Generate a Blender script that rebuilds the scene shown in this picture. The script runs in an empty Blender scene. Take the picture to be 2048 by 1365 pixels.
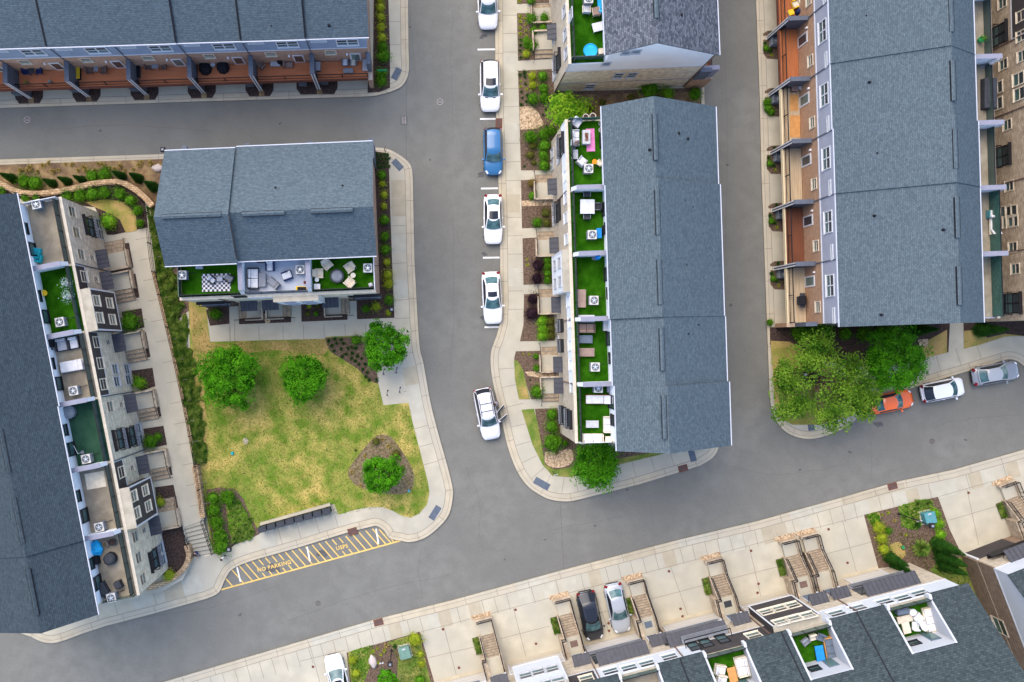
import bpy, bmesh, math, random
from mathutils import Vector, Matrix, noise
from mathutils.geometry import tessellate_polygon
R = math.radians
random.seed(7)
C = bpy.context.scene.collection
# ---------------------------------------------------------------- camera, sky, sun, exposure
H = 90.0; PPM = 21.0; CX, CY = 845.0, 688.0      # height, photo pixels per metre on the ground, nadir point
cam_d = bpy.data.cameras.new('camera'); cam = bpy.data.objects.new('camera', cam_d); C.objects.link(cam)
cam.location = (0, 0, H); cam.rotation_euler = (0, 0, 0)
cam_d.sensor_width = 36; cam_d.lens = H * PPM / 2048 * 36
cam_d.shift_x = (1024 - CX) / 2048; cam_d.shift_y = (CY - 682.5) / 2048
cam_d.clip_start = 1; cam_d.clip_end = 1500
bpy.context.scene.camera = cam
SUN_EL, SUN_AZ = 54, 328          # azimuth clockwise from +Y (image up)
world = bpy.data.worlds.new('World'); bpy.context.scene.world = world; world.use_nodes = True
wn = world.node_tree
sky = wn.nodes.new('ShaderNodeTexSky'); sky.sky_type = 'NISHITA'; sky.sun_disc = False
sky.sun_elevation = R(SUN_EL); sky.sun_rotation = R(SUN_AZ); sky.air_density = 0.8; sky.dust_density = 1.2; sky.ozone_density = 1.0
wn.links.new(sky.outputs[0], wn.nodes['Background'].inputs[0]); wn.nodes['Background'].inputs[1].default_value = 0.15
sd = bpy.data.lights.new('sun', 'SUN'); sd.energy = 0.95; sd.angle = R(60); sd.color = (1.0, 0.86, 0.66)
sun = bpy.data.objects.new('sun', sd); C.objects.link(sun)
_d = Vector((math.sin(R(SUN_AZ)) * math.cos(R(SUN_EL)), math.cos(R(SUN_AZ)) * math.cos(R(SUN_EL)), math.sin(R(SUN_EL))))
sun.rotation_euler = _d.to_track_quat('Z', 'Y').to_euler()
vs = bpy.context.scene.view_settings
vs.view_transform = 'Standard'; vs.look = 'None'; vs.gamma = 1.0; vs.exposure = 1.72; vs.use_curve_mapping = False

def P(px, py, z=0.0):
    k = (H - z) / H / PPM
    return Vector(((px - CX) * k, -(py - CY) * k, z))

# ---------------------------------------------------------------- materials
MATS = {}
def mat(name, col, rough=0.8, var=0.0, scale=3.0, col2=None, detail=4, spec=0.12, metal=0.0, bump=0.0, coat=0.0, trans=0.0,
        big=None, bigscale=0.15, bigamt=0.5, grain=0.0, stretch=None):
    if name in MATS: return MATS[name]
    m = bpy.data.materials.new(name); m.use_nodes = True; MATS[name] = m
    nt = m.node_tree; n = nt.nodes; l = nt.links; b = n['Principled BSDF']
    b.inputs['Roughness'].default_value = rough; b.inputs['Specular IOR Level'].default_value = spec
    b.inputs['Metallic'].default_value = metal; b.inputs['Coat Weight'].default_value = coat
    m.diffuse_color = (*col, 1)
    if not (var or col2 or big or grain):
        b.inputs['Base Color'].default_value = (*col, 1); last = None
    else:
        tc = n.new('ShaderNodeTexCoord'); src = tc.outputs['Object']
        if stretch:
            mp = n.new('ShaderNodeMapping'); mp.inputs['Scale'].default_value = stretch; l.new(src, mp.inputs[0]); src = mp.outputs[0]
        ns = n.new('ShaderNodeTexNoise'); ns.inputs['Scale'].default_value = scale; ns.inputs['Detail'].default_value = detail
        l.new(src, ns.inputs['Vector'])
        r = n.new('ShaderNodeValToRGB'); l.new(ns.outputs['Fac'], r.inputs[0])
        c2 = col2 or tuple(c * (1 + var) for c in col); c1 = col if col2 else tuple(c * (1 - var) for c in col)
        r.color_ramp.elements[0].position = 0.36; r.color_ramp.elements[0].color = (*c1, 1)
        r.color_ramp.elements[1].position = 0.64; r.color_ramp.elements[1].color = (*c2, 1)
        last = r.outputs[0]
        if big:
            n2 = n.new('ShaderNodeTexNoise'); n2.inputs['Scale'].default_value = bigscale; n2.inputs['Detail'].default_value = 5
            l.new(tc.outputs['Object'], n2.inputs['Vector'])
            r2 = n.new('ShaderNodeValToRGB'); l.new(n2.outputs['Fac'], r2.inputs[0])
            r2.color_ramp.elements[0].position = 0.40; r2.color_ramp.elements[0].color = (0, 0, 0, 1)
            r2.color_ramp.elements[1].position = 0.62; r2.color_ramp.elements[1].color = (bigamt,) * 3 + (1,)
            mx = n.new('ShaderNodeMixRGB'); l.new(r2.outputs[0], mx.inputs[0]); l.new(last, mx.inputs[1]); mx.inputs[2].default_value = (*big, 1)
            last = mx.outputs[0]
        if grain:
            n3 = n.new('ShaderNodeTexNoise'); n3.inputs['Scale'].default_value = 22; n3.inputs['Detail'].default_value = 2
            l.new(tc.outputs['Object'], n3.inputs['Vector'])
            mr = n.new('ShaderNodeMapRange'); mr.inputs[1].default_value = 0.3; mr.inputs[2].default_value = 0.7
            mr.inputs[3].default_value = 1 - grain; mr.inputs[4].default_value = 1 + grain; l.new(n3.outputs['Fac'], mr.inputs[0])
            mm = n.new('ShaderNodeVectorMath'); mm.operation = 'SCALE'; l.new(last, mm.inputs[0]); l.new(mr.outputs[0], mm.inputs['Scale'])
            last = mm.outputs[0]
        l.new(last, b.inputs['Base Color'])
        if bump:
            bp = n.new('ShaderNodeBump'); bp.inputs['Strength'].default_value = bump; bp.inputs['Distance'].default_value = 0.04
            l.new(ns.outputs['Fac'], bp.inputs['Height']); l.new(bp.outputs[0], b.inputs['Normal'])
    if trans:
        out = n['Material Output']; tr = n.new('ShaderNodeBsdfTranslucent'); ms = n.new('ShaderNodeMixShader'); ms.inputs[0].default_value = trans
        if last: l.new(last, tr.inputs[0])
        else: tr.inputs[0].default_value = (*col, 1)
        l.new(b.outputs[0], ms.inputs[1]); l.new(tr.outputs[0], ms.inputs[2]); l.new(ms.outputs[0], out.inputs[0])
    return m

def brickmat(name, c1, c2, mortar, bw, bh, ms=0.012, axis='wall', var=0.15, rough=0.85, vs_=2.0, blotch=0.3, bump=0.0):
    """courses of bricks or shingles; axis 'wall' uses (x+y, z), 'roof' uses (x, y)"""
    if name in MATS: return MATS[name]
    m = bpy.data.materials.new(name); m.use_nodes = True; MATS[name] = m
    nt = m.node_tree; n = nt.nodes; l = nt.links; b = n['Principled BSDF']; b.inputs['Roughness'].default_value = rough
    b.inputs['Specular IOR Level'].default_value = 0.1
    m.diffuse_color = (*c1, 1)
    tc = n.new('ShaderNodeTexCoord'); sp = n.new('ShaderNodeSeparateXYZ'); l.new(tc.outputs['Object'], sp.inputs[0])
    cb = n.new('ShaderNodeCombineXYZ')
    if axis == 'wall':
        ad = n.new('ShaderNodeMath'); l.new(sp.outputs[0], ad.inputs[0]); l.new(sp.outputs[1], ad.inputs[1]); l.new(ad.outputs[0], cb.inputs[0]); l.new(sp.outputs[2], cb.inputs[1])
    else:
        l.new(sp.outputs[0], cb.inputs[0]); l.new(sp.outputs[1], cb.inputs[1])
    bt = n.new('ShaderNodeTexBrick'); l.new(cb.outputs[0], bt.inputs['Vector'])
    bt.inputs['Color1'].default_value = (*c1, 1); bt.inputs['Color2'].default_value = (*c2, 1); bt.inputs['Mortar'].default_value = (*mortar, 1)
    bt.inputs['Scale'].default_value = 1.0; bt.inputs['Brick Width'].default_value = bw; bt.inputs['Row Height'].default_value = bh
    bt.inputs['Mortar Size'].default_value = ms; bt.inputs['Mortar Smooth'].default_value = 0.2; bt.inputs['Bias'].default_value = 0.0
    ns = n.new('ShaderNodeTexNoise'); ns.inputs['Scale'].default_value = vs_; ns.inputs['Detail'].default_value = 8; ns.inputs['Roughness'].default_value = 0.65
    l.new(tc.outputs['Object'], ns.inputs['Vector'])
    mr = n.new('ShaderNodeMapRange'); mr.inputs[1].default_value = 0.3; mr.inputs[2].default_value = 0.7; mr.inputs[3].default_value = 1 - blotch; mr.inputs[4].default_value = 1 + blotch
    l.new(ns.outputs['Fac'], mr.inputs[0])
    mm = n.new('ShaderNodeVectorMath'); mm.operation = 'SCALE'; l.new(bt.outputs['Color'], mm.inputs[0]); l.new(mr.outputs[0], mm.inputs['Scale'])
    l.new(mm.outputs[0], b.inputs['Base Color'])
    if bump:
        bp = n.new('ShaderNodeBump'); bp.inputs['Strength'].default_value = bump; bp.inputs['Distance'].default_value = 0.03
        l.new(bt.outputs['Color'], bp.inputs['Height']); l.new(bp.outputs[0], b.inputs['Normal'])
    return m

def M_(n): return MATS[n]
mat('asphalt', (0.174, 0.169, 0.147), 0.9, var=0.08, scale=0.8, detail=8, grain=0.13, big=(0.154, 0.149, 0.130), bigscale=0.12, bigamt=0.8)
mat('alley_asphalt', (0.162, 0.159, 0.140), 0.9, var=0.06, scale=0.5, detail=8, grain=0.13, big=(0.190, 0.184, 0.160), bigscale=0.15, bigamt=0.6)
mat('concrete', (0.46, 0.412, 0.308), 0.9, var=0.09, scale=0.7, detail=6, grain=0.05, big=(0.395, 0.37, 0.30), bigscale=0.12, bigamt=0.7)
mat('kerb_concrete', (0.47, 0.40, 0.28), 0.9, var=0.08, scale=1.1, grain=0.06, big=(0.42, 0.38, 0.30), bigscale=0.1, bigamt=0.8)
mat('slab_tan', (0.40, 0.345, 0.245), 0.9, var=0.06, scale=1.2, grain=0.06); mat('slab_pale', (0.44, 0.41, 0.325), 0.9, var=0.06, scale=1.2, grain=0.06); mat('crack', (0.105, 0.102, 0.092), 0.95); mat('tyre_mark', (0.142, 0.138, 0.120), 0.9, var=0.1, scale=3)
mat('joint', (0.20, 0.175, 0.14), 0.95)
mat('mulch', (0.078, 0.050, 0.034), 0.95, col2=(0.165, 0.112, 0.078), scale=6, detail=8, grain=0.4, bump=0.6)
mat('dark_mulch', (0.038, 0.025, 0.020), 0.95, col2=(0.078, 0.051, 0.041), scale=6, detail=8, grain=0.35, bump=0.6)
mat('straw_mulch', (0.21, 0.13, 0.065), 0.95, col2=(0.33, 0.23, 0.11), scale=1.6, detail=9, grain=0.45, bump=0.5, big=(0.11, 0.07, 0.05), bigscale=0.35, bigamt=0.9)
mat('gravel', (0.25, 0.17, 0.095), 0.9, col2=(0.60, 0.44, 0.28), scale=5, detail=3, grain=0.4, bump=1.0)
mat('lawn_grass', (0.46, 0.35, 0.10), 0.95, col2=(0.125, 0.200, 0.018), scale=0.75, detail=14, grain=0.40, big=(0.095, 0.185, 0.016), bigscale=0.16, bigamt=0.70, bump=0.5)
mat('dry_grass', (0.40, 0.27, 0.10), 0.95, col2=(0.21, 0.20, 0.045), scale=0.6, detail=9, grain=0.3, bump=0.5)
mat('green_grass', (0.105, 0.17, 0.025), 0.95, col2=(0.24, 0.23, 0.06), scale=0.9, detail=9, grain=0.35, bump=0.5)
mat('turf', (0.012, 0.066, 0.001), 1.0, col2=(0.030, 0.120, 0.004), scale=1.2, detail=9, grain=0.25, spec=0.05)
mat('dark_turf', (0.018, 0.060, 0.035), 0.9, col2=(0.030, 0.082, 0.048), scale=1.0, detail=8, grain=0.15)
mat('terrace_concrete', (0.24, 0.205, 0.145), 0.9, col2=(0.36, 0.315, 0.235), scale=0.9, detail=9, grain=0.10, big=(0.15, 0.128, 0.105), bigscale=0.5, bigamt=0.6)
mat('terrace_pale', (0.42, 0.46, 0.52), 0.7, var=0.05, scale=1)
mat('roof_membrane', (0.34, 0.30, 0.225), 0.8, col2=(0.43, 0.38, 0.29), scale=1.5)
brickmat('shingle', (0.072, 0.095, 0.108), (0.104, 0.131, 0.142), (0.054, 0.070, 0.080), 0.24, 0.12, 0.012, 'roof', blotch=0.20, vs_=5)
brickmat('shingle_dark', (0.037, 0.050, 0.058), (0.056, 0.073, 0.083), (0.028, 0.038, 0.045), 0.24, 0.12, 0.012, 'roof', blotch=0.20, vs_=5)
brickmat('shingle_deep', (0.032, 0.042, 0.044), (0.058, 0.072, 0.074), (0.024, 0.032, 0.034), 0.26, 0.14, 0.012, 'roof', blotch=0.22, vs_=5)
brickmat('shingle_warm', (0.055, 0.062, 0.074), (0.155, 0.162, 0.178), (0.042, 0.047, 0.056), 0.26, 0.14, 0.012, 'roof', blotch=0.25, vs_=5)
brickmat('tan_stone', (0.45, 0.37, 0.27), (0.58, 0.49, 0.37), (0.40, 0.34, 0.26), 0.42, 0.16, 0.012, blotch=0.18)
brickmat('lifted_grey_stone', (0.56, 0.49, 0.365), (0.75, 0.66, 0.50), (0.42, 0.37, 0.28), 0.42, 0.16, 0.014, blotch=0.28)  # grey stone with its colour lifted to offset the shade on these facades
brickmat('brown_stone', (0.38, 0.295, 0.205), (0.54, 0.435, 0.315), (0.30, 0.23, 0.16), 0.42, 0.16, 0.012, blotch=0.28)
brickmat('red_brick', (0.33, 0.175, 0.11), (0.47, 0.28, 0.19), (0.42, 0.33, 0.26), 0.22, 0.075, 0.012, blotch=0.15)
brickmat('orange_brick', (0.33, 0.165, 0.09), (0.47, 0.265, 0.15), (0.45, 0.33, 0.23), 0.22, 0.075, 0.012, blotch=0.15)
brickmat('brown_brick', (0.20, 0.13, 0.085), (0.30, 0.205, 0.14), (0.26, 0.2, 0.15), 0.30, 0.09, 0.012, blotch=0.2)
brickmat('wall_stone', (0.36, 0.23, 0.12), (0.56, 0.39, 0.22), (0.20, 0.14, 0.09), 0.35, 0.18, 0.02, 'roof', blotch=0.35, vs_=3)
brickmat('checker', (0.75, 0.75, 0.78), (0.75, 0.75, 0.78), (0.02, 0.02, 0.03), 1, 1)
mat('blue_siding', (0.25, 0.31, 0.40), 0.7, var=0.05, scale=0.8)
mat('grey_siding', (0.36, 0.37, 0.42), 0.7, var=0.05, scale=0.8)
mat('white_siding', (0.78, 0.80, 0.81), 0.6, var=0.03, scale=0.6)
mat('dark_siding', (0.060, 0.052, 0.050), 0.7, var=0.1, scale=0.8)
mat('white_trim', (0.62, 0.62, 0.63), 0.5); mat('sunlit_siding', (0.56, 0.575, 0.59), 0.6, var=0.03, scale=0.6); mat('park_mulch', (0.13, 0.088, 0.055), 0.95, col2=(0.26, 0.195, 0.125), scale=5, detail=9, grain=0.4, bump=0.5); mat('side_white', (0.44, 0.44, 0.45), 0.6); mat('gutter_grey', (0.50, 0.51, 0.54), 0.5)  # the siding here is the white one, darkened in colour for sunlit fronts
mat('cream_trim', (0.72, 0.60, 0.38), 0.6)
mat('lavender_cap', (0.25, 0.245, 0.29), 0.6, var=0.05)
mat('divider_grey', (0.105, 0.118, 0.145), 0.6, var=0.08)
mat('black_metal', (0.022, 0.021, 0.023), 0.45, metal=0.3)
mat('seam_metal', (0.062, 0.062, 0.070), 0.45, metal=0.2, var=0.08)
mat('glass', (0.105, 0.185, 0.165), 0.12, spec=0.6, col2=(0.05, 0.10, 0.10), scale=0.7)
mat('dark_glass', (0.035, 0.045, 0.05), 0.12, spec=0.6)
mat('green_glass', (0.03, 0.10, 0.08), 0.25, spec=0.5, var=0.2)
mat('rail_glass', (0.055, 0.085, 0.075), 0.2, spec=0.5)
mat('red_deck', (0.60, 0.21, 0.09), 0.75, col2=(0.47, 0.15, 0.065), scale=3, stretch=(0.15, 8, 1))
mat('orange_deck', (0.44, 0.155, 0.060), 0.75, col2=(0.34, 0.11, 0.042), scale=3, stretch=(0.15, 8, 1))
mat('brown_deck', (0.20, 0.075, 0.040), 0.75, col2=(0.12, 0.045, 0.025), scale=3, stretch=(0.15, 8, 1))
mat('pale_deck', (0.42, 0.31, 0.19), 0.8, col2=(0.52, 0.41, 0.27), scale=2.5, stretch=(0.3, 4, 1))
mat('garage_door', (0.50, 0.46, 0.40), 0.6)
mat('step_brick', (0.27, 0.20, 0.13), 0.85, col2=(0.40, 0.31, 0.21), scale=4, grain=0.2)
mat('ac_metal', (0.40, 0.43, 0.45), 0.5, metal=0.1); mat('ac_top', (0.56, 0.53, 0.48), 0.5); mat('ac_fan', (0.10, 0.11, 0.12), 0.5)
mat('ac_hub', (0.62, 0.64, 0.66), 0.3, metal=0.5)
mat('ac_dark', (0.12, 0.135, 0.155), 0.5, metal=0.1)
for nm, c in dict(white_cloth=(0.66, 0.65, 0.645), cream=(0.68, 0.60, 0.46), beige=(0.58, 0.50, 0.38), charcoal=(0.045, 0.048, 0.055), black=(0.015, 0.015, 0.018),
                  grey=(0.23, 0.24, 0.26), pale_grey=(0.46, 0.46, 0.47), brown=(0.17, 0.11, 0.09), taupe=(0.30, 0.21, 0.17), blue=(0.02, 0.24, 0.62), sky_blue=(0.03, 0.42, 0.75),
                  navy=(0.02, 0.035, 0.11), teal=(0.02, 0.33, 0.38), pink=(0.80, 0.25, 0.52), orange=(0.85, 0.28, 0.02), yellow=(0.80, 0.52, 0.03), wood=(0.55, 0.27, 0.09), slate=(0.12, 0.15, 0.19),
                  red=(0.4, 0.03, 0.03), box_green=(0.14, 0.24, 0.19), box_teal=(0.09, 0.26, 0.28), skin=(0.48, 0.29, 0.20), hair=(0.03, 0.02, 0.015), denim=(0.04, 0.06, 0.13),
                  rust=(0.15, 0.055, 0.035), tactile=(0.105, 0.125, 0.155), road_white=(0.74, 0.72, 0.68), road_yellow=(0.68, 0.45, 0.13), tyre=(0.02, 0.02, 0.02), rim=(0.45, 0.45, 0.47),
                  tail=(0.20, 0.010, 0.015), lamp=(0.80, 0.80, 0.82), plastic=(0.03, 0.03, 0.03), iron=(0.095, 0.095, 0.093), boulder=(0.50, 0.42, 0.38), green_plastic=(0.02, 0.25, 0.08), stain=(0.095, 0.092, 0.09)).items():
    mat(nm, c, 0.7 if nm not in ('skin',) else 0.5, var=0.10, scale=2.5, detail=5)
for nm, c in dict(paint_white=(0.80, 0.79, 0.79), paint_silver=(0.34, 0.36, 0.38), paint_grey=(0.22, 0.235, 0.26), paint_blue=(0.025, 0.135, 0.30), paint_black=(0.012, 0.012, 0.016), paint_orange=(0.85, 0.14, 0.012), paint_pearl=(0.70, 0.69, 0.71)).items():
    mat(nm, c, 0.28, spec=0.5, coat=0.7)
mat('car_glass', (0.025, 0.070, 0.080), 0.08, spec=0.35, col2=(0.085, 0.17, 0.175), scale=2.2)
mat('car_dark_glass', (0.016, 0.020, 0.028), 0.10, spec=0.35)
def leafmat(name, a, b, sc=1.3, tr=0.3): return mat(name, a, 0.6, col2=b, scale=sc, detail=3, spec=0.04, trans=tr, grain=0.15)
leafmat('leaf_green', (0.035, 0.125, 0.006), (0.145, 0.34, 0.018), 2.4); leafmat('leaf_tree', (0.018, 0.105, 0.003), (0.115, 0.37, 0.012), 1.3)
leafmat('leaf_yellow', (0.22, 0.30, 0.018), (0.50, 0.52, 0.04)); leafmat('leaf_lime', (0.10, 0.28, 0.012), (0.30, 0.48, 0.03))
leafmat('leaf_dark', (0.018, 0.060, 0.010), (0.045, 0.12, 0.018)); leafmat('leaf_purple', (0.025, 0.012, 0.018), (0.065, 0.035, 0.045))
leafmat('leaf_olive', (0.075, 0.085, 0.015), (0.16, 0.165, 0.03)); leafmat('leaf_gold', (0.30, 0.22, 0.06), (0.48, 0.37, 0.12))
leafmat('leaf_loose', (0.045, 0.130, 0.008), (0.20, 0.34, 0.030), 0.9); leafmat('leaf_cone', (0.016, 0.062, 0.008), (0.035, 0.11, 0.012))
leafmat('leaf_hedge', (0.055, 0.135, 0.015), (0.23, 0.31, 0.055), 1.8); leafmat('leaf_silver', (0.35, 0.45, 0.42), (0.6, 0.68, 0.62)); leafmat('leaf_rust', (0.13, 0.085, 0.02), (0.25, 0.19, 0.05))
mat('bark', (0.10, 0.07, 0.05), 0.9, var=0.2, scale=6)

# ---------------------------------------------------------------- mesh builder
class MB:
    def __init__(s): s.v = []; s.f = []; s.m = []
    def add(s, vs, fs, mi=0):
        o = len(s.v); s.v += [tuple(v) for v in vs]
        for f in fs: s.f.append(tuple(i + o for i in f)); s.m.append(mi)
        return s
    def box(s, x0, x1, y0, y1, z0, z1, mi=0, T=None):
        vs = [Vector((x, y, z)) for z in (z0, z1) for x, y in ((x0, y0), (x1, y0), (x1, y1), (x0, y1))]
        if T: vs = [T @ v for v in vs]
        return s.add(vs, [(3, 2, 1, 0), (4, 5, 6, 7), (0, 1, 5, 4), (1, 2, 6, 5), (2, 3, 7, 6), (3, 0, 4, 7)], mi)
    def rbox(s, cx, cy, z0, lx, ly, h, ang=0, b=0.0, mi=0, T=None):
        """box with chamfered upper edges and corners, turned by ang"""
        Rm = Matrix.Rotation(ang, 4, 'Z'); b = min(b, lx * .4, ly * .4, h * .45)
        if b <= 0: rings = [(lx / 2, ly / 2, z0), (lx / 2, ly / 2, z0 + h)]
        else: rings = [(lx / 2, ly / 2, z0), (lx / 2, ly / 2, z0 + h - b), (lx / 2 - b * .35, ly / 2 - b * .35, z0 + h - b * .3), (lx / 2 - b, ly / 2 - b, z0 + h)]
        vs = []
        for (a, c, z) in rings:
            q = b * .6 if b > 0 else 0
            pts = [(-a + q, -c), (a - q, -c), (a, -c + q), (a, c - q), (a - q, c), (-a + q, c), (-a, c - q), (-a, -c + q)] if b > 0 else [(-a, -c), (a, -c), (a, c), (-a, c)]
            for x, y in pts:
                v = Rm @ Vector((x, y, 0)) + Vector((cx, cy, z)); vs.append(T @ v if T else v)
        n = len(vs) // len(rings); fs = [tuple(reversed(range(n)))]
        for k in range(len(rings) - 1):
            for i in range(n): fs.append((k * n + i, k * n + (i + 1) % n, (k + 1) * n + (i + 1) % n, (k + 1) * n + i))
        fs.append(tuple(range((len(rings) - 1) * n, len(rings) * n)))
        return s.add(vs, fs, mi)
    def poly(s, pts, z, mi=0):
        vs = [Vector((p[0], p[1], z)) for p in pts]
        tr = tessellate_polygon([vs]); out = []
        for t in tr:
            a, b_, c = (vs[i] for i in t)
            out.append(t if (b_ - a).cross(c - a).z > 0 else (t[0], t[2], t[1]))
        return s.add(vs, out, mi)
    def prism(s, pts, z0, z1, mi=0, side=None):
        s.poly(pts, z1, mi); n = len(pts)
        ar = sum(pts[i][0] * pts[(i + 1) % n][1] - pts[(i + 1) % n][0] * pts[i][1] for i in range(n))
        if ar < 0: pts = list(reversed(pts))
        vs = [Vector((p[0], p[1], z)) for z in (z0, z1) for p in pts]
        return s.add(vs, [(i, (i + 1) % n, n + (i + 1) % n, n + i) for i in range(n)], mi if side is None else side)
    def xprism(s, prof, x0, x1, mi=0):
        """profile of (y, z) points, counter-clockwise seen from +x, swept along x"""
        n = len(prof); vs = [Vector((x, y, z)) for x in (x0, x1) for y, z in prof]
        v2 = [Vector((y, z, 0)) for y, z in prof]; tr = tessellate_polygon([v2]); fs = []
        for t in tr:
            a, b_, c = (v2[i] for i in t); t = t if (b_ - a).cross(c - a).z > 0 else (t[0], t[2], t[1])
            fs.append(tuple(i + n for i in t)); fs.append(tuple(reversed(t)))
        for i in range(n): fs.append((i, (i + 1) % n, n + (i + 1) % n, n + i))
        return s.add(vs, fs, mi)
    def cyl(s, cx, cy, z0, z1, r, r2=None, n=14, mi=0, cap=True):
        r2 = r if r2 is None else r2
        vs = [Vector((cx + rr * math.cos(2 * math.pi * i / n), cy + rr * math.sin(2 * math.pi * i / n), z)) for z, rr in ((z0, r), (z1, r2)) for i in range(n)]
        fs = [(i, (i + 1) % n, n + (i + 1) % n, n + i) for i in range(n)]
        if cap: fs += [tuple(range(n, 2 * n)), tuple(reversed(range(n)))]
        return s.add(vs, fs, mi)
    def tube(s, a, b, r, r2=None, n=6, mi=0):
        a = Vector(a); b = Vector(b); d = (b - a)
        if d.length < 1e-6: return s
        q = d.to_track_quat('Z', 'Y').to_matrix(); r2 = r if r2 is None else r2
        vs = [p + q @ Vector((rr * math.cos(2 * math.pi * i / n), rr * math.sin(2 * math.pi * i / n), 0)) for p, rr in ((a, r), (b, r2)) for i in range(n)]
        fs = [(i, (i + 1) % n, n + (i + 1) % n, n + i) for i in range(n)] + [tuple(range(n, 2 * n)), tuple(reversed(range(n)))]
        return s.add(vs, fs, mi)
    def ring(s, cx, cy, z, r0, r1, n=20, mi=0):
        vs = [Vector((cx + rr * math.cos(2 * math.pi * i / n), cy + rr * math.sin(2 * math.pi * i / n), z)) for rr in (r0, r1) for i in range(n)]
        return s.add(vs, [(n + i, n + (i + 1) % n, (i + 1) % n, i) for i in range(n)][::1] and [(i, n + i, n + (i + 1) % n, (i + 1) % n) for i in range(n)], mi)
    def line(s, a, b, w, z, mi=0):
        a = Vector((a[0], a[1], 0)); b = Vector((b[0], b[1], 0)); d = b - a
        if d.length < 1e-6: return s
        q = Vector((-d.y, d.x, 0)).normalized() * w / 2; Z = Vector((0, 0, z))
        return s.add([a - q + Z, b - q + Z, b + q + Z, a + q + Z], [(0, 1, 2, 3)], mi)
    def lathe(s, prof, cx=0, cy=0, n=16, mi=0):
        vs = [Vector((cx + r * math.cos(2 * math.pi * i / n), cy + r * math.sin(2 * math.pi * i / n), z)) for r, z in prof for i in range(n)]
        fs = [(k * n + i, k * n + (i + 1) % n, (k + 1) * n + (i + 1) % n, (k + 1) * n + i) for k in range(len(prof) - 1) for i in range(n)]
        fs.append(tuple(range((len(prof) - 1) * n, len(prof) * n)))
        return s.add(vs, fs, mi)
    def mesh(s, name, mats, smooth=False):
        me = bpy.data.meshes.new(name); me.from_pydata(s.v, [], s.f)
        for m in (mats if isinstance(mats, (list, tuple)) else [mats]): me.materials.append(M_(m) if isinstance(m, str) else m)
        me.polygons.foreach_set('material_index', s.m)
        if smooth: me.polygons.foreach_set('use_smooth', [True] * len(s.f))
        me.update(); return me
    def build(s, name, mats, parent=None, smooth=False):
        return link(name, s.mesh(name, mats, smooth), parent)

def link(name, me, parent=None, loc=None, rz=None):
    o = bpy.data.objects.new(name, me); C.objects.link(o)
    if parent: o.parent = parent
    if loc is not None: o.location = loc
    if rz is not None: o.rotation_euler = (0, 0, rz)
    return o
def tag(o, label, cat, group=None, kind=None):
    o['label'] = label; o['category'] = cat
    if group: o['group'] = group
    if kind: o['kind'] = kind
    return o
def thing(name, label, cat, loc, rz=0, group=None):
    o = bpy.data.objects.new(name, None); C.objects.link(o); o.location = loc; o.rotation_euler = (0, 0, rz); o.empty_display_size = 0.3
    return tag(o, label, cat, group)
def struct(name, mb, mats, smooth=False):
    o = mb.build(name, mats, None, smooth); o['kind'] = 'structure'; return o
def copy_tree(o, parent=None):
    c = o.copy(); C.objects.link(c); c.parent = parent
    for ch in list(o.children): copy_tree(ch, c)
    return c
ORD = ['first', 'second', 'third', 'fourth', 'fifth', 'sixth', 'seventh', 'eighth', 'ninth', 'tenth', 'eleventh', 'twelfth', 'thirteenth', 'fourteenth', 'fifteenth', 'sixteenth', 'seventeenth', 'eighteenth',
       'nineteenth', 'twentieth', 'twenty-first', 'twenty-second', 'twenty-third', 'twenty-fourth', 'twenty-fifth', 'twenty-sixth', 'twenty-seventh', 'twenty-eighth', 'twenty-ninth', 'thirtieth']
def gw(pts, z=0): return [(P(x, y, z).x, P(x, y, z).y) for x, y in pts]
def smooth_path(pts, n=4):
    """Catmull-Rom through pixel points"""
    out = []
    for i in range(len(pts) - 1):
        p0 = pts[max(i - 1, 0)]; p1 = pts[i]; p2 = pts[i + 1]; p3 = pts[min(i + 2, len(pts) - 1)]
        for k in range(n):
            t = k / n
            out.append(tuple(0.5 * ((2 * p1[j]) + (-p0[j] + p2[j]) * t + (2 * p0[j] - 5 * p1[j] + 4 * p2[j] - p3[j]) * t * t + (-p0[j] + 3 * p1[j] - 3 * p2[j] + p3[j]) * t ** 3) for j in (0, 1)))
    out.append(tuple(pts[-1])); return out
def offset_path(pts, d):
    """offset of an open world path by d to its left"""
    out = []
    for i in range(len(pts)):
        a = Vector(pts[max(i - 1, 0)]); b = Vector(pts[min(i + 1, len(pts) - 1)]); t = (b - a).normalized()
        out.append((pts[i][0] - t.y * d, pts[i][1] + t.x * d))
    return out
def leafquad(mb, p, n, s, rnd, mi=0):
    n = n.normalized() if n.length > 1e-6 else Vector((0, 0, 1)); a = n.orthogonal().normalized(); a.rotate(Matrix.Rotation(rnd.uniform(0, 6.283), 3, n)); b = n.cross(a)
    l = s * rnd.uniform(.7, 1.3); w = l * .5; d = n * (-l * .12)
    mb.add([p - a * l * .5 + d, p - b * w * .5, p + a * l * .5 + d, p + b * w * .5], [(0, 1, 2, 3)], mi)
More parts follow.
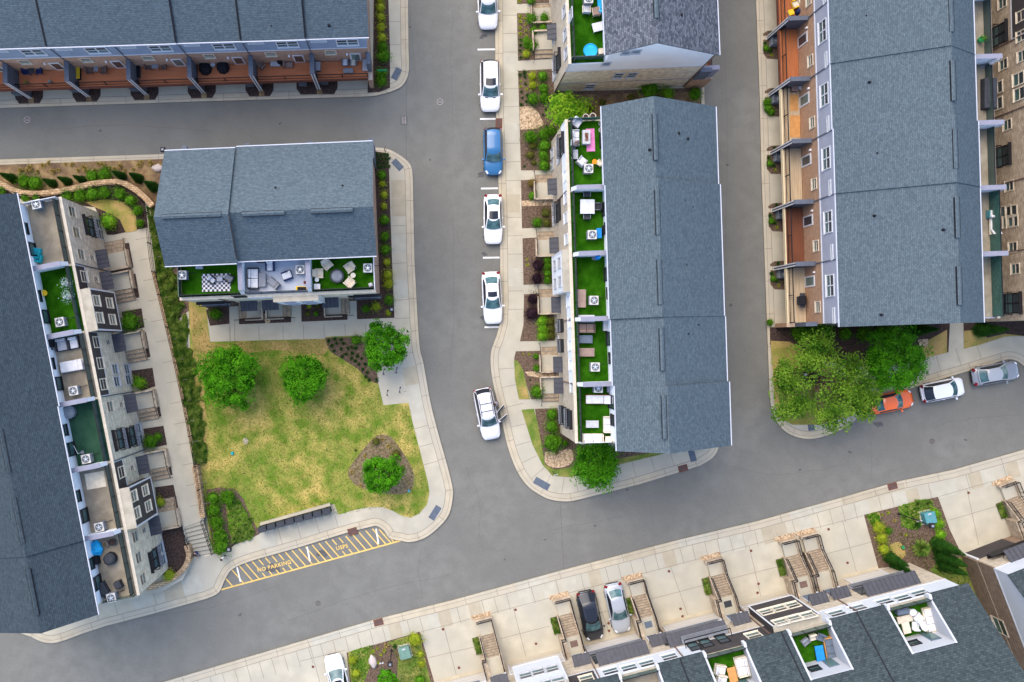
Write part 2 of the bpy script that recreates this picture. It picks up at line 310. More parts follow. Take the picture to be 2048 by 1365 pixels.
# ================================================================ GROUND
g = MB(); g.add([(-400, -400, -.02), (400, -400, -.02), (400, 400, -.02), (-400, 400, -.02)], [(0, 1, 2, 3)])
struct('road', g, 'asphalt')
ZS = 0.13     # pavement height
def seg_joints(mb, path, d0, d1, step, z, w=0.035, mi=1):
    """joints across a pavement strip between offsets d0 and d1 of a world path"""
    acc = 0.0; nxt = step * .5
    for i in range(len(path) - 1):
        a = Vector(path[i]); b = Vector(path[i + 1]); L = (b - a).length
        if L < 1e-6: continue
        t = (b - a) / L; nrm = Vector((-t.y, t.x))
        while nxt <= acc + L:
            p = a + t * (nxt - acc); mb.line(p + nrm * d0, p + nrm * d1, w, z, mi); nxt += step
        acc += L
def pathline(mb, path, w, z, mi=1):
    for a, b in zip(path, path[1:]): mb.line(a, b, w, z, mi)
def block(name, edge, close, side, kerb=0.72, walk=None, jstep=1.9):
    """edge: road side pixel path (smoothed), close: remaining corners; side +1 when the block lies to the left of the path"""
    we = gw(edge); mb = MB()
    mb.prism(we + gw(close), -0.02, ZS, 0)
    ks = MB()
    inn = offset_path(we, side * kerb)
    vs = [Vector((*p, ZS + 0.004)) for p in we] + [Vector((*p, ZS + 0.004)) for p in inn]; n = len(we)
    for i in range(n - 1):
        q = (i, i + 1, n + i + 1, n + i); ks.add([vs[k] for k in q], [(0, 1, 2, 3) if side > 0 else (3, 2, 1, 0)], 0)
    low = [Vector((*p, -0.02)) for p in we]
    for i in range(n - 1):
        q = [low[i], low[i + 1], vs[i + 1], vs[i]]; ks.add(q, [(0, 1, 2, 3) if side > 0 else (3, 2, 1, 0)][:1], 0)
        # outer face of the kerb, a hair outside the slab
    o = offset_path(we, -side * 0.004)
    pathline(ks, offset_path(we, side * kerb * .38), 0.03, ZS + 0.008, 1); pathline(ks, inn, 0.04, ZS + 0.008, 1)
    seg_joints(ks, we, 0, side * kerb, 3.1, ZS + 0.008)
    if walk: seg_joints(mb, inn, 0, side * walk, jstep, ZS + 0.004); 
    sb = struct(name + 'pavement', mb, ['concrete', 'joint']); kb = struct('kerb', ks, ['kerb_concrete', 'joint'])
    return mb
SP = smooth_path
T_edge = [(-300, 227), (0, 217), (400, 204), (640, 197)] + SP([(700, 195), (740, 193.5), (766, 189), (799, 177), (813, 160), (818, 138), (817, 100)]) + [(816, 0), (812, -250)]
block('', T_edge, [(-300, -250)], +1, walk=None)
A_edge = [(-300, 335), (0, 320), (335, 309), (700, 297)] + SP([(749, 296), (775, 299), (799, 311), (819, 328), (825, 349), (826.5, 400)]) + [(829, 522)] + \
    SP([(835.6, 648), (840, 700), (847, 728), (860, 801), (874.5, 860), (893, 926), (904, 970), (905.6, 992), (898, 1028), (878, 1054), (849, 1076), (820, 1084), (801, 1081), (779, 1076), (768, 1061), (754, 1052), (739, 1054), (695, 1065)]) + \
    [(600, 1094), (508, 1120)] + SP([(480, 1130), (462, 1141), (450, 1160), (438, 1185), (414, 1197)]) + [(311, 1226), (214, 1251)] + SP([(168, 1266), (117, 1284), (88, 1284), (63, 1273)]) + [(30, 1262), (-300, 1262)]
block('', A_edge, [], -1, kerb=0.72)
C_edge = [(987, -250), (990, 0), (991, 211), (996.5, 353), (999.7, 477), (1001, 610)] + SP([(1000, 645), (993, 672), (983, 700), (981, 725), (984, 755), (990, 785), (1000, 825), (1012.5, 883), (1025, 922), (1039, 951), (1056, 973), (1075, 987), (1100, 999), (1133, 1003), (1158, 999)]) + \
    [(1280, 968), (1366, 942)] + SP([(1400, 931), (1425, 915), (1436, 896), (1437, 875)]) + [(1422, 500), (1408, 200), (1400, -250)]
block('', C_edge, [], +1)
R_edge = [(1504, -250), (1511, 0), (1518.5, 195), (1522, 350), (1532, 620), (1537, 760)] + SP([(1538, 787), (1543, 820), (1556, 848), (1572, 865), (1595, 875), (1617, 878), (1639, 875), (1667, 866), (1692, 854), (1712, 838), (1730, 818), (1750, 803), (1806, 781)]) + \
    [(1876, 760), (1973, 731)] + SP([(1990, 726), (2015, 719), (2035, 724), (2055, 742), (2070, 765), (2090, 772)]) + [(2400, 700)]
block('', R_edge, [(2400, -250)], +1)
S_edge = [(-100, 1500), (150, 1415), (330, 1363), (620, 1277), (746, 1240), (905.6, 1200), (1120, 1141.5), (1355, 1080), (1515, 1042), (1680, 996), (1795, 963), (1904, 940), (2048, 899), (2400, 790)]
block('', S_edge, [(2400, 1700), (-100, 1700)], -1, kerb=0.75)

for nm, pts in (('alley', [(-300, 226), (0, 216), (400, 203), (700, 194), (770, 189), (812, 162), (812, 325), (800, 310), (749, 295), (335, 310), (0, 322), (-300, 336)]),):
    mb = MB(); mb.poly(gw(pts), -.016); struct(nm, mb, 'alley_asphalt')
# extra pavement joints
jm = MB()
def J(pts, z=ZS + 0.008, w=0.035):
    w_ = gw(pts); pathline(jm, w_, w, z, 0)
def joints(edge, side, d0, d1, step):
    seg_joints(jm, gw(edge), side * d0, side * d1, step, ZS + 0.006, 0.035, 0)
joints(SP([(816, 160), (816, 0), (812, -120)]), +1, 0.72, 2.0, 2.2)
joints([(826.5, 360), (829, 522), (835.6, 648)], -1, 0.72, 2.2, 1.75)
joints(SP([(835.6, 648), (847, 728), (860, 801), (874.5, 860), (893, 926)]), -1, 0.72, 2.3, 1.75)
joints([(700, 1065), (600, 1094), (520, 1117)], -1, 0.75, 2.6, 1.85)
joints([(414, 1197), (311, 1226), (170, 1266)], -1, 0.75, 3.4, 1.9)
joints([(990, -60), (991, 211), (996.5, 353), (1001, 620)], +1, 0.72, 2.2, 1.75)
joints(SP([(981, 720), (984, 755), (1000, 825), (1012.5, 883), (1035, 945), (1075, 987), (1133, 1003), (1158, 999), (1280, 968), (1366, 942)]), +1, 0.72, 2.35, 1.9)
joints([(1746, 806), (1876, 760), (2000, 722)], +1, 0.72, 2.4, 2.0)
joints([(330, 1363), (620, 1277), (905.6, 1200), (1120, 1141.5), (1355, 1080), (1515, 1042), (1680, 996), (1904, 940), (2048, 899)], -1, 0.75, 2.35, 1.22)
J([(470, 640), (470, 683)]); J([(460, 650), (461, 683)])
for x in (460, 518, 566, 607, 648, 690, 731, 780): J([(x, 655 - (x - 420) * .022), (x + 1, 684 - (x - 420) * .03)])
for x in (540, 571, 602, 633, 664, 695): pass
# driveway joints of the lower row
J([(843, 1263), (1725, 1031)]); J([(1877, 993), (1985, 962)]); J([(600, 1322), (690, 1300)])
for (x0, y0, x1, y1) in [(887, 1251, 913, 1352), (1026, 1215, 1054, 1322), (1185, 1172, 1222, 1278), (1340, 1132, 1378, 1238), (1497, 1092, 1522, 1198), (1684, 1042, 1714, 1152), (1932, 978, 1956, 1090),
      (857, 1315, 955, 1292), (1000, 1277, 1098, 1252), (1150, 1238, 1265, 1208), (1300, 1198, 1408, 1170), (1460, 1157, 1556, 1133), (1650, 1108, 1745, 1083), (1898, 1040, 2000, 1010), (620, 1290, 655, 1420)]:
    J([(x0, y0), (x1, y1)])
struct('pavement_joint', jm, ['joint'])

# ---------------------------------------------------------------- planting beds, lawns and plots laid on the blocks
ZB = ZS + 0.02
def patch(name, m, pts, z=ZB, smooth=False, kind='structure', label=None, cat=None):
    w_ = gw(SP(pts + [pts[0]], 4)[:-1] if smooth else pts, z); mb = MB(); mb.prism(w_, z - 0.03, z); o = mb.build(name, m); o['kind'] = kind
    if label: o['label'] = label; o['category'] = cat
    return o
patch('mulch_bed', 'dark_mulch', [(748, -60), (775, -60), (780, 100), (780, 176), (760, 184), (735, 186), (737, 150), (746, 140)])
patch('mulch_bed', 'dark_mulch', [(749, 303), (777, 307), (780, 400), (784, 520), (789, 636), (714, 639), (713, 600), (745, 590)])
patch('mulch_bed', 'straw_mulch', [(-300, 350), (0, 330), (337, 318), (420, 330), (420, 560), (330, 440), (300, 405), (240, 372), (130, 385), (0, 378), (-300, 360)])
patch('mulch_bed', 'mulch', [(337, 560), (360, 520), (440, 500), (780, 500), (760, 600), (430, 615), (380, 620), (355, 640)], ZB - 0.008)
# lawn of the pocket park
patch('lawn', 'lawn_grass', [(377, 596), (400, 610), (412, 612), (420, 684), (650, 678), (652, 674), (700, 672), (748, 676), (756, 765), (767, 811), (817, 806), (826, 850), (842, 910), (856, 965), (859, 985), (854, 1010), (838, 1028), (822, 1036), (805, 1033), (785, 1022), (765, 1015), (740, 1014), (710, 1020), (677, 1030), (668, 1008), (662, 1009), (520, 1050), (512, 1062), (455, 1095), (440, 1112), (425, 1105), (412, 1020), (402, 970), (395, 930), (388, 800), (380, 700)])
patch('dry_lawn', 'dry_grass', [(377, 600), (410, 612), (420, 683), (450, 690), (420, 730), (408, 790), (415, 860), (400, 930), (392, 860), (385, 700)], ZB + 0.004, True)
patch('dry_lawn', 'dry_grass', [(470, 686), (560, 682), (655, 680), (640, 712), (560, 700), (500, 705)], ZB + 0.005, True)
patch('mulch_bed', 'mulch', [(650, 676), (748, 673), (756, 768), (738, 762), (715, 738), (690, 722), (662, 705), (653, 690)], ZB + 0.010)
patch('mulch_bed', 'park_mulch', [(736, 888), (756, 871), (779, 873), (801, 898), (819, 927), (828, 954), (823, 980), (804, 989), (766, 986), (718, 974), (699, 957), (697, 941), (711, 918)], ZB + 0.006, True)
patch('mulch_bed', 'mulch', [(412, 980), (440, 975), (470, 978), (488, 1000), (500, 1030), (520, 1068), (500, 1078), (470, 1090), (450, 1105), (428, 1108), (420, 1060)], ZB + 0.006, False)
patch('green_lawn', 'green_grass', [(452, 1008), (475, 1000), (490, 1025), (503, 1052), (498, 1072), (470, 1082), (458, 1060)], ZB + 0.012, True)
patch('bare_soil', 'slab_tan', [(486, 878), (493, 876), (497, 882), (493, 889), (487, 887)], ZB + 0.008, True)
for pts in ([(430, 600), (458, 600), (459, 648), (420, 652), (412, 622)],):
    patch('mulch_bed', 'dark_mulch', pts, ZB + 0.004)
patch('mulch_bed', 'dark_mulch', [(478, 600), (582, 598), (582, 645), (478, 649)], ZB + 0.004)
patch('mulch_bed', 'dark_mulch', [(602, 598), (694, 594), (695, 640), (603, 644)], ZB + 0.004)
patch('gravel_patch', 'gravel', [(527, 628), (538, 626), (541, 645), (531, 648)], ZB + 0.014)
# island strip
patch('mulch_bed', 'mulch', [(1034, -60), (1098, -60), (1098, 6), (1034, 8)])
patch('mulch_bed', 'mulch', [(1034, 27), (1098, 26), (1100, 118), (1036, 122)])
patch('mulch_bed', 'mulch', [(1036, 142), (1106, 138), (1112, 184), (1400, 176), (1403, 215), (1240, 230), (1110, 290), (1100, 341), (1042, 341)])
patch('gap_soil', 'straw_mulch', [(1150, 190), (1400, 184), (1400, 214), (1230, 230), (1200, 236), (1160, 225)], ZB + 0.004)  # straw-toned soil over the mulch between the two island buildings
patch('gravel_patch', 'gravel', [(1039, 214), (1062, 213), (1076, 224), (1084, 240), (1088, 250), (1072, 258), (1040, 260)], ZB + 0.006, False)
patch('mulch_bed', 'mulch', [(1042, 361), (1077, 359), (1078, 400), (1102, 400), (1104, 455), (1044, 457)])
patch('gravel_patch', 'gravel', [(1043, 402), (1103, 400), (1103, 411), (1044, 413)], ZB + 0.006)
patch('mulch_bed', 'mulch', [(1045, 477), (1078, 475), (1080, 510), (1105, 510), (1106, 568), (1047, 570)])
patch('mulch_bed', 'mulch', [(1048, 589), (1080, 588), (1082, 628), (1108, 628), (1110, 682), (1040, 683), (1047, 650)])
patch('mulch_bed', 'mulch', [(1032, 703), (1086, 702), (1090, 745), (1112, 745), (1112, 757), (1088, 758), (1088, 799), (1062, 799), (1050, 760), (1040, 735), (1028, 718)])
patch('gravel_patch', 'gravel', [(1050, 744), (1090, 742), (1115, 750), (1090, 757), (1056, 752)], ZB + 0.006)
patch('dry_lawn', 'green_grass', [(1028, 720), (1036, 723), (1046, 740), (1054, 775), (1060, 799), (1038, 799), (1030, 760)], ZB + 0.004)
patch('dry_lawn', 'dry_grass', [(1038, 776), (1052, 774), (1059, 799), (1038, 799)], ZB + 0.008)
patch('mulch_bed', 'mulch', [(1070, 818), (1115, 817), (1122, 866), (1155, 890), (1300, 904), (1330, 905), (1240, 928), (1200, 938), (1140, 955), (1105, 950), (1085, 925), (1078, 880)])
patch('dry_lawn', 'green_grass', [(1043, 820), (1068, 818), (1076, 850), (1083, 890), (1090, 930), (1110, 940), (1142, 935), (1158, 930), (1200, 925), (1330, 900), (1340, 905), (1240, 929), (1180, 945), (1140, 955), (1105, 952), (1085, 930), (1065, 890)], ZB + 0.006)
patch('gravel_patch', 'gravel', [(1090, 905), (1118, 902), (1143, 900), (1146, 922), (1130, 934), (1105, 935), (1090, 925)], ZB + 0.012, True)
# right block
patch('mulch_bed', 'dark_mulch', [(1540, 655), (1900, 645), (1897, 705), (1860, 712), (1840, 722), (1800, 730), (1700, 735), (1560, 700), (1540, 690)])
patch('mulch_bed', 'dark_mulch', [(1927, 640), (2300, 620), (2300, 680), (2010, 672), (1960, 690), (1928, 694)])
patch('dry_lawn', 'dry_grass', [(1541, 682), (1580, 684), (1640, 720), (1700, 770), (1745, 790), (1740, 805), (1700, 832), (1640, 850), (1585, 850), (1562, 838), (1549, 810), (1545, 740)], ZB + 0.004)
patch('green_lawn', 'green_grass', [(1560, 735), (1640, 745), (1700, 790), (1660, 835), (1590, 838), (1560, 815)], ZB + 0.008, True)
patch('dry_lawn', 'dry_grass', [(1840, 690), (1894, 660), (1894, 706), (1852, 716)], ZB + 0.004)
patch('dry_lawn', 'dry_grass', [(1928, 662), (1955, 660), (1975, 676), (2010, 668), (2048, 672), (2010, 674), (1960, 690), (1928, 698)], ZB + 0.005)
patch('gravel_patch', 'gravel', [(1836, 680), (1856, 678), (1858, 692), (1840, 694)], ZB + 0.010)
# lower row beds
patch('mulch_bed', 'mulch', [(693, 1306), (840, 1264), (850, 1300), (870, 1370), (880, 1460), (700, 1500), (706, 1420)])
patch('green_lawn', 'green_grass', [(696, 1305), (738, 1294), (744, 1320), (720, 1380), (705, 1380)], ZB + 0.006, True)
patch('dry_lawn', 'green_grass', [(800, 1285), (835, 1275), (855, 1340), (862, 1400), (800, 1400), (795, 1340)], ZB + 0.006, True)
patch('green_lawn', 'green_grass', [(775, 1285), (818, 1272), (822, 1282), (790, 1294)], ZB + 0.012)
patch('mulch_bed', 'mulch', [(1728, 1030), (1876, 994), (1900, 1060), (1922, 1106), (1990, 1290), (2080, 1500), (1980, 1500), (1900, 1250), (1817, 1130), (1757, 1137)])
patch('green_lawn', 'green_grass', [(1880, 1120), (1925, 1115), (1960, 1200), (2010, 1330), (1990, 1340), (1935, 1240), (1895, 1170), (1860, 1140)], ZB + 0.006, False)
patch('green_lawn', 'green_grass', [(1732, 1030), (1756, 1024), (1760, 1040), (1742, 1048)], ZB + 0.010, True)
patch('green_lawn', 'green_grass', [(1796, 1014), (1850, 999), (1860, 1020), (1832, 1058), (1806, 1052), (1800, 1030)], ZB + 0.010, True)
patch('bare_soil', 'dry_grass', [(1780, 1090), (1800, 1085), (1812, 1110), (1792, 1120)], ZB + 0.010, True)

# ---------------------------------------------------------------- raised terrace of the left building, its steps and walls
ZT = 1.0
def Pz(pts, z): return [(P(x, y, z).x, P(x, y, z).y) for x, y in pts]
tb = MB()
terr = [(-300, 372), (0, 372), (60, 388), (130, 383), (235, 366), (270, 376), (296, 400), (302, 430), (312, 560), (345, 700), (372, 830), (395, 990), (408, 1040), (368, 1056), (376, 1098), (380, 1130), (365, 1160), (330, 1180), (270, 1198), (190, 1205), (-300, 1240)]
tb.prism(Pz(terr, ZT), 0, ZT, 0)
walk_l = [(245, 463), (292, 462), (318, 600), (350, 750), (385, 900), (405, 1042), (366, 1058), (345, 950), (318, 860), (270, 600)]
for i in range(14):
    y = 480 + i * 41; x0 = 258 + (y - 463) * .192 + (6 if y > 700 else 0); tb.line(Pz([(x0 + 10, y)], ZT)[0], Pz([(x0 + 52, y - 8)], ZT)[0], 0.035, ZT + 0.006, 1)
struct('terrace', tb, ['concrete', 'joint'])
def tpatch(name, m, pts, dz=0.02): 
    mb = MB(); mb.prism(Pz(pts, ZT), ZT - 0.02, ZT + dz); o = mb.build(name, m); o['kind'] = 'structure'
tpatch('mulch_bed', 'dark_mulch', [(-300, 376), (0, 376), (60, 392), (130, 388), (235, 371), (265, 380), (290, 405), (296, 455), (228, 470), (214, 470), (190, 415), (40, 398), (-300, 398)])
tpatch('dry_lawn', 'dry_grass', [(170, 405), (215, 399), (250, 405), (272, 430), (274, 462), (252, 466), (240, 440), (215, 425), (190, 415)], 0.03)
for pts in ([(246, 488), (258, 486), (267, 535), (255, 538)], [(257, 549), (271, 548), (279, 595), (266, 598)], [(243, 624), (283, 617), (289, 655), (262, 662), (249, 650)], [(282, 668), (292, 665), (301, 714), (288, 718)],
            [(263, 742), (305, 736), (311, 773), (283, 782), (268, 765)], [(302, 786), (312, 782), (323, 833), (312, 836)], [(287, 858), (327, 852), (334, 890), (310, 895), (292, 890)], [(322, 903), (336, 900), (345, 950), (335, 953)],
            [(310, 975), (347, 970), (357, 1017), (316, 1024)], [(324, 1052), (364, 1047), (372, 1090), (375, 1110), (362, 1140), (340, 1155), (325, 1150)]):
    tpatch('mulch_bed', 'dark_mulch', pts, 0.03)
# steps down to the street
sm = MB(); a0 = Vector((*Pz([(365, 1052)], ZT)[0], 0)); a1 = Vector((*Pz([(405, 1040)], ZT)[0], 0)); b0 = P(388, 1112); b1 = P(428, 1106)
for k in range(8):
    f0 = k / 8; f1 = (k + 1) / 8; z = ZT - (ZT - ZS) * (k + 1) / 8.5
    q = [a0.lerp(b0, f0), a1.lerp(b1, f0), a1.lerp(b1, f1), a0.lerp(b0, f1)]
    sm.prism([(v.x, v.y) for v in q], 0, z, 0); sm.line(q[2] , q[3], 0.06, z + 0.004, 1)
o = struct('steps', sm, ['concrete', 'joint']); 
st_th = thing('stair_railing', 'pair of black metal handrails along the concrete steps down to the street', 'railing', (0, 0, 0))
for (p, q) in ((a0, b0), (a1, b1)):
    m_ = MB(); n_ = 7
    for i in range(n_ + 1):
        f = i / n_; c = p.lerp(q, f); z = ZT - (ZT - ZS) * f
        m_.tube((c.x, c.y, z), (c.x, c.y, z + .95), .025)
    for h in (.95, .5): m_.tube((p.x, p.y, ZT + h), (q.x, q.y, ZS + h), .03)
    m_.build('handrail', 'black_metal', st_th)
def stone_wall(label, pts, z0, z1, w, name='retaining_wall', zpick=None):
    path = Pz(SP(pts, 4), z1 if zpick is None else zpick); L = offset_path(path, w / 2); Rr = offset_path(path, -w / 2)
    mb = MB(); n = len(path)
    for i in range(n - 1):
        q = [L[i], L[i + 1], Rr[i + 1], Rr[i]]
        vs = [Vector((*p, z0)) for p in q] + [Vector((*p, z1)) for p in q]
        fs = [(4, 7, 6, 5), (0, 1, 5, 4), (2, 3, 7, 6)]
        if i == 0: fs.append((3, 0, 4, 7))
        if i == n - 2: fs.append((1, 2, 6, 5))
        mb.add(vs, fs)
    return tag(mb.build(name, 'wall_stone'), label, 'wall'), path
stone_wall('curved tan stone wall between the straw slope and the clipped round shrubs', [(-40, 352), (0, 368), (35, 384), (75, 388), (130, 381), (185, 368), (235, 365), (265, 376), (290, 396), (304, 412)], 0, 1.35, 0.55)
stone_wall('curved tan stone retaining wall bending round the bed beside the street steps', [(372, 1092), (377, 1110), (372, 1130), (355, 1150), (325, 1168), (293, 1178)], 0, 1.35, 0.45)
stone_wall('straight tan stone retaining wall beside the path above the lawn corner', [(389, 932), (396, 975), (405, 1036)], 0, 1.25, 0.50)
stone_wall('low tan stone kerb wall under the long black path fence', [(306, 545), (330, 640), (352, 735), (375, 845), (386, 905)], 0.9, 1.12, 0.25)
def mesh_fence(label, pts, z0, h, step=2.1, cat='fence'):
    path = Pz(SP(pts, 3), z0 + h * .5); t = thing('metal_fence', label, cat, (path[0][0], path[0][1], z0)); O = Vector((path[0][0], path[0][1], z0))
    rails = MB(); posts = []
    for a, b in zip(path, path[1:]):
        for zz in (h, h * .55, 0.1): rails.tube(Vector((*a, z0 + zz)) - O, Vector((*b, z0 + zz)) - O, .022, n=4)
        L = (Vector(b) - Vector(a)).length; k = max(1, int(L / .14))
        for i in range(k):
            c = Vector(a).lerp(Vector(b), i / k); rails.tube(Vector((c.x, c.y, z0 + .05)) - O, Vector((c.x, c.y, z0 + h)) - O, .009, n=3)
    rails.build('rail_panel', 'black_metal', t)
    acc = 0; last = -9
    for a, b in zip(path, path[1:]):
        L = (Vector(b) - Vector(a)).length
        if acc - last >= step:
            pm = MB(); pm.box(-.04, .04, -.04, .04, 0, h + .08); link('post', pm.mesh('post', 'black_metal'), t, Vector((*a, z0)) - O); last = acc
        acc += L
    return t
mesh_fence('black metal fence on the curved stone wall by the straw slope', [(-20, 376), (20, 383), (60, 393), (130, 388), (190, 374), (235, 370), (262, 382), (285, 402), (292, 420)], 1.0, 1.1)
mesh_fence('long black metal fence between the front path and the sloping green hedge', [(293, 425), (302, 520), (318, 590), (342, 690), (366, 800), (386, 905), (398, 980), (403, 1025)], 1.0, 1.1)

# ---------------------------------------------------------------- markings
def flat(name, label, cat, mb, m, group=None): return tag(mb.build(name, m), label, cat, group)
for i, (x0, x1, y) in enumerate([(955, 990, 99.5), (960, 991, 238.5), (962, 996, 377.5), (966, 999, 516), (969, 1001, 655)]):
    mb = MB(); mb.line(P(x0, y), P(x1, y - .5), .16, .0); link('parking_line', mb.mesh('parking_line', 'road_white'), None, (0, 0, -0.012))
    o = bpy.context.scene.collection.objects[-1] if False else [q for q in C.objects if q.name.startswith('parking_line')][-1]
pl = sorted([q for q in C.objects if q.name.startswith('parking_line')], key=lambda q: -q.data.vertices[0].co.y)
for i, o in enumerate(pl): tag(o, 'white parking bay line on the street, %s from the top of the photo' % ORD[i], 'road marking', 'parking bay lines along the kerb')
hz = MB()
yin = lambda x: 1094 + (x - 600) * -0.268 + 3; yout = lambda x: 1180 + (x - 442) * -0.2735
hz.line(P(442, 1180), P(801, 1082), .14, -.012)
def hatch_hit(x, y, d):
    k = (yout(x) - y) / (d[1] + d[0] * .2735); return (x + d[0] * k, y + d[1] * k)
for i in range(26):
    x = 450 + i * 13.4; y = yin(x) if x > 470 else yin(470) + (470 - x) * 1.2; d = (.66, .75)
    if x > 752: y = yin(752) - 0 + (x - 752) * .5
    e = hatch_hit(x, y, d)
    if e[0] > 800 or e[1] < y: continue
    segs = [(0, 1)]
    for (cx, cy, hw) in ((548, 1133, 29), (684, 1095, 14)):   # leave room for the lettering
        out = []
        for s0, s1 in segs:
            hit = [k / 40 for k in range(41) if s0 <= k / 40 <= s1 and abs((x + (e[0] - x) * k / 40) - cx) < hw and abs((y + (e[1] - y) * k / 40) - (cy - ((x + (e[0] - x) * k / 40) - cx) * .26)) < 8]
            if hit: out += [(s0, hit[0]), (hit[-1], s1)]
            else: out.append((s0, s1))
        segs = out
    for s0, s1 in segs:
        if s1 - s0 > .08: hz.line(P(x + (e[0] - x) * s0, y + (e[1] - y) * s0), P(x + (e[0] - x) * s1, y + (e[1] - y) * s1), .11, -.010)
flat('hatched_marking', 'yellow diagonal hatching of the kerbside no parking zone', 'road marking', hz, 'road_yellow')
for i, (a, b) in enumerate((((614, 1094), (620, 1123)), ((752, 1058), (757, 1088)), ((474, 1135), (481, 1164)))):
    mb = MB(); mb.line(P(*a), P(*b), .14, -.006);
    flat('stall_mark', ['white stroke across the hatching between the two painted words', 'white stroke at the right end of the hatching', 'white stroke at the left end of the hatching'][i], 'road marking', mb, 'road_white', 'white strokes on the hatching')
def painted(txt, px, py, size, ang, label):
    cu = bpy.data.curves.new('lettering', 'FONT'); cu.body = txt; cu.size = size; cu.align_x = 'CENTER'; cu.align_y = 'CENTER'; cu.offset = 0.014; cu.space_character = 1.12
    tmp = bpy.data.objects.new('tmp', cu); C.objects.link(tmp); bpy.context.view_layer.update()
    me = bpy.data.meshes.new_from_object(tmp.evaluated_get(bpy.context.evaluated_depsgraph_get())); bpy.data.objects.remove(tmp)
    me.materials.clear(); me.materials.append(M_('road_yellow'))
    o = link('painted_lettering', me, None, P(px, py, -.004), R(ang)); return tag(o, label, 'road marking')
painted('NO PARKING', 548.5, 1133, .50, 14.8, 'yellow painted words reading NO PARKING on the hatched zone')
painted('USPS', 684, 1095, .50, 14.8, 'yellow painted letters reading USPS on the hatched zone')
# tactile pads, inlets, manholes
def slab(name, px, py, lx, ly, ang, z, m, label, cat, h=.012, group=None):
    mb = MB(); mb.rbox(0, 0, 0, lx, ly, h, 0, 0); o = link(name, mb.mesh(name, m), None, P(px, py, z), R(ang)); return tag(o, label, cat, group)
for px, py, lx, ly, a, lab in ((793, 148, .62, 1.15, -28, 'dark tactile ramp pad at the corner beside the brick row'), (795, 330, .62, 1.15, 43, 'dark tactile ramp pad at the corner above the three-unit building'),
                               (870, 1026, .62, 1.4, -32, 'dark tactile ramp pad at the lower right corner of the park'), (1083.5, 968, .68, 1.55, 61, 'dark tactile ramp pad at the rounded lower left corner of the centre island'),
                               (1384.5, 911, .6, 1.2, 15, 'dark tactile ramp pad under the end of the long terrace building'), (1621, 846, .6, 1.5, 8, 'dark tactile ramp pad partly hidden below the big loose tree')):
    slab('tactile_pad', px, py, lx, ly, a, ZS + .002, 'tactile', lab, 'tactile paving', group='tactile pads at the kerb ramps')
for px, py, a, lab in ((998, 247, 88, 'rust brown storm inlet in the kerb behind the blue car'), (705, 1063, 15, 'rust brown storm inlet in the kerb above the letters USPS'), (757, 1245, 14, 'rust brown storm inlet in the kerb near the lower flower bed'),
                       (1366, 937, 15, 'rust brown storm inlet under the corner of the long terrace building'), (1785, 973, 14, 'rust brown storm inlet in the kerb left of the tan driveways, lower right')):
    t = thing('storm_inlet', lab, 'drain', P(px, py, ZS + .004), R(a), 'storm inlets in the kerbs')
    mb = MB(); mb.rbox(0, 0, 0, .9, .62, .03); mb.build('lid', 'rust', t)
    mb = MB(); [mb.box(-.38, .38, y, y + .05, .03, .045) for y in (-.2, -.08, .04, .16)]; mb.build('rib', 'iron', t)
def manhole(px, py, r, m, lab):
    t = thing('manhole_cover', lab, 'manhole', P(px, py, -.02))
    mb = MB(); mb.cyl(0, 0, 0, .012, r, n=24); mb.build('lid', m, t)
    mb = MB(); mb.ring(0, 0, .016, r * .86, r, 24); [mb.line((-r * .6, y), (r * .6, y), .03, .016) for y in (-r * .3, 0, r * .3)]; mb.build('rim_ring', 'boulder' if px < 1000 and py < 300 else 'joint', t)
manhole(880, 204, .29, 'iron', 'pale ringed manhole cover in the junction near the top'); manhole(1864, 883, .30, 'stain', 'manhole cover in the right hand street below the white cars')
manhole(636, 1207, .30, 'iron', 'faint manhole cover in the lower street below the hatching'); manhole(54, 240, .3, 'iron', 'faint manhole cover in the upper left alley')
t = thing('storm_grate', 'rectangular steel storm grate across the alley mouth', 'drain', P(808, 241, -.02)); mb = MB(); mb.box(-.32, .32, -.42, .42, 0, .015); mb.build('frame', 'iron', t)
mb = MB(); [mb.box(x, x + .05, -.36, .36, .015, .025) for x in (-.2, -.03, .14)]; mb.build('grate_bar', 'boulder', t)
for i, (px, py) in enumerate([(886, 1259), (918, 1336), (1031, 1220), (1072, 1288), (1217, 1247), (1218, 1262), (1338, 1143), (1361, 1218), (1365, 1233), (1502, 1102), (1517, 1168), (1515, 1186), (1657, 1059), (1695, 1126), (1937, 986), (1695, 1126), (626, 1334)]):
    if i == 15: continue
    mb = MB(); mb.cyl(0, 0, 0, .012, .09, n=12); mb.ring(0, 0, .014, .09, .13, 12)
    tag(link('drain_cap', mb.mesh('drain_cap', 'rust'), None, P(px, py, ZS + .002)), 'small round brown drain cap set in the driveway slabs, %s from the left' % ORD[sorted([886, 918, 1031, 1072, 1217, 1218, 1338, 1361, 1365, 1502, 1517, 1515, 1657, 1695, 1937, 626]).index(px)], 'drain', 'drain caps in the driveways')
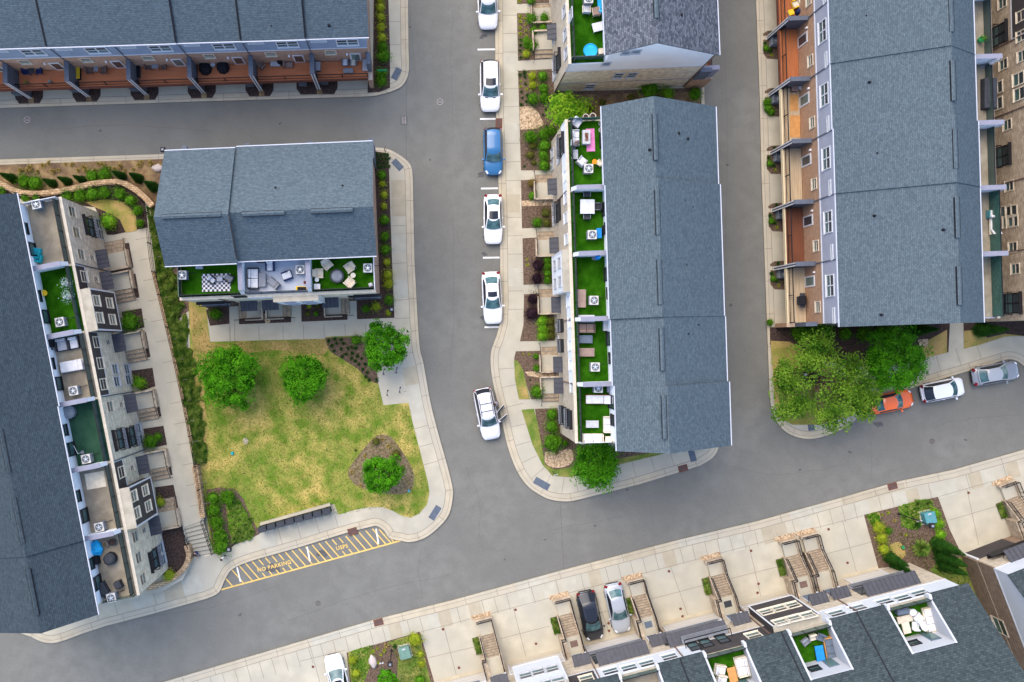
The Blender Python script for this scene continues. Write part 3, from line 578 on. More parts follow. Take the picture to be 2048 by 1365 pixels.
# oil marks on the asphalt
for i, (px, py, s) in enumerate([(966, 73, 1), (962, 350, 1.2), (968, 508, .8), (548, 1137, 2.2), (645, 1107, 1.6), (1757, 850, 1.2), (1820, 806, 1.2), (1415, 520, .8), (1255, 980, .5), (820, 55, .5), (964, 240, .5), (966, 636, 1.0), (971, 160, .5), (1700, 905, .6), (1190, 1052, .5), (1090, 1080, .4), (860, 320, .4), (1454, 330, .5), (1462, 610, .6), (200, 262, .5), (560, 248, .4), (1010, 1120, .4), (480, 1230, .5), (1930, 880, .5), (1600, 940, .4)]):
    mb = MB(); random.seed(i); n = 9; pts = [(s * .22 * (1 + random.uniform(-.5, .5)) * math.cos(k / n * 6.283) * 1.5, s * .22 * (1 + random.uniform(-.5, .5)) * math.sin(k / n * 6.283)) for k in range(n)]
    mb.poly(pts, 0); o = link('oil_stain', mb.mesh('oil_stain', 'stain'), None, P(px, py, -.0165 + .0002 * i), R(random.uniform(-40, 40))); o['kind'] = 'structure'

# slabs of another tone, tyre marks and cracks
rnd_ = random.Random(11)
def strip_slabs(edge, side, d0, d1, step, every, name='paving_slab'):
    path = gw(edge); L = 0; mb = [MB(), MB()]
    for i in range(len(path) - 1):
        a = Vector(path[i]); b = Vector(path[i + 1]); Ls = (b - a).length; t = (b - a) / Ls; n_ = Vector((-t.y, t.x)) * side; k = 0
        while (k + 1) * step < Ls:
            if rnd_.random() < every:
                p = a + t * (k * step + .02); q = a + t * ((k + 1) * step - .02); mb[rnd_.random() < .5].add([(*v, ZS + .0075) for v in ((p + n_ * d0), (q + n_ * d0), (q + n_ * d1), (p + n_ * d1))], [(0, 1, 2, 3) if side > 0 else (3, 2, 1, 0)])
            k += 1
    for m_, q in (('slab_tan', mb[0]), ('slab_pale', mb[1])):
        if q.f: struct(name, q, m_)
strip_slabs([(620, 1277), (746, 1240), (905.6, 1200), (1120, 1141.5), (1355, 1080), (1515, 1042), (1680, 996), (1904, 940), (2048, 899)], -1, .78, 2.33, 1.22, .45)
strip_slabs([(620, 1277), (746, 1240), (905.6, 1200), (1120, 1141.5), (1355, 1080), (1515, 1042), (1680, 996), (1904, 940), (2048, 899)], -1, .03, .70, 3.1, .3)
strip_slabs([(990, 0), (991, 211), (996.5, 353), (1001, 620)], +1, .76, 2.0, 1.75, .4)
strip_slabs([(826.5, 360), (829, 522), (835.6, 648), (847, 728), (874, 860)], -1, .76, 2.1, 1.75, .4)
strip_slabs([(414, 1197), (311, 1226), (170, 1266)], -1, .78, 2.6, 1.9, .5)
strip_slabs([(700, 1065), (600, 1094), (520, 1117)], -1, .78, 2.5, 1.85, .5)
ck = MB()
def crack(pts, w=.02):
    P_ = gw(SP(pts, 5)); out = [(x + rnd_.uniform(-.07, .07), y + rnd_.uniform(-.07, .07)) for x, y in P_]; pathline(ck, out, w, -.0155, 0)
for pts in ([(842, 1100), (838, 1150), (846, 1200)], [(905, 20), (902, 150), (908, 290)], [(905, 420), (908, 600), (900, 760)], [(930, 930), (960, 1010), (955, 1090)], [(1100, 1060), (1180, 1045), (1260, 1030)], [(1450, 930), (1560, 950), (1690, 930)], [(1710, 850), (1740, 880), (1742, 960)], [(820, 20), (830, 150)], [(250, 1240), (420, 1215), (560, 1170)], [(560, 1250), (720, 1190), (900, 1150)], [(100, 260), (250, 250), (420, 262)], [(1450, 100), (1455, 300), (1448, 520)], [(1880, 850), (1960, 835), (2040, 830)], [(1300, 1010), (1310, 1060)]): crack(pts)
for x0, y0, x1, y1 in ((812.5, 160, 812.5, 322), (1120, 1000, 1128, 1138)): ck.line(P(x0, y0), P(x1, y1), .035, -.0155)
struct('road_crack', ck, 'crack')
# ================================================================ BUILDINGS
class Row:
    """a terraced row: O and E are the photo pixels of the two ends of its front wall at ground level; local x along the front, y into the building"""
    def __init__(s, name, label, O, E, zb, n, cat='building'):
        o = P(*O, zb); e = P(*E, zb); s.o = o; s.u = (e - o); s.L = s.u.length; s.u.normalize(); s.w = Vector((-s.u.y, s.u.x, 0)); s.zb = zb; s.n = n
        s.ang = math.atan2(s.u.y, s.u.x); s.t = thing(name, label, cat, o, s.ang); s.pitch = s.L / n
    def loc(s, px, py, z):
        d = P(px, py, z + s.zb) - s.o; return d.dot(s.u), d.dot(s.w)
    def pick(s, px, py, y0=0.0):
        g = P(px, py, 0); c = Vector((0, 0, H)); d = g - c
        yc = (c - s.o).dot(s.w); yd = d.dot(s.w); t = (y0 - yc) / yd; p = c + d * t
        return (p - s.o).dot(s.u), p.z - s.zb
    def world(s, x, y, z): return s.o + s.u * x + s.w * y + Vector((0, 0, z))
WM = {}
def window_mesh(w, h, style):
    k = (w, h, style)
    if k in WM: return WM[k]
    f = MB(); b = 0.09 if style != 'slit' else .12; d = .07
    fm = {'white': 'white_trim', 'slit': 'white_trim', 'cream': 'cream', 'dark': 'black_metal', 'tan': 'beige', 'pale': 'pale_grey'}[style]
    for x0, x1, z0, z1 in ((-w / 2 - b, w / 2 + b, h / 2, h / 2 + b), (-w / 2 - b, w / 2 + b, -h / 2 - b, -h / 2), (-w / 2 - b, -w / 2, -h / 2, h / 2), (w / 2, w / 2 + b, -h / 2, h / 2)):
        f.box(x0, x1, -d, 0, z0, z1)
    if h > .6: f.box(-w / 2, w / 2, -d * .8, 0, -.03, .03)
    if w > 1.5: f.box(-.05, .05, -d * .9, 0, -h / 2, h / 2)
    sl = MB(); sl.box(-w / 2 - b * 1.3, w / 2 + b * 1.3, -d - .07, 0, -h / 2 - b - .06, -h / 2 - b)
    p = MB(); p.add([(-w / 2, -.02, -h / 2), (w / 2, -.02, -h / 2), (w / 2, -.02, 0), (-w / 2, -.02, 0)], [(0, 1, 2, 3)], 0)
    p.add([(-w / 2, -.02, 0), (w / 2, -.02, 0), (w / 2, -.02, h / 2), (-w / 2, -.02, h / 2)], [(0, 1, 2, 3)], 1)
    WM[k] = (f.mesh('window', fm), p.mesh('pane', ['glass', 'dark_glass']), sl.mesh('sill', fm)); return WM[k]
WC = {}
def win(row, x, z, w=.9, h=1.4, style='white', y=0.0, face=0):
    n = WC.get(row, 0)
    if n >= 95: return
    WC[row] = n + 1
    a, b, c = window_mesh(w, h, style); o = link('window', a, row.t, (x, y, z), face); link('pane', b, o)
    if style not in ('slit',): link('sill', c, o)
    return o
def winpx(row, lst, w=.9, h=1.4, style='white', y=-0.003):
    for px, py in lst:
        x, z = row.pick(px, py, y); win(row, x, z, w, h, style, y)
def juliet(row, px, py, w=1.7, h=2.3, y=0.0):
    x, z = row.pick(px, py, y); win(row, x, z, w * .82, h * .9, 'dark', y)
    b = MB(); d = .38; z0 = z - h / 2; 
    fl = MB(); fl.box(x - w / 2, x + w / 2, y - d, y - .003, z0 - .1, z0); fl.build('balcony_floor', 'grey', row.t)
    for xx in [x - w / 2 + w * k / 7 for k in range(8)]: b.box(xx - .012, xx + .012, y - d, y - d + .03, z0, z0 + 1)
    for yy in (y - d, y - d * .5): b.box(x - w / 2 - .015, x - w / 2 + .015, yy, yy + .03, z0, z0 + 1); b.box(x + w / 2 - .015, x + w / 2 + .015, yy, yy + .03, z0, z0 + 1)
    b.box(x - w / 2 - .03, x + w / 2 + .03, y - d - .03, y - d + .03, z0 + 1.0, z0 + 1.06); b.box(x - w / 2 - .03, x - w / 2 + .03, y - d + .03, y - .003, z0 + 1, z0 + 1.06); b.box(x + w / 2 - .03, x + w / 2 + .03, y - d + .03, y - .003, z0 + 1, z0 + 1.06)
    b.build('balcony_rail', 'black_metal', row.t)
    lb = MB(); lb.box(x - w / 2, x + w / 2, y - .3, y - .003, z + h / 2 + .12, z + h / 2 + .2); lb.build('window_hood', 'black_metal', row.t)
def canopy(row, x, w=1.55, z=3.0, d=.85, y=0.0, m='seam_metal', drop=.25):
    c = MB(); zi = z + drop
    vs = [(x - w / 2, y - d, z), (x + w / 2, y - d, z), (x + w / 2, y - .003, zi), (x - w / 2, y - .003, zi)]
    lo = [(a, b, c_ - .1) for a, b, c_ in vs]
    c.add(lo + vs, [(4, 5, 6, 7), (3, 2, 1, 0), (0, 1, 5, 4), (1, 2, 6, 5), (2, 3, 7, 6), (3, 0, 4, 7)])
    n = max(3, round(w / .42))
    for k in range(n + 1):
        xx = x - w / 2 + w * k / n; c.add([(xx - .015, y - d, z), (xx + .015, y - d, z), (xx + .015, y - .003, zi), (xx - .015, y - .003, zi), (xx - .015, y - d, z + .05), (xx + .015, y - d, z + .05), (xx + .015, y - .003, zi + .05), (xx - .015, y - .003, zi + .05)],
             [(4, 5, 6, 7), (0, 1, 5, 4), (1, 2, 6, 5), (3, 0, 4, 7)])
    o = c.build('canopy', m, row.t)
    for sx in (-1, 1):
        b = MB(); b.tube((x + sx * (w / 2 - .08), y - .03, z - .7), (x + sx * (w / 2 - .08), y - d + .1, z - .1), .025); b.build('bracket', 'black_metal', row.t)
    return o
def doorway(row, x, y=0.0, z=0.3, m='slate'):
    d = MB(); d.box(x - .48, x + .48, y - .05, y - .003, z, z + 2.1); o = d.build('door', m, row.t)
    h = MB(); h.tube((x + .35, y - .1, z + 1.0), (x + .35, y - .05, z + 1.0), .03); h.build('handle', 'rim', o)
    f = MB(); f.box(x - .56, x - .48, y - .07, y - .003, z, z + 2.2); f.box(x + .48, x + .56, y - .07, y - .003, z, z + 2.2); f.box(x - .48, x + .48, y - .07, y - .003, z + 2.1, z + 2.2); f.build('door_frame', 'white_trim', o)
def bay(row, x0, x1, z0, z1, d, m, wins, trim='white_trim'):
    b = MB(); b.box(x0, x1, -d, -.003, z0, z1, 0); o = b.build('bay', m, row.t)
    r = MB(); r.box(x0 - .05, x1 + .05, -d - .06, -.006, z1, z1 + .08); r.build('bay_roof', 'roof_membrane', o)
    t = MB()
    for (a, b_, c, e) in ((x0 - .05, x0 + .09, z0, z1), (x1 - .09, x1 + .05, z0, z1)): t.box(a, b_, -d - .03, -d, c, e)
    t.box(x0 + .09, x1 - .09, -d - .03, -d, z1 - .14, z1); t.box(x0 + .09, x1 - .09, -d - .03, -d, z0, z0 + .14); t.build('bay_trim', trim, o)
    for (x, z) in wins: win(row, x, z, .8, 1.35, 'cream' if m == 'dark_siding' else 'pale', -d - .003)
def roof_slab(row, x0, x1, prof, th=.14, dz=0.0, dy=0.0, m='shingle'):
    """prof: (y, z) from front eave over the ridge to the rear eave"""
    pr = [(y + dy, z + dz) for y, z in prof]; lo = [(y, z - th) for y, z in reversed(pr)]
    r = MB(); r.xprism(pr + lo, x0, x1); return r.build('roof', m, row.t)
def gutter(row, x0, x1, y, z, parent=None):
    g = MB(); g.box(x0, x1, y - .04, y + .04, z - .16, z - .01); g.build('gutter', 'gutter_grey', parent or row.t)
def downpipe(row, x, y, z0, z1, m='divider_grey'):
    g = MB(); g.box(x - .045, x + .045, y - .10, y - .003, z0, z1); g.build('downpipe', m, row.t)
def party_wall(row, x, y0, y1, z0, z1, side='white_siding', th=.30, lip=.35):
    """dividing wall between two roof terraces"""
    w = MB(); w.box(x - th / 2, x + th / 2, y0, y1, z0, z1, 0); o = w.build('terrace_divider', side, row.t)
    c = MB(); c.box(x - th / 2 - .05, x + th / 2 + .05, y0 - .04, y1, z1, z1 + .06); c.build('divider_cap', 'lavender_cap', o)
    s_ = MB(); s_.add([(x - th / 2 - .02, y0 - .04, z1), (x + th / 2 + .02, y0 - .04, z1), (x + th / 2 + .02, y0 - lip, z0 + .85), (x - th / 2 - .02, y0 - lip, z0 + .85),
                       (x - th / 2 - .02, y0 - .0, z0 + .4), (x + th / 2 + .02, y0 - .0, z0 + .4)], [(3, 2, 1, 0), (0, 4, 3), (1, 2, 5), (3, 4, 5, 2)]); s_.build('divider_front', 'white_trim', o)
def terrace_rail(row, x0, x1, y, z, m='rail_glass', h=1.0):
    g = MB(); g.box(x0, x1, y - .015, y + .015, z, z + h); o = g.build('terrace_rail', m, row.t)
    b = MB(); b.box(x0, x1, y - .03, y + .03, z + h, z + h + .05)
    k = max(2, round((x1 - x0) / 1.3))
    for i in range(k + 1): xx = x0 + (x1 - x0) * i / k; b.box(xx - .025, xx + .025, y - .045, y - .017, z, z + h)
    b.build('rail_post', 'black_metal', o)

def front_and_body(row, ub, stone, upper, depth=12.35, rim=8.9, ytb=3.05, zr=14.1, ye=2.78, ze=11.4, yr=6.4, zrear=10.0, x0=0, x1=None, rear='red_brick', rear_up='blue_siding', end_low=None, end_up=None, zsplit=6.85):
    """ub: list of (x0, x1, upper material) on the front"""
    L = x1 if x1 is not None else row.L
    lo = MB(); lo.xprism([(0, 0), (depth, 0), (depth, zsplit), (0, zsplit)], x0, L); lo.build('wall', end_low or stone, row.t)
    up = MB(); up.xprism([(.002, zsplit), (depth, zsplit), (depth, zrear - .05), (yr, zr - .16), (ye + .3, ze - .12 + .1), (ytb, ze - .1), (ytb, rim), (.002, rim)], x0, L); up.build('upper_wall', end_up or stone, row.t)
    for (a, b, m) in ub:
        f = MB(); f.box(a, b, -.012, -.002, 0, zsplit, 0); f.build('stone_front', stone, row.t)
        f = MB(); f.box(a, b, -.03 if m != stone else -.012, -.002, zsplit, rim + .28, 0); f.build('front_panel', m, row.t)
        if m != stone:
            f = MB(); f.box(a, b, -.05, -.031, zsplit, zsplit + .14); f.box(a, a + .12, -.05, -.031, zsplit + .14, rim + .28); f.box(b - .12, b, -.05, -.031, zsplit + .14, rim + .28); f.build('panel_trim', 'white_trim', row.t)
    c = MB(); c.box(x0 - .03, L + .03, -.06, .2, rim + .28, rim + .34); c.build('parapet_cap', 'beige', row.t)
    p = MB(); p.box(x0, L, .0, .18, rim, rim + .28); p.build('parapet', stone, row.t)
def rear_side(row, units, depth, decks, brick='red_brick', siding='blue_siding', beam=('rust', 'white_trim'), pair=.3, slit=.82, bw=.6, dr=.22, zsplit=6.8, ztop=10.0, mirror=False, endpier=None, detail=True):
    """garage side: brick storey over decks, siding band above, dividers between the units. units: list of unit boundaries in local x"""
    y = depth; X0, X1 = units[0], units[-1]
    b = MB(); b.box(X0, X1, y + .002, y + .02, 0, zsplit); b.build('brick_front', brick, row.t)
    s_ = MB(); s_.box(X0, X1, y + .002, y + .05, zsplit, ztop - .1); s_.build('siding_band', siding, row.t)
    t = MB(); t.box(X0, X1, y + .051, y + .10, zsplit - .04, zsplit + .12); t.build('band_trim', 'white_trim', row.t)
    DW = 1.67
    for i in range(len(units) - 1):
        a, c = units[i], units[i + 1]; w_ = c - a; fx = lambda f: a + w_ * f
        if detail:
            win(row, fx(pair), 8.45, 1.75, 1.35, 'white', y + .053, math.pi)
            win(row, fx(slit), 8.95, 1.15, .22, 'slit', y + .053, math.pi)
            win(row, fx(bw), 5.75, .85, .8, 'tan', y + .024, math.pi)
            d = MB(); d.box(fx(dr) - .5, fx(dr) + .5, y + .023, y + .07, 3.02, 5.15, 0); d.box(fx(dr) - .36, fx(dr) + .36, y + .071, y + .08, 3.3, 4.95, 1); o = d.build('deck_door', ['white_trim', 'dark_glass' if i % 3 else 'glass'], row.t)
            l = MB(); l.box(fx(dr + .14) - .07, fx(dr + .14) + .07, y + .023, y + .16, 5.0, 5.25); l.build('wall_lamp', 'lamp', row.t)
        g = MB(); g.box(fx(.18), fx(.82), y + .022, y + .04, 0.15, 2.4); g.build('garage_door', 'garage_door', row.t)
        dm, bm = decks[i % len(decks)]
        k = MB(); k.box(a + .17, c - .17, y + .055, y + DW, 2.85, 3.0); o = k.build('deck', dm, row.t)
        k = MB(); k.box(a + .17, c - .17, y + DW, y + DW + .1, 2.6, 3.04); k.build('deck_beam', bm, o)
        r = MB(); n = 26
        for q in range(n + 1):
            xx = a + .2 + (w_ - .4) * q / n; r.box(xx - .009, xx + .009, y + DW - .14, y + DW - .12, 3.0, 3.98)
        r.box(a + .2, c - .2, y + DW - .17, y + DW - .09, 3.98, 4.03); r.box(a + .2, c - .2, y + DW - .15, y + DW - .11, 3.1, 3.13)
        for xx in (a + .22, (a + c) / 2, c - .22): r.box(xx - .04, xx + .04, y + DW - .17, y + DW - .09, 3, 4.05)
        r.build('deck_rail', 'black_metal', row.t)
    for i, x in enumerate(units):
        if i in (0,) and endpier == 'start' or (i == len(units) - 1 and endpier == 'end'):
            q = MB(); q.box(x - .19, x + .19, y + .055, y + 1.85, 0, 3.0); q.build('end_pier', brick, row.t)
            q = MB(); q.box(x - .19, x + .19, y + .055, y + 1.1, 3.0, 5.5); q.build('end_screen', 'divider_grey', row.t)
            continue
        q = MB(); q.box(x - .13, x + .13, y + .055, y + 1.78, 0, 5.5); o = q.build('deck_divider', 'divider_grey', row.t)
        q = MB(); q.box(x - .17, x - .07, y + 1.781, y + 1.83, 0, 5.5); q.box(x + .07, x + .17, y + 1.781, y + 1.83, 0, 5.5); q.build('divider_edge', 'white_trim', o)
        q = MB(); q.box(x - .2, x + .2, y + .055, y + 1.85, 5.501, 5.58); q.build('divider_cap', 'divider_grey', o)
        q = MB(); q.box(x - .04, x + .04, y + .052, y + .12, 5.6, ztop - .2); q.build('downpipe', 'divider_grey', row.t)
def vents(row, lst, m='seam_metal'):
    """plumbing vent stubs at photo pixels, on the roof planes"""
    for px, py in lst:
        for z in [x * .05 for x in range(190, 300)]:
            x, y = row.loc(px, py, z)
            if z >= roof_z(row, y): break
        v = MB(); v.cyl(x, y, z - .1, z + .20, .07, n=8); v.cyl(x, y, z - .1, z + .05, .15, .10, n=8); v.build('roof_vent', 'black', row.t)
def roof_z(row, y):
    pr = row.prof
    for (y0, z0), (y1, z1) in zip(pr, pr[1:]):
        if y0 <= y <= y1: return z0 + (z1 - z0) * (y - y0) / (y1 - y0)
    return 99
def ridge_vent(row, x0, x1, dz=0, m='shingle'):
    yr, zr = row.prof[1]; g = MB()
    g.xprism([(yr - .17, zr - .11 + dz + .12), (yr, zr + dz + .10), (yr + .17, zr - .11 + dz + .12), (yr + .17, zr - .11 + dz), (yr, zr + dz - .01), (yr - .17, zr - .11 + dz)][::-1], x0, x1); g.build('ridge_vent', m, row.t)
    s_ = MB(); s_.box(x0, x1, yr - .215, yr - .175, zr - .15 + dz, zr + .0 + dz); s_.build('vent_flashing', 'black', row.t); s_ = MB(); s_.box(x0, x1, yr + .175, yr + .215, zr - .15 + dz, zr + .0 + dz); s_.build('vent_flashing', 'black', row.t)
def terrace_floor(row, x0, x1, y0, y1, z, m):
    f = MB(); f.box(x0, x1, y0, y1, z + .004, z + .03); f.build('terrace_floor', m, row.t)
def terrace_back(row, x0, x1, ytb, rim, ztop, flip=False):
    """door and window on the terrace's rear wall"""
    w_ = x1 - x0; b = MB(); b.box(x0, x1, ytb - .02, ytb - .002, rim, ztop); b.build('terrace_wall', 'white_siding', row.t)
    win(row, x0 + w_ * (.3 if not flip else .7), rim + 1.15, 1.0, 1.9, 'dark', ytb - .022); win(row, x0 + w_ * (.62 if not flip else .38), rim + 1.5, .8, .9, 'dark', ytb - .022)
def porch(row, x, w=1.6, d=2.0, z=.45, side=1, zb=0, steps=3, name='porch'):
    """landing under the canopy with low wall and steps going off along the facade"""
    b = MB(); b.box(x - w / 2, x + w / 2, -d, -.02, 0, z); o = b.build(name, 'concrete', row.t)
    wl = MB(); wl.box(x - side * (w / 2 + .08) - .07, x - side * (w / 2 + .08) + .07, -d - .1, -.02, 0, z + .4); wl.box(x - w / 2 - .1, x + w / 2 + .1, -d - .24, -d - .1, 0, z + .4); wl.build('porch_wall', 'brown_stone', o)
    st = MB()
    for k in range(steps):
        xa = x + side * (w / 2 + k * .38); xb = xa + side * .38; st.box(min(xa, xb), max(xa, xb), -d, -.02, 0, z * (steps - k) / (steps + 1)); st.box(xb - .03, xb + .03, -d, -.02, z * (steps - k) / (steps + 1) + .001, z * (steps - k) / (steps + 1) + .004, 1)
    st.build('porch_step', ['step_brick', 'joint'], o)
    r = MB(); xe = x + side * (w / 2 + steps * .38); r.tube((x - side * w / 2, -d - .15, z + .85), (x + side * w / 2, -d - .15, z + .85), .025); r.tube((x + side * w / 2, -d - .15, z + .85), (xe, -d - .15, .85), .025)
    for xx, zz in ((x - side * w / 2, z), (x, z), (x + side * w / 2, z), (xe, 0)): r.tube((xx, -d - .15, zz), (xx, -d - .15, zz + .85), .02)
    r.build('porch_rail', 'black_metal', o)

# ---------------------------------------------------------------- C: long terrace row on the centre island
PROF = [(2.70, 11.4), (6.38, 14.1), (12.62, 10.0)]
def std_roofs(row, blocks, gut=True, m='shingle', seamdark=True):
    for i, (x0, x1, dz, dy) in enumerate(blocks):
        roof_slab(row, x0, x1, row.prof, dz=dz, dy=dy, m=m)
        gutter(row, x0 + .02, x1 - .02, row.prof[0][0] + dy - .06, row.prof[0][1] + dz); gutter(row, x0 + .02, x1 - .02, row.prof[-1][0] + dy + .06, row.prof[-1][1] + dz)
c = Row('terrace_row_building', 'long grey-roofed row on the centre island with five green turf roof terraces facing the street', (1101.5, 286), (1120, 866), 0, 5); c.prof = PROF
uc = [0, 6.05, 11.6, 17.1, 22.6, c.L]
ub = [uc[i] for i in range(6)]
sp = [('white_siding'), ('tan_stone'), ('white_siding'), ('white_siding'), ('tan_stone')]
front_and_body(c, [(ub[i] + .01, ub[i + 1] - .01, sp[i]) for i in range(5)], 'tan_stone', None, depth=12.3, end_up='tan_stone')
std_roofs(c, [(-.55, 6.05, 0, 0), (6.05, 17.2, .14, .10), (17.2, 22.75, .0, .22), (22.75, c.L + .55, .14, .34)])
for a, b in ((.9, 4.6), (7.0, 10.6), (12.6, 16.2), (18.1, 21.5), (23.5, 27.0)): ridge_vent(c, a, b, .1)
vents(c, [(1358, 267), (1376, 278), (1369, 402), (1384, 415), (1372, 530), (1376, 668), (1396, 650), (1388, 790), (1380, 820), (1300, 300)])
for i in range(5):
    terrace_floor(c, ub[i] + .1, ub[i + 1] - .1, .2, 3.04, 8.9, 'turf'); terrace_back(c, ub[i] + .16, ub[i + 1] - .16, 3.05, 8.9, 11.28)
    terrace_rail(c, ub[i] + .16, ub[i + 1] - .16, .42, 8.9)
for i in (1, 2, 3, 4): party_wall(c, ub[i], .55, 3.03, 8.93, 10.75)
g_ = MB(); g_.box(.02, .05, .2, 3.0, 9.1, 10.0); g_.build('side_rail', 'green_glass', c.t); g_ = MB(); g_.box(c.L - .05, c.L - .02, .2, 3.0, 9.1, 9.9); g_.build('side_rail', 'white_trim', c.t)
winpx(c, [(1105.6, 307), (1106, 331), (1117, 292), (1118, 317), (1108.5, 417), (1110, 441)], .75, 1.35, 'pale')
winpx(c, [(1131, 353), (1132.5, 397), (1132.5, 436), (1134, 479), (1138, 604), (1141, 646), (1141, 692), (1142.6, 731), (1145, 775)], .75, 1.3, 'white')
winpx(c, [(1116, 656), (1116, 680), (1122, 820), (1121, 840)], .7, 1.2, 'pale')
juliet(c, 1125, 291, 1.9); juliet(c, 1118, 424, 1.9); juliet(c, 1124.5, 652, 1.2, 1.6); juliet(c, 1125, 692, 1.2, 1.6); juliet(c, 1129, 831, 1.7); juliet(c, 1140.5, 838, 1.7)
x0, _ = c.pick(1122, 501); x1, _ = c.pick(1122, 582)
x0, _ = c.loc(1129, 500, 9.5); x1, _ = c.loc(1129, 583, 9.5)
bay(c, x0, x1, 2.7, 9.15, .62, 'white_siding', [(x0 + .95, 4.7), (x0 + .95, 7.6), (x1 - .95, 4.7), (x1 - .95, 7.6)])
for i, (px, py, sd_) in enumerate([(1094, 374.5, -1), (1097, 492, -1), (1100, 610.5, -1), (1104, 730, -1), (1107, 772, 1)]):
    x, _ = c.loc(px, py, 3.0); canopy(c, x, 1.45); doorway(c, x, z=.45); porch(c, x + .1 * sd_, 1.5, 1.6, .45, sd_, steps=3)
for x in uc[1:5]: downpipe(c, x, 0, .1, 9.0, 'brown')
rear_side(c, uc[:], 12.3, [('brown_deck', 'white_trim')], 'orange_brick', 'grey_siding')

# ---------------------------------------------------------------- N: row north of it, cut by the photo's top edge
nrow = Row('terrace_row_building', 'grey-roofed row at the top edge with a white gable above a taupe stone end wall', (1086, -330), (1108, 185), 0, 4); nrow.prof = PROF
un = [0, 5.5, 11.2, 17.2, nrow.L]; ub = un
front_and_body(nrow, [(ub[i] + .01, ub[i + 1] - .01, ['white_siding', 'tan_stone', 'white_siding', 'tan_stone'][i]) for i in range(4)], 'tan_stone', None, depth=12.3, end_low='lifted_grey_stone', end_up='white_siding')
std_roofs(nrow, [(-.5, 5.5, 0, 0), (5.5, 11.2, .1, 0), (11.2, nrow.L + .06, 0, 0)], m='shingle_warm'); ridge_vent(nrow, 19.5, 22.6, 0); vents(nrow, [(1363, 30)])
for i in range(4):
    terrace_floor(nrow, ub[i] + .1, ub[i + 1] - .1, .2, 3.04, 8.9, 'turf'); terrace_back(nrow, ub[i] + .16, ub[i + 1] - .16, 3.05, 8.9, 11.28); terrace_rail(nrow, ub[i] + .1, ub[i + 1] - .1, .42, 8.9)
for i in (1, 2, 3): party_wall(nrow, ub[i], .55, 3.03, 8.93, 10.75)
g_ = MB(); g_.box(nrow.L - .4, nrow.L - .37, .2, 3.0, 8.95, 9.95); g_.build('side_rail', 'rail_glass', nrow.t)
# end wall: corner trims, windows, terrace planter ledge
def end_win(row, px, py, w, h, style, lo=True):
    """window on the x = L end wall, picked from a pixel"""
    g = P(px, py, 0); c_ = Vector((0, 0, H)); d = g - c_; t_ = (row.L + .01 - (c_ - row.o).dot(row.u)) / d.dot(row.u); p = c_ + d * t_
    a, b, s2 = window_mesh(w, h, style); o = link('window', a, row.t, (row.L + .008, (p - row.o).dot(row.w), p.z - row.zb), math.pi / 2); link('pane', b, o); link('sill', s2, o)
for px, py in ((1237, 151), (1264, 150), (1180, 173)): end_win(nrow, px, py, .75, 1.35, 'pale')
for px, py in ((1252, 105), (1273, 103), (1213, 127)): end_win(nrow, px, py, .6, .7, 'pale')
g_ = MB(); g_.box(nrow.L + .002, nrow.L + .04, 0, 12.3, 6.8, 6.95); g_.box(nrow.L + .002, nrow.L + .04, .0, .14, 6.95, 9.2); g_.build('band_trim', 'white_trim', nrow.t)
g_ = MB(); g_.box(nrow.L + .002, nrow.L + .05, .0, .12, 0, 6.8); g_.box(nrow.L + .002, nrow.L + .05, 12.18, 12.3, 0, 9.9); g_.build('corner_trim', 'brown', nrow.t)
g_ = MB(); g_.box(nrow.L + .002, nrow.L + .03, .12, 12.1, 2.85, 2.95); g_.build('stone_course', 'lavender_cap', nrow.t)
for px, py in ((1143, 30), (1130, 22), (1132, 68), (1133.5, 106)):
    x, z = nrow.pick(px, py); win(nrow, x, z, .75, 1.35, 'pale', -.02)
x, z = nrow.pick(1118, 122); juliet(nrow, 1118, 122, 1.7); winpx(nrow, [(1109, 128), (1110, 150)], .7, 1.3, 'pale')
bay(nrow, 12.0, 16.1, 2.7, 9.15, .62, 'white_siding', [(13, 4.7), (13, 7.6), (15.1, 4.7), (15.1, 7.6)])
x, _ = nrow.loc(1095, 64.5, 3.0); canopy(nrow, x, 1.4); doorway(nrow, x, z=.45); porch(nrow, x, 1.6, 1.7, .45, 1, steps=3)
x, _ = nrow.loc(1095, 10, 3.0); porch(nrow, x, 1.4, 1.7, .3, -1, steps=2)
rear_side(nrow, un[:], 12.3, [('orange_deck', 'rust')], 'orange_brick', 'grey_siding', endpier='end')
g_ = MB(); g_.box(nrow.L - .4, nrow.L - .01, 12.36, 14.1, 3.0, 5.4); g_.build('end_screen', 'lavender_cap', nrow.t)

# ---------------------------------------------------------------- A: three-unit building left of the park
a = Row('terrace_row_building', 'three-unit grey-roofed building above the park with checkered, white and green roof terraces', (410, 609), (760.6, 594.5), 0, 3); a.prof = PROF
ua = [0, a.L / 3 + .1, a.L * 2 / 3 + .1, a.L]; ub = ua
a0, _ = a.loc(478, 560, 9.5); b0, _ = a.loc(620, 560, 9.5); ua = ub = [0, a0 + .35, b0 + .0, a.L]
front_and_body(a, [(ub[0] + .01, ub[1] - .01, 'lifted_grey_stone'), (ub[1] + .01, ub[2] - .01, 'white_siding'), (ub[2] + .01, ub[3] - .01, 'lifted_grey_stone')], 'lifted_grey_stone', None, depth=12.1, end_up='red_brick', end_low='red_brick')
for (x0, x1, dz, dy) in ((-.50, ub[1] - .05, .42, 0), (ub[1] - .05, a.L + .32, 0, .18)):
    roof_slab(a, x0, x1, [(2.70, 11.4), (6.38, 14.1), (12.5, 10.0)], dz=dz, dy=dy); gutter(a, x0, x1, 2.64 + dy, 11.4 + dz); gutter(a, x0, x1, 12.56 + dy, 10.0 + dz)
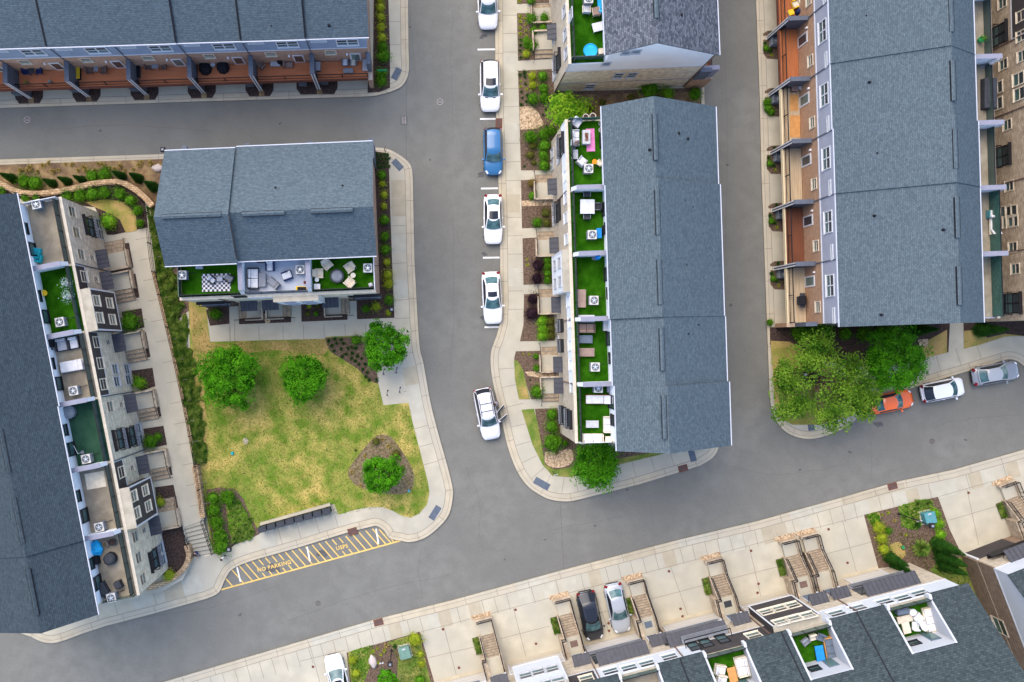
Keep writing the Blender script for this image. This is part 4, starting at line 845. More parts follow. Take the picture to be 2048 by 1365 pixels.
ridge_vent(a, .2, 4.9, .42); ridge_vent(a, 6.5, 9.9, .02); ridge_vent(a, 12.0, 15.4, .02); vents(a, [(388, 381), (551, 376), (685, 372)])
for i, m in enumerate(('turf', 'terrace_pale', 'turf')):
    terrace_floor(a, ub[i] + .1, ub[i + 1] - .1, .2, 3.04, 8.9, m); terrace_back(a, ub[i] + .16, ub[i + 1] - .16, 3.05, 8.9, 11.28); terrace_rail(a, ub[i] + .16, ub[i + 1] - .16, .34, 8.9, 'dark_glass' if i != 1 else 'pale_grey')
for i in (1, 2): party_wall(a, ub[i], .55, 3.03, 8.93, 10.75)
for x_, m_ in ((.03, 'rail_glass'), (a.L - .06, 'white_trim')):
    g_ = MB(); g_.box(x_, x_ + .05, .2, 3.0, 8.95, 9.95); g_.build('side_rail', m_, a.t)
juliet(a, 427, 604, 2.6, 2.0); juliet(a, 735, 589.5, 2.4, 1.6); winpx(a, [(478, 592), (455, 603), (708, 592)], .9, 1.2, 'dark')
x0, _ = a.loc(547, 588, 9.2); x1, _ = a.loc(628, 586, 9.2); bay(a, x0, x1 + .3, 2.7, 9.15, .48, 'white_siding', [(x0 + 1.1, 4.7), (x0 + 1.1, 7.6), (x1 - .8, 4.7), (x1 - .8, 7.6)])
for px, py, sd_ in ((498, 611, -1), (541, 611, 1), (661, 606, 1)):
    x, _ = a.loc(px, py, 3.0); canopy(a, x, 1.5, d=.95); doorway(a, x, z=.45); porch(a, x, 1.45, 1.5, .45, sd_, steps=3)
for px in (578, 478): x, _ = a.loc(px, 600, 0); downpipe(a, x, 0, .1, 9, 'brown')
rear_side(a, [0, 5.6, 11.2, a.L], 12.1, [('brown_deck', 'white_trim')])

# ---------------------------------------------------------------- L: long row at the left edge, on the terrace
l = Row('terrace_row_building', 'long dark-roofed row at the left edge with six roof terraces and two dark bay boxes', (337, 1138), (196.6, 425), ZT, 6); l.prof = [(2.85, 11.5), (6.5, 14.2), (12.7, 10.1)]
ul = [0.0]
for px, py in ((248.6, 1060), (225.6, 924.5), (199, 795), (171.5, 661), (148, 525)): ul.append(l.loc(px, py, 9.9)[0])
ul.append(l.L)
if __name__ == '__main__': print('L units', [round(x, 2) for x in ul], 'len', round(l.L, 2))
lm = ['lifted_grey_stone', 'dark_siding', 'lifted_grey_stone', 'dark_siding', 'dark_siding', 'lifted_grey_stone']
front_and_body(l, [(ul[i] + .01, ul[i + 1] - .01, lm[i]) for i in range(6)], 'lifted_grey_stone', None, depth=12.4, ytb=3.1, ze=11.5, ye=2.85, yr=6.5, zr=14.2)
for (x0, x1, dz, dy) in ((-.5, ul[1], 0, 0), (ul[1], ul[3] - .1, .12, -.05), (ul[3] - .1, l.L + .5, 0.0, -.12)):
    roof_slab(l, x0, x1, l.prof, dz=dz, dy=dy, m='shingle_dark'); gutter(l, x0, x1, 2.79 + dy, 11.5 + dz)
for i in range(6): ridge_vent(l, ul[i] + 1, ul[i + 1] - 1, .06, 'shingle_dark')
for i, m in enumerate(('terrace_concrete', 'terrace_concrete', 'dark_turf', 'terrace_concrete', 'turf', 'terrace_concrete')):
    terrace_floor(l, ul[i] + .1, ul[i + 1] - .1, .2, 3.09, 8.9, m); terrace_back(l, ul[i] + .16, ul[i + 1] - .16, 3.1, 8.9, 11.38)
    terrace_rail(l, ul[i] + .16, ul[i + 1] - .16, .5, 8.9)
for i in range(1, 6): party_wall(l, ul[i], .62, 3.08, 8.93, 10.75, 'white_siding')
for x_ in (.03, l.L - .06): g_ = MB(); g_.box(x_, x_ + .05, .2, 3.0, 8.95, 9.95); g_.build('side_rail', 'rail_glass' if x_ < 1 else 'white_trim', l.t)
winpx(l, [(143, 424), (151.7, 466), (161, 509.6), (219, 814), (269, 1074), (276, 1115.7), (285, 1158.6)], .85, 1.35, 'tan')
winpx(l, [(167.5, 554), (192, 685), (199.7, 727), (242, 945), (206, 769)], .85, 1.35, 'cream')
winpx(l, [(197, 449), (202, 470), (229, 739), (232.7, 763.6), (252.8, 738.5), (256, 760), (275.7, 857), (279.7, 879.7), (320.6, 1096.6), (325.7, 1119.4)], .8, 1.3, 'pale')
winpx(l, [(183, 516), (191, 559.7), (215, 685), (241.4, 810), (263.4, 936.6), (287, 1061)], .4, .8, 'tan')
juliet(l, 178, 454, 1.9); juliet(l, 236, 879.7, 1.9); juliet(l, 261, 874, 1.9); juliet(l, 307, 1120, 1.9, 2.3); 
for (pa, pb, ws) in (((174, 578), (190, 661), [(192, 602), (218, 606.6), (198.4, 636), (223.7, 639.6)]), ((250, 977), (267, 1056), [(266.6, 992.9), (289.4, 981.4), (272.9, 1026.6), (295.7, 1012.9)])):
    x1 = l.loc(*pa, 9.15)[0]; x0 = l.loc(*pb, 9.15)[0]; bay(l, x0, x1, 2.7, 9.15, .85, 'dark_siding', [])
    for px, py in ws: x, z = l.pick(px, py, -.853); win(l, x, z, .8, 1.35, 'cream', -.853)
for i, (px, py, sd_) in enumerate(((208, 518, 1), (219, 561, -1), (243, 685, -1), (266, 806, -1), (290, 929, -1), (312, 1051, 1))):
    x, _ = l.loc(px, py, 3.0); canopy(l, x, 1.65, d=1.0); doorway(l, x, z=.45); porch(l, x, 1.5, 1.9, .45, sd_, steps=3)
for i in (1, 2, 3, 4, 5): downpipe(l, ul[i], 0, .1, 9, 'divider_grey')

# ---------------------------------------------------------------- T: brick row at the top left, garage side towards the alley
t_ = Row('brick_row_building', 'brick row at the top left with reddish decks over its garages and blue-grey upper siding', (735, -131), (735 - 1050, -131 + 33), 0, 9)
tr0 = P(741, 139); t_depth = (tr0 - t_.o).dot(t_.w)
t_.prof = [(0, 11.4), (t_depth - 7.6, 14.4), (t_depth + .05, 9.85)]
tu = [(P(px, 180, 0) - t_.o).dot(t_.u) for px in (744, 638, 523, 407.5, 293, 177, 61.6, -54, -170)]
front_and_body(t_, [(tu[0], tu[-1], 'tan_stone')], 'tan_stone', None, depth=t_depth, rim=8.9, ytb=3, ze=11.3, ye=2.9, yr=t_depth - 7.6, zr=14.4, x0=tu[0], x1=tu[-1], end_low='red_brick', end_up='blue_siding', zrear=9.85)
for i, (dz, dy) in enumerate(((0, .0), (.1, .05), (0, 0), (.1, .05), (.1, .05), (0, 0), (.1, .05), (.1, .05))):
    x0 = tu[i] - (.32 if i == 0 else 0); roof_slab(t_, x0, tu[i + 1], [(2.7, 11.4), (t_depth - 7.6, 14.4), (t_depth + .12, 9.85)], dz=dz, dy=dy, m='shingle'); gutter(t_, x0, tu[i + 1], t_depth + .18 + dy, 9.85 + dz)
    if i in (1, 2, 3, 5): g_ = MB(); g_.add([(tu[i] - .05, 2.8, 11.55), (tu[i] + .08, 2.8, 11.55), (tu[i] + .08, t_depth - 7.6, 14.55), (tu[i] - .08, t_depth - 7.6, 14.55), (tu[i] + .08, t_depth + .1, 10.03), (tu[i] - .08, t_depth + .1, 10.03)], [(0, 3, 2, 1)[::-1], (3, 5, 4, 2)[::-1]]); g_.build('valley_flashing', 'black', t_.t)
vents(t_, [(543, 53), (658, 51)])
rear_side(t_, tu, t_depth, [('red_deck', 'rust')], 'red_brick', 'blue_siding', pair=.32, slit=.80, bw=.66, dr=.24, ztop=9.85, endpier='start')

# ---------------------------------------------------------------- R: brick row at the right, garage side towards the alley
r0 = P(1590, 655); r_rear = (r0.x); 
rr_ = Row('brick_row_building', 'brick row on the right with grey upper siding, wooden decks and a big grey roof', (845 + 1036, 645), (845 + 1036 - 24, -150), 0, 7)
rd = (rr_.o - P(1587, 655)).length; rd = (P(1588, 655) - rr_.o).dot(rr_.w)
rr_.prof = [(2.75, 11.4), (6.15, 14.1), (rd + .08, 10.0)]
ru = [(P(1540, y) - rr_.o).dot(rr_.u) for y in (652, 538.5, 422, 307.5, 191, 77, -38, -152)]
front_and_body(rr_, [(ru[0], ru[-1], 'tan_stone')], 'tan_stone', None, depth=rd, x0=ru[0], x1=ru[-1], yr=6.15, ze=11.4, zr=14.1, end_low='orange_brick', end_up='grey_siding')
for i, (a_, b_, dz, dy) in enumerate(((-.35, ru[2], 0, -.05), (ru[2], ru[3] + .0, .12, .0), (ru[3], ru[4], .0, .04), (ru[4], ru[7], .1, .1))):
    x0 = ru[0] - .35 if i == 0 else a_; roof_slab(rr_, x0, b_, [(2.70, 11.4), (6.15, 14.1), (rd + .1, 10.0)], dz=dz, dy=dy); gutter(rr_, x0, b_, 2.64 + dy, 11.4 + dz); gutter(rr_, x0, b_, rd + .16 + dy, 10.0 + dz)
for i in range(7): ridge_vent(rr_, ru[i] + 1.1, ru[i + 1] - 1.2, .08)
vents(rr_, [(1731, 33), (1739, 165), (1753, 307), (1749, 432), (1763, 630), (1887, 460)])
for i in range(7):
    terrace_floor(rr_, ru[i] + .1, ru[i + 1] - .1, .2, 3.04, 8.9, ['terrace_concrete', 'terrace_concrete', 'terrace_concrete', 'terrace_concrete', 'terrace_concrete', 'terrace_concrete', 'turf'][i]); terrace_rail(rr_, ru[i] + .16, ru[i + 1] - .16, .42, 8.9, ['green_glass', 'green_glass', 'rail_glass', 'rail_glass', 'rail_glass', 'rail_glass', 'rail_glass'][i], 1.5 if i < 2 else 1)
    if i: party_wall(rr_, ru[i], .1, 3.03, 8.93, 10.75)
rear_side(rr_, ru, rd, [('pale_deck', 'cream_trim'), ('brown_deck', 'cream_trim'), ('pale_deck', 'cream_trim'), ('pale_deck', 'cream_trim'), ('orange_deck', 'rust'), ('orange_deck', 'rust'), ('orange_deck', 'rust')], 'orange_brick', 'grey_siding', pair=.60, slit=.12, bw=.28, dr=.72, endpier='start')

# ---------------------------------------------------------------- X: stone facade beyond it at the right edge
x_ = Row('stone_row_building', 'weathered tan stone facade with dark bays along the right edge of the photo', (845 + 1078, -260), (845 + 1103, 645), 0, 7)
front_and_body(x_, [(i * x_.pitch + .01, (i + 1) * x_.pitch - .01, ['brown_stone', 'dark_siding'][i in (2,)]) for i in range(7)], 'brown_stone', None, depth=12.3, end_low='brown_stone')
roof_slab(x_, -.5, x_.L + .4, PROF); x_.prof = PROF; gutter(x_, -.5, x_.L + .4, 2.64, 11.4)
for i in range(7): terrace_floor(x_, i * x_.pitch + .1, (i + 1) * x_.pitch - .1, .2, 3.04, 8.9, 'terrace_concrete'); terrace_rail(x_, i * x_.pitch + .1, (i + 1) * x_.pitch - .1, .4, 8.9)
for i in range(1, 7): party_wall(x_, i * x_.pitch, .55, 3.03, 8.93, 10.75); downpipe(x_, i * x_.pitch, 0, .1, 9, 'brown')
winpx(x_, [(2006, 6), (2043, 32), (2043, 72), (2045, 112), (2008, 129), (2016, 250), (2020, 372), (2027, 495), (2032, 538)], .8, 1.0, 'tan'); winpx(x_, [(1996, 176), (1996, 208), (2038, 158), (2040, 188)], .95, 1.35, 'cream', -.033)
winpx(x_, [(2012, 423), (2026, 443), (2018, 443), (2024, 423)], .9, 1.4, 'tan'); juliet(x_, 1998, 70, 2.0); juliet(x_, 2005, 313, 2.0); juliet(x_, 2026, 607, 2.0)
# ================================================================ LOWER ROW: garages and steps face the street
def stair(row, x, w=1.30, y0=-5.0, rugm=None, side=1, strip=True, zl=.5, zu=1.7, end='gravel'):
    yl = y0 + 1.35; yu = -1.75; W2 = w / 2
    b = MB(); b.box(x - W2, x + W2, y0, yl, 0, zl); o = b.build('street_landing', 'concrete', row.t); b = MB(); b.box(x - W2, x + W2, yu, -.02, 0, zu); b.build('entry_landing', 'concrete', row.t)
    s = MB(); n = 9
    for k in range(n):
        ya = yl + (yu - yl) * k / n; yb = yl + (yu - yl) * (k + 1) / n; s.box(x - W2, x + W2, ya, yb - .001, 0, zl + (zu - zl) * (k + 1) / (n + .2)); zz = zl + (zu - zl) * (k + 1) / (n + .2); s.box(x - W2, x + W2, ya, ya + .06, zz + .001, zz + .005, 1)
    s.build('stair_step', ['step_brick', 'joint'], o)
    wl = MB(); t = .22
    wl.box(x - W2 - t, x - W2, y0, -.02, 0, zl + .25); wl.add([(x - W2 - t, yl, zl + .25), (x - W2, yl, zl + .25), (x - W2, yu, zu + .25), (x - W2 - t, yu, zu + .25), (x - W2 - t, yl, 0), (x - W2, yl, 0), (x - W2, yu, 0), (x - W2 - t, yu, 0)], [(0, 1, 2, 3), (4, 7, 3, 0), (1, 5, 6, 2)]); wl.box(x - W2 - t, x - W2, yu, -.02, 0, zu + .25)
    wl.box(x + W2, x + W2 + t, yl, yu, 0, zl + .2); wl.add([(x + W2, yl, zl + .2), (x + W2 + t, yl, zl + .2), (x + W2 + t, yu, zu + .2), (x + W2, yu, zu + .2), (x + W2, yl, 0), (x + W2 + t, yl, 0), (x + W2 + t, yu, 0), (x + W2, yu, 0)], [(0, 1, 2, 3), (4, 7, 3, 0), (1, 5, 6, 2)])
    wl.box(x + W2, x + W2 + .55, yu, -.02, 0, zu + .2)
    wl.box(x - W2 - t, x + W2 + t, y0 - .22, y0, 0, zl + .25); wl.build('stair_wall', 'brown_stone', o)
    r = MB(); h = .95
    pts_r = [(x - W2 - .1, y0 - .1, zl), (x - W2 - .1, yl, zl), (x - W2 - .1, yu, zu), (x - W2 - .1, -.1, zu)]
    pts_l = [(x + W2 + .1, yl, zl), (x + W2 + .1, yu, zu), (x + W2 + .45, yu, zu), (x + W2 + .45, -.1, zu)]
    pts_f = [(x - W2 - .1, y0 - .1, zl), (x + W2 + .1, y0 - .1, zl)]
    for ch in (pts_r, pts_l, pts_f):
        for p, q in zip(ch, ch[1:]):
            p = Vector(p); q = Vector(q); L_ = (q - p).length
            for hh, rr in ((h, .045), (.3, .03)): r.tube(p + Vector((0, 0, hh)), q + Vector((0, 0, hh)), rr, n=4)
            for i in range(int(L_ / .13) + 1):
                c_ = p.lerp(q, min(1, i * .13 / L_)); r.tube(c_ + Vector((0, 0, .1)), c_ + Vector((0, 0, h)), .016 if i % 8 else .035, n=3)
    r.build('stair_rail', 'black_metal', o)
    if strip:
        g_ = MB(); g_.box(x + W2 + t + .03, x + W2 + t + .62, y0 + 1.45, -1.85, 0, .17); pb = g_.build('planter_bed', 'mulch', o); g_ = MB(); rnd = random.Random(int(x * 7))
        for k in range(420): leafquad(g_, Vector((x + W2 + t + rnd.uniform(.02, .64), rnd.uniform(y0 + 1.45, -1.85), .2 + rnd.random() * .18)), Vector((rnd.uniform(-1, 1), rnd.uniform(-1, 1), .8)), .16, rnd)
        g_.build('grass', 'leaf_dark' if False else 'leaf_hedge', pb)
    gv = MB(); gv.box(x - W2 - t, x + W2 + t + .25, y0 - .62, y0 - .225, 0, .17); gv.build('stone_strip', 'gravel', o)
    if rugm: d = MB(); d.box(x - .35, x + .35, -1.35, -.75, zu + .004, zu + .02); d.build('doormat', rugm, o)
    for sx in (-1,):
        gl = MB(); gl.cyl(x - W2 - .1, -.35, zu + .9, zu + 1.2, .09); gl.build('entry_lamp', 'lamp', o)
def lower_row(row, prof, cuts, stone, z1=6.3, zt=9.3, depth=15, white=None):
    """cuts: (x0, x1, yback) roof terraces cut into the front roof slope"""
    L = row.L; sl = (prof[1][1] - prof[0][1]) / (prof[1][0] - prof[0][0]); rz = lambda y: prof[0][1] + sl * (y - prof[0][0])
    b = MB(); b.box(0, L, 0, depth - .3, 0, z1); b.build('wall', stone, row.t)
    xs = [0.0] + [v for c_ in cuts for v in c_[:2]] + [L]
    zf = 9.0 if zt > 9 else 7.6
    u = MB()
    for i in range(0, len(xs), 2):
        u.xprism([(.003, z1), (depth - .3, z1), (depth - .3, rz(.003) - .1), (prof[1][0], prof[1][1] - .2), (.003, rz(.003) - .14)], xs[i], xs[i + 1])
    for (a_, b_, yb) in cuts: u.xprism([(.003, z1), (depth - .3, z1), (depth - .3, rz(.003) - .1), (prof[1][0], prof[1][1] - .2), (yb, rz(yb) - .15), (yb, zf - .02), (.003, zf - .02)], a_, b_)
    u.build('upper_wall', 'sunlit_siding', row.t)
    for i in range(0, len(xs), 2):
        x0 = xs[i] - (.35 if i == 0 else 0); x1 = xs[i + 1] + (.35 if i == len(xs) - 2 else 0)
        roof_slab(row, x0, x1, prof, m='shingle_deep')
    for (a_, b_, yb) in cuts:
        roof_slab(row, a_ + .002, b_ - .002, [(yb, rz(yb)), prof[1], prof[2]], m='shingle_deep')
        f = MB(); f.box(a_ + .16, b_ - .16, .25, yb - .02, zf, zf + .03); o = f.build('terrace_floor', 'turf' if a_ < 26 else 'terrace_concrete', row.t)
        w = MB()
        for xa in (a_, b_ - .16): w = MB(); w.xprism([(-.25, zf), (yb, zf), (yb, rz(yb) + .06), (-.25, rz(-.25) + .06)], xa, xa + .16); w.build('side_wall', 'side_white', o)

        w = MB(); w.box(a_ + .16, b_ - .16, yb - .1, yb - .02, zf + .03, rz(yb) + .04); w.build('back_wall', 'side_white', o)
        d = MB(); d.box(a_ + .6, a_ + 1.5, yb - .14, yb - .1, zf + .1, zf + 2.1, 0); d.box(a_ + .7, a_ + 1.4, yb - .16, yb - .14, zf + .3, zf + 2.0, 1); d.build('terrace_door', ['slate', 'glass'], o)
        win(row, b_ - 1.1, zf + 1.7, .8, .7, 'dark', yb - .101)
        w = MB(); w.box(a_ + .16, b_ - .16, .0, .22, zf, zf + .25); w.build('parapet', 'roof_membrane', o)
        terrace_rail(row, a_ + .16, b_ - .16, .1, zf + .26, 'rail_glass', .75)
        for xa in (a_ + .08, b_ - .08):
            w = MB(); w.box(xa - .11, xa + .11, -.34, .05, zf + .2, zf + .85); w.build('corner_post', 'white_trim', o)
    tr = MB(); tr.box(0, L, -.03, -.003, z1, z1 + .14); tr.build('band_trim', 'white_trim', row.t)
s_ = Row('garage_row_building', 'lower row with garages, steep grey roof and three furnished turf roof terraces, bottom right', (1817, 1125), (862, 1372), 0, 8)
SPROF = [(-.3, 9.4), (7.5, 16.1), (15.0, 9.6)]
cut = []
for (l_, r_) in (((1775, 1222), (1864, 1203)), ((1578, 1270), (1662, 1249.5)), ((1409, 1315), (1493, 1296)), ((1238, 1352), (1318, 1338))):
    cut.append((s_.loc(*r_, 9.7)[0], s_.loc(*l_, 9.7)[0], 3.05))
lower_row(s_, SPROF, cut, 'tan_stone')
x_seam = (cut[1][1] + cut[2][0]) / 2
for xx in (cut[1][1] + .5, cut[2][0] + 1.9 - 4.2 if False else (cut[0][1] + cut[1][0]) / 2, (cut[2][1] + cut[3][0]) / 2):
    g_ = MB(); sl_ = (16.1 - 9.4) / 7.8; g_.add([(xx - .06, -.3, 9.42), (xx + .06, -.3, 9.42), (xx + .06, 7.5, 16.13), (xx - .06, 7.5, 16.13)], [(0, 1, 2, 3)]); g_.build('roof_seam', 'black', s_.t)
def dpanel(pa, pb, m='dark_siding', z0=6.3, z1=9.3):
    xa = s_.pick(*pa)[0]; xb = s_.pick(*pb)[0]; f = MB(); f.box(min(xa, xb), max(xa, xb), -.02, -.004, z0 + .14, z1); f.build('front_panel', m, s_.t)
def awn(px4, z=5.3):
    a_ = s_.loc(*px4[0], z)[0]; b_ = s_.loc(*px4[1], z)[0]; w = abs(a_ - b_); x = (a_ + b_) / 2; canopy(s_, x, w, z, 1.0, drop=.65)
    g_ = MB(); g_.box(x - w / 2 + .1, x + w / 2 + .25, -.05, -.004, 3.2, 5.2); o = g_.build('window_band', 'dark_glass', s_.t)
    g_ = MB(); g_.box(x - w / 2, x + w / 2 + .35, -.45, -.004, 2.95, 3.05); g_.build('balcony_floor', 'grey', s_.t); g_ = MB()
    n = int(w / .14)
    for k in range(n + 1): xx = x - w / 2 + (w + .35) * k / n; g_.box(xx - .01, xx + .01, -.45, -.43, 3.05, 3.95)
    g_.box(x - w / 2, x + w / 2 + .35, -.48, -.40, 3.95, 4.0); g_.build('balcony_rail', 'black_metal', s_.t)
awn([(1193, 1317), (1293, 1291)]); awn([(1328, 1257), (1444, 1226)]); awn([(1727, 1180), (1832, 1153)])
awn([(905, 1385), (960, 1371)])
winpx(s_, [(1221, 1344), (1258.5, 1336.8), (1294.4, 1328.4), (1339, 1315), (1674, 1228), (1716, 1217), (1770, 1204.6), (1806, 1197), (1840, 1187.5)], 1.25, 1.25, 'white', -.004)
winpx(s_, [(1368, 1279), (1390, 1274.5), (1416, 1267), (1436, 1261)], .95, 1.2, 'cream')
dpanel((1400, 1300), (1540, 1262)); dpanel((1132, 1374), (1195, 1358)); winpx(s_, [(1507.6, 1272), (1173, 1358.7)], 1.1, 1.3, 'cream', -.021)
x, z = s_.pick(1418, 1285); g_ = MB(); 
g_.box(x - 2.1, x + 2.1, -.75, -.022, z - 1.0, z - .92); g_.build('balcony_floor', 'grey', s_.t); g_ = MB()
for k in range(27): xx = x - 2.1 + 4.2 * k / 26; g_.box(xx - .012, xx + .012, -.75, -.73, z - .92, z + .05)
g_.box(x - 2.12, x + 2.12, -.78, -.70, z + .05, z + .1); g_.box(x - 2.12, x - 2.06, -.7, -.022, z + .05, z + .1); g_.box(x + 2.06, x + 2.12, -.7, -.022, z + .05, z + .1); g_.build('balcony_rail', 'black_metal', s_.t)
for dx in (-1.2, .3, 1.4): win(s_, x + dx, z + .2, .8, 1.7, 'dark', -.021)
def sbay(c0, c1, m, ws, z0=2.75, z1=9.0, d=.75):
    xa = s_.loc(*c0, z0)[0]; xb = s_.loc(*c1, z0)[0]; xa, xb = min(xa, xb), max(xa, xb); bay(s_, xa, xb, z0, z1, d, m, [])
    for px, py in ws: x, z = s_.pick(px, py, -d - .003); win(s_, x, z, 1.0, 1.25, 'cream' if m == 'dark_siding' else 'pale', -d - .003)
sbay((1497, 1217), (1584, 1195), 'dark_siding', [(1532.6, 1225), (1559.5, 1218), (1586, 1211.4), (1562, 1245.5), (1590, 1238), (1617, 1231.7)])
sbay((1027, 1342), (1117, 1319), 'sunlit_siding', [(1051.6, 1352.4), (1077, 1345), (1104.8, 1338.9), (1091, 1369), (1117, 1362.5)])
for (pa, pb) in (((888, 1365), (967, 1344)), ((1017, 1331), (1120, 1305)), ((1171, 1291), (1269, 1266)), ((1325, 1252), (1425, 1226)), ((1479, 1211), (1571, 1187)), ((1690, 1159), (1757, 1141))):
    xa = s_.pick(*pa)[0]; xb = s_.pick(*pb)[0]; xa, xb = min(xa, xb), max(xa, xb)
    g_ = MB(); g_.box(xa, xb, -.06, -.004, .16, 2.45); o = g_.build('garage_door', 'garage_door', s_.t)
    g_ = MB(); [g_.box(xa + .05, xb - .05, -.075, -.061, .16 + k * .57 - .015, .16 + k * .57 + .015) for k in (1, 2, 3)]; g_.box(xa - .12, xb + .12, -.1, -.0045, 2.46, 2.6); g_.box(xa - .12, xa - .005, -.1, -.0045, .14, 2.46); g_.box(xb + .005, xb + .12, -.1, -.0045, .14, 2.46); g_.build('door_frame', 'white_trim', o)
    g_ = MB(); g_.box(xa - .2, xb + .2, -.42, -.11, ZS, ZS + .012); g_.build('threshold', 'kerb_concrete', o)
stx = [((973, 1248), (989, 1342), None), ((1125, 1207), (1150, 1295), 'brown'), ((1273.5, 1176), (1298.5, 1255), 'slate'), ((1431, 1139), (1459, 1218), 'charcoal'), ((1580, 1099), (1610, 1180), 'brown'), ((1618, 1090), (1656, 1168), None)]
for i, (pa, pb, rm) in enumerate(stx):
    xa = s_.loc(*pa, .5); xb = s_.loc(*pb, 1.7); xc = (xa[0] + xb[0]) / 2
    if __name__ == '__main__': print('stair', i, [round(v, 2) for v in xa + xb])
    stair(s_, xc, 1.25, -4.9, rm, 1, i not in (5,))
    canopy(s_, xc - .1, 1.6, 4.35, .9, drop=.4); doorway(s_, xc, z=1.7)
downpipes = [(1170, 1301), (1334, 1276), (1500, 1236), (1672, 1198)]
for px, py in downpipes: x, z = s_.pick(px, py); downpipe(s_, x, 0, .2, 9.2, 'brown')
q_ = Row('garage_row_building', 'brown brick end wall with white upper band of the building in the lower right corner', (2300, 964), (1920, 1110), 0, 3)
lower_row(q_, [(-.15, 8.0), (7.5, 13.6), (15, 8.2)], [], 'brown_brick', z1=5.4, zt=8)
for xx in (q_.L - 4.2,): 
    g_ = MB(); g_.box(xx, q_.L - .4, -.06, -.004, .16, 2.4); o = g_.build('garage_door', 'dark_siding', q_.t); g_ = MB(); g_.box(q_.L - .39, q_.L - .15, -.1, -.004, .1, 2.5); g_.build('door_frame', 'white_trim', o)
g_ = MB(); g_.box(0, q_.L - .1, -.05, -.004, 2.6, 5.3); g_.build('stone_front', 'tan_stone', q_.t)
g_ = MB(); g_.box(q_.L - 4.6, q_.L - .8, -.5, -.06, 3.2, 3.3); g_.box(q_.L - 4.6, q_.L - .8, -.52, -.46, 3.3, 4.2); g_.build('balcony_rail', 'black_metal', q_.t)
canopy(q_, q_.L - 3.2, 3.4, 5.0, 1.0, drop=.6)
g_ = MB(); g_.box(q_.L + .003, q_.L + .04, 0, 14.7, 5.3, 5.45); g_.box(q_.L + .003, q_.L + .04, .0, .14, 5.45, 7.9); g_.build('end_trim', 'white_trim', q_.t)
g_ = MB(); g_.box(q_.L + .003, q_.L + .02, .0, 14.7, 2.75, 2.83); g_.build('stone_course', 'tan_stone', q_.t)
end_win(q_, 2001, 1253, 1.5, 1.6, 'tan')
for (pa, rm) in (((2021, 983), None),):
    xa = q_.loc(*pa, .5); stair(q_, xa[0] + .1, 1.25, xa[1] - .7, None, 1, True)
    canopy(q_, xa[0], 1.5, 4.3, .9, drop=.4); doorway(q_, xa[0], z=1.7)
# lamp posts and other masts
def lamp_post(px, py, h, label, d=.3, arm=False):
    t = thing('lamp_post', label, 'lamp post', P(px, py, ZS), 0, 'black lamp posts'); m = MB(); m.cyl(0, 0, 0, .25, .11, .08); m.cyl(0, 0, .25, h - .25, .055, .045, n=8); m.build('pole', 'black_metal', t)
    m = MB(); m.rbox(0, 0, h - .25, d * 1.5, d * 1.5, .28, 0, .06); m.build('lamp_head', 'black_metal', t); m = MB(); m.rbox(0, 0, h + .03, d * .7, d * .7, .06); m.build('lamp_cap', 'grey', t)
lamp_post(783, 1301, 4.0, 'black square-headed lamp post in the flower bed with the boulder, bottom left')
lamp_post(346, 315, 3.6, 'black square-headed lamp post by the upper left corner of the three-unit building')
lamp_post(473, 1083, 3.6, 'black square-headed lamp post beside the round shrubs at the lower park corner')
lamp_post(785.5, 622, 3.2, 'black square-headed lamp post in the dark bed near the park tree and street')
lamp_post(1580, 747, 3.6, 'black square-headed lamp post half under the big loose tree')
lamp_post(1797, 1028, 6.0, 'tall black lamp post above the teal utility box, lower right')
# ================================================================ VEGETATION
def shrub_mesh(seed, r, hgt, n, leaf, lump=.30, shape='ball'):
    rnd = random.Random(seed); mb = MB()
    for i in range(n):
        while True:
            v = Vector((rnd.gauss(0, 1), rnd.gauss(0, 1), rnd.gauss(0, 1)))
            if v.length > .1: break
        v.normalize()
        if v.z < -.35: v.z = -v.z
        k = (1 + lump * 2 * (noise.noise(v * 2.1 + Vector((seed * 3.1, 0, 0))) )) * (rnd.uniform(.72, 1.0) if rnd.random() < .75 else rnd.uniform(.4, .8)) 
        if shape == 'cone':
            t = rnd.random() ** 1.4; a = rnd.uniform(0, 6.283); rr = r * (1 - t) ** .75 * (1 + lump * noise.noise(Vector((math.cos(a) * 2, math.sin(a) * 2, t * 3 + seed)))) * rnd.uniform(.8, 1)
            p = Vector((math.cos(a) * rr, math.sin(a) * rr, .1 + t * hgt)); nn = Vector((math.cos(a), math.sin(a), .7)) + Vector([rnd.uniform(-.5, .5) for _ in range(3)])
        elif shape == 'tuft':
            a = rnd.uniform(0, 6.283); e = rnd.uniform(.3, 1.3); q = Vector((math.cos(a) * math.cos(e), math.sin(a) * math.cos(e), math.sin(e))); L = r * rnd.uniform(.7, 1.25); sd = Vector((-math.sin(a), math.cos(a), 0)) * leaf * .22
            m_ = q * L * .6 + Vector((0, 0, .05)); e_ = q * L + Vector((0, 0, -L * .15)); mb.add([sd * -1, sd, m_ + sd, m_ - sd], [(0, 1, 2, 3)]); mb.add([m_ - sd, m_ + sd, e_], [(0, 1, 2)]); continue
        else:
            p = Vector((v.x * r * k, v.y * r * k, hgt * .5 + v.z * hgt * .5 * k)); nn = v + Vector([rnd.uniform(-.7, .7) for _ in range(3)])
        leafquad(mb, p, nn, leaf, rnd)
    return mb
def core_mesh(r, hgt, shape='ball'):
    mb = MB()
    if shape == 'cone': mb.lathe([(r * .7, .05), (r * .78, hgt * .15), (r * .55, hgt * .5), (r * .2, hgt * .85), (.02, hgt * .93)], n=10)
    else: mb.lathe([(r * .3, .02), (r * .62, hgt * .2), (r * .70, hgt * .48), (r * .55, hgt * .75), (r * .2, hgt * .88), (.02, hgt * .9)], n=10)
    return mb
SH = {}
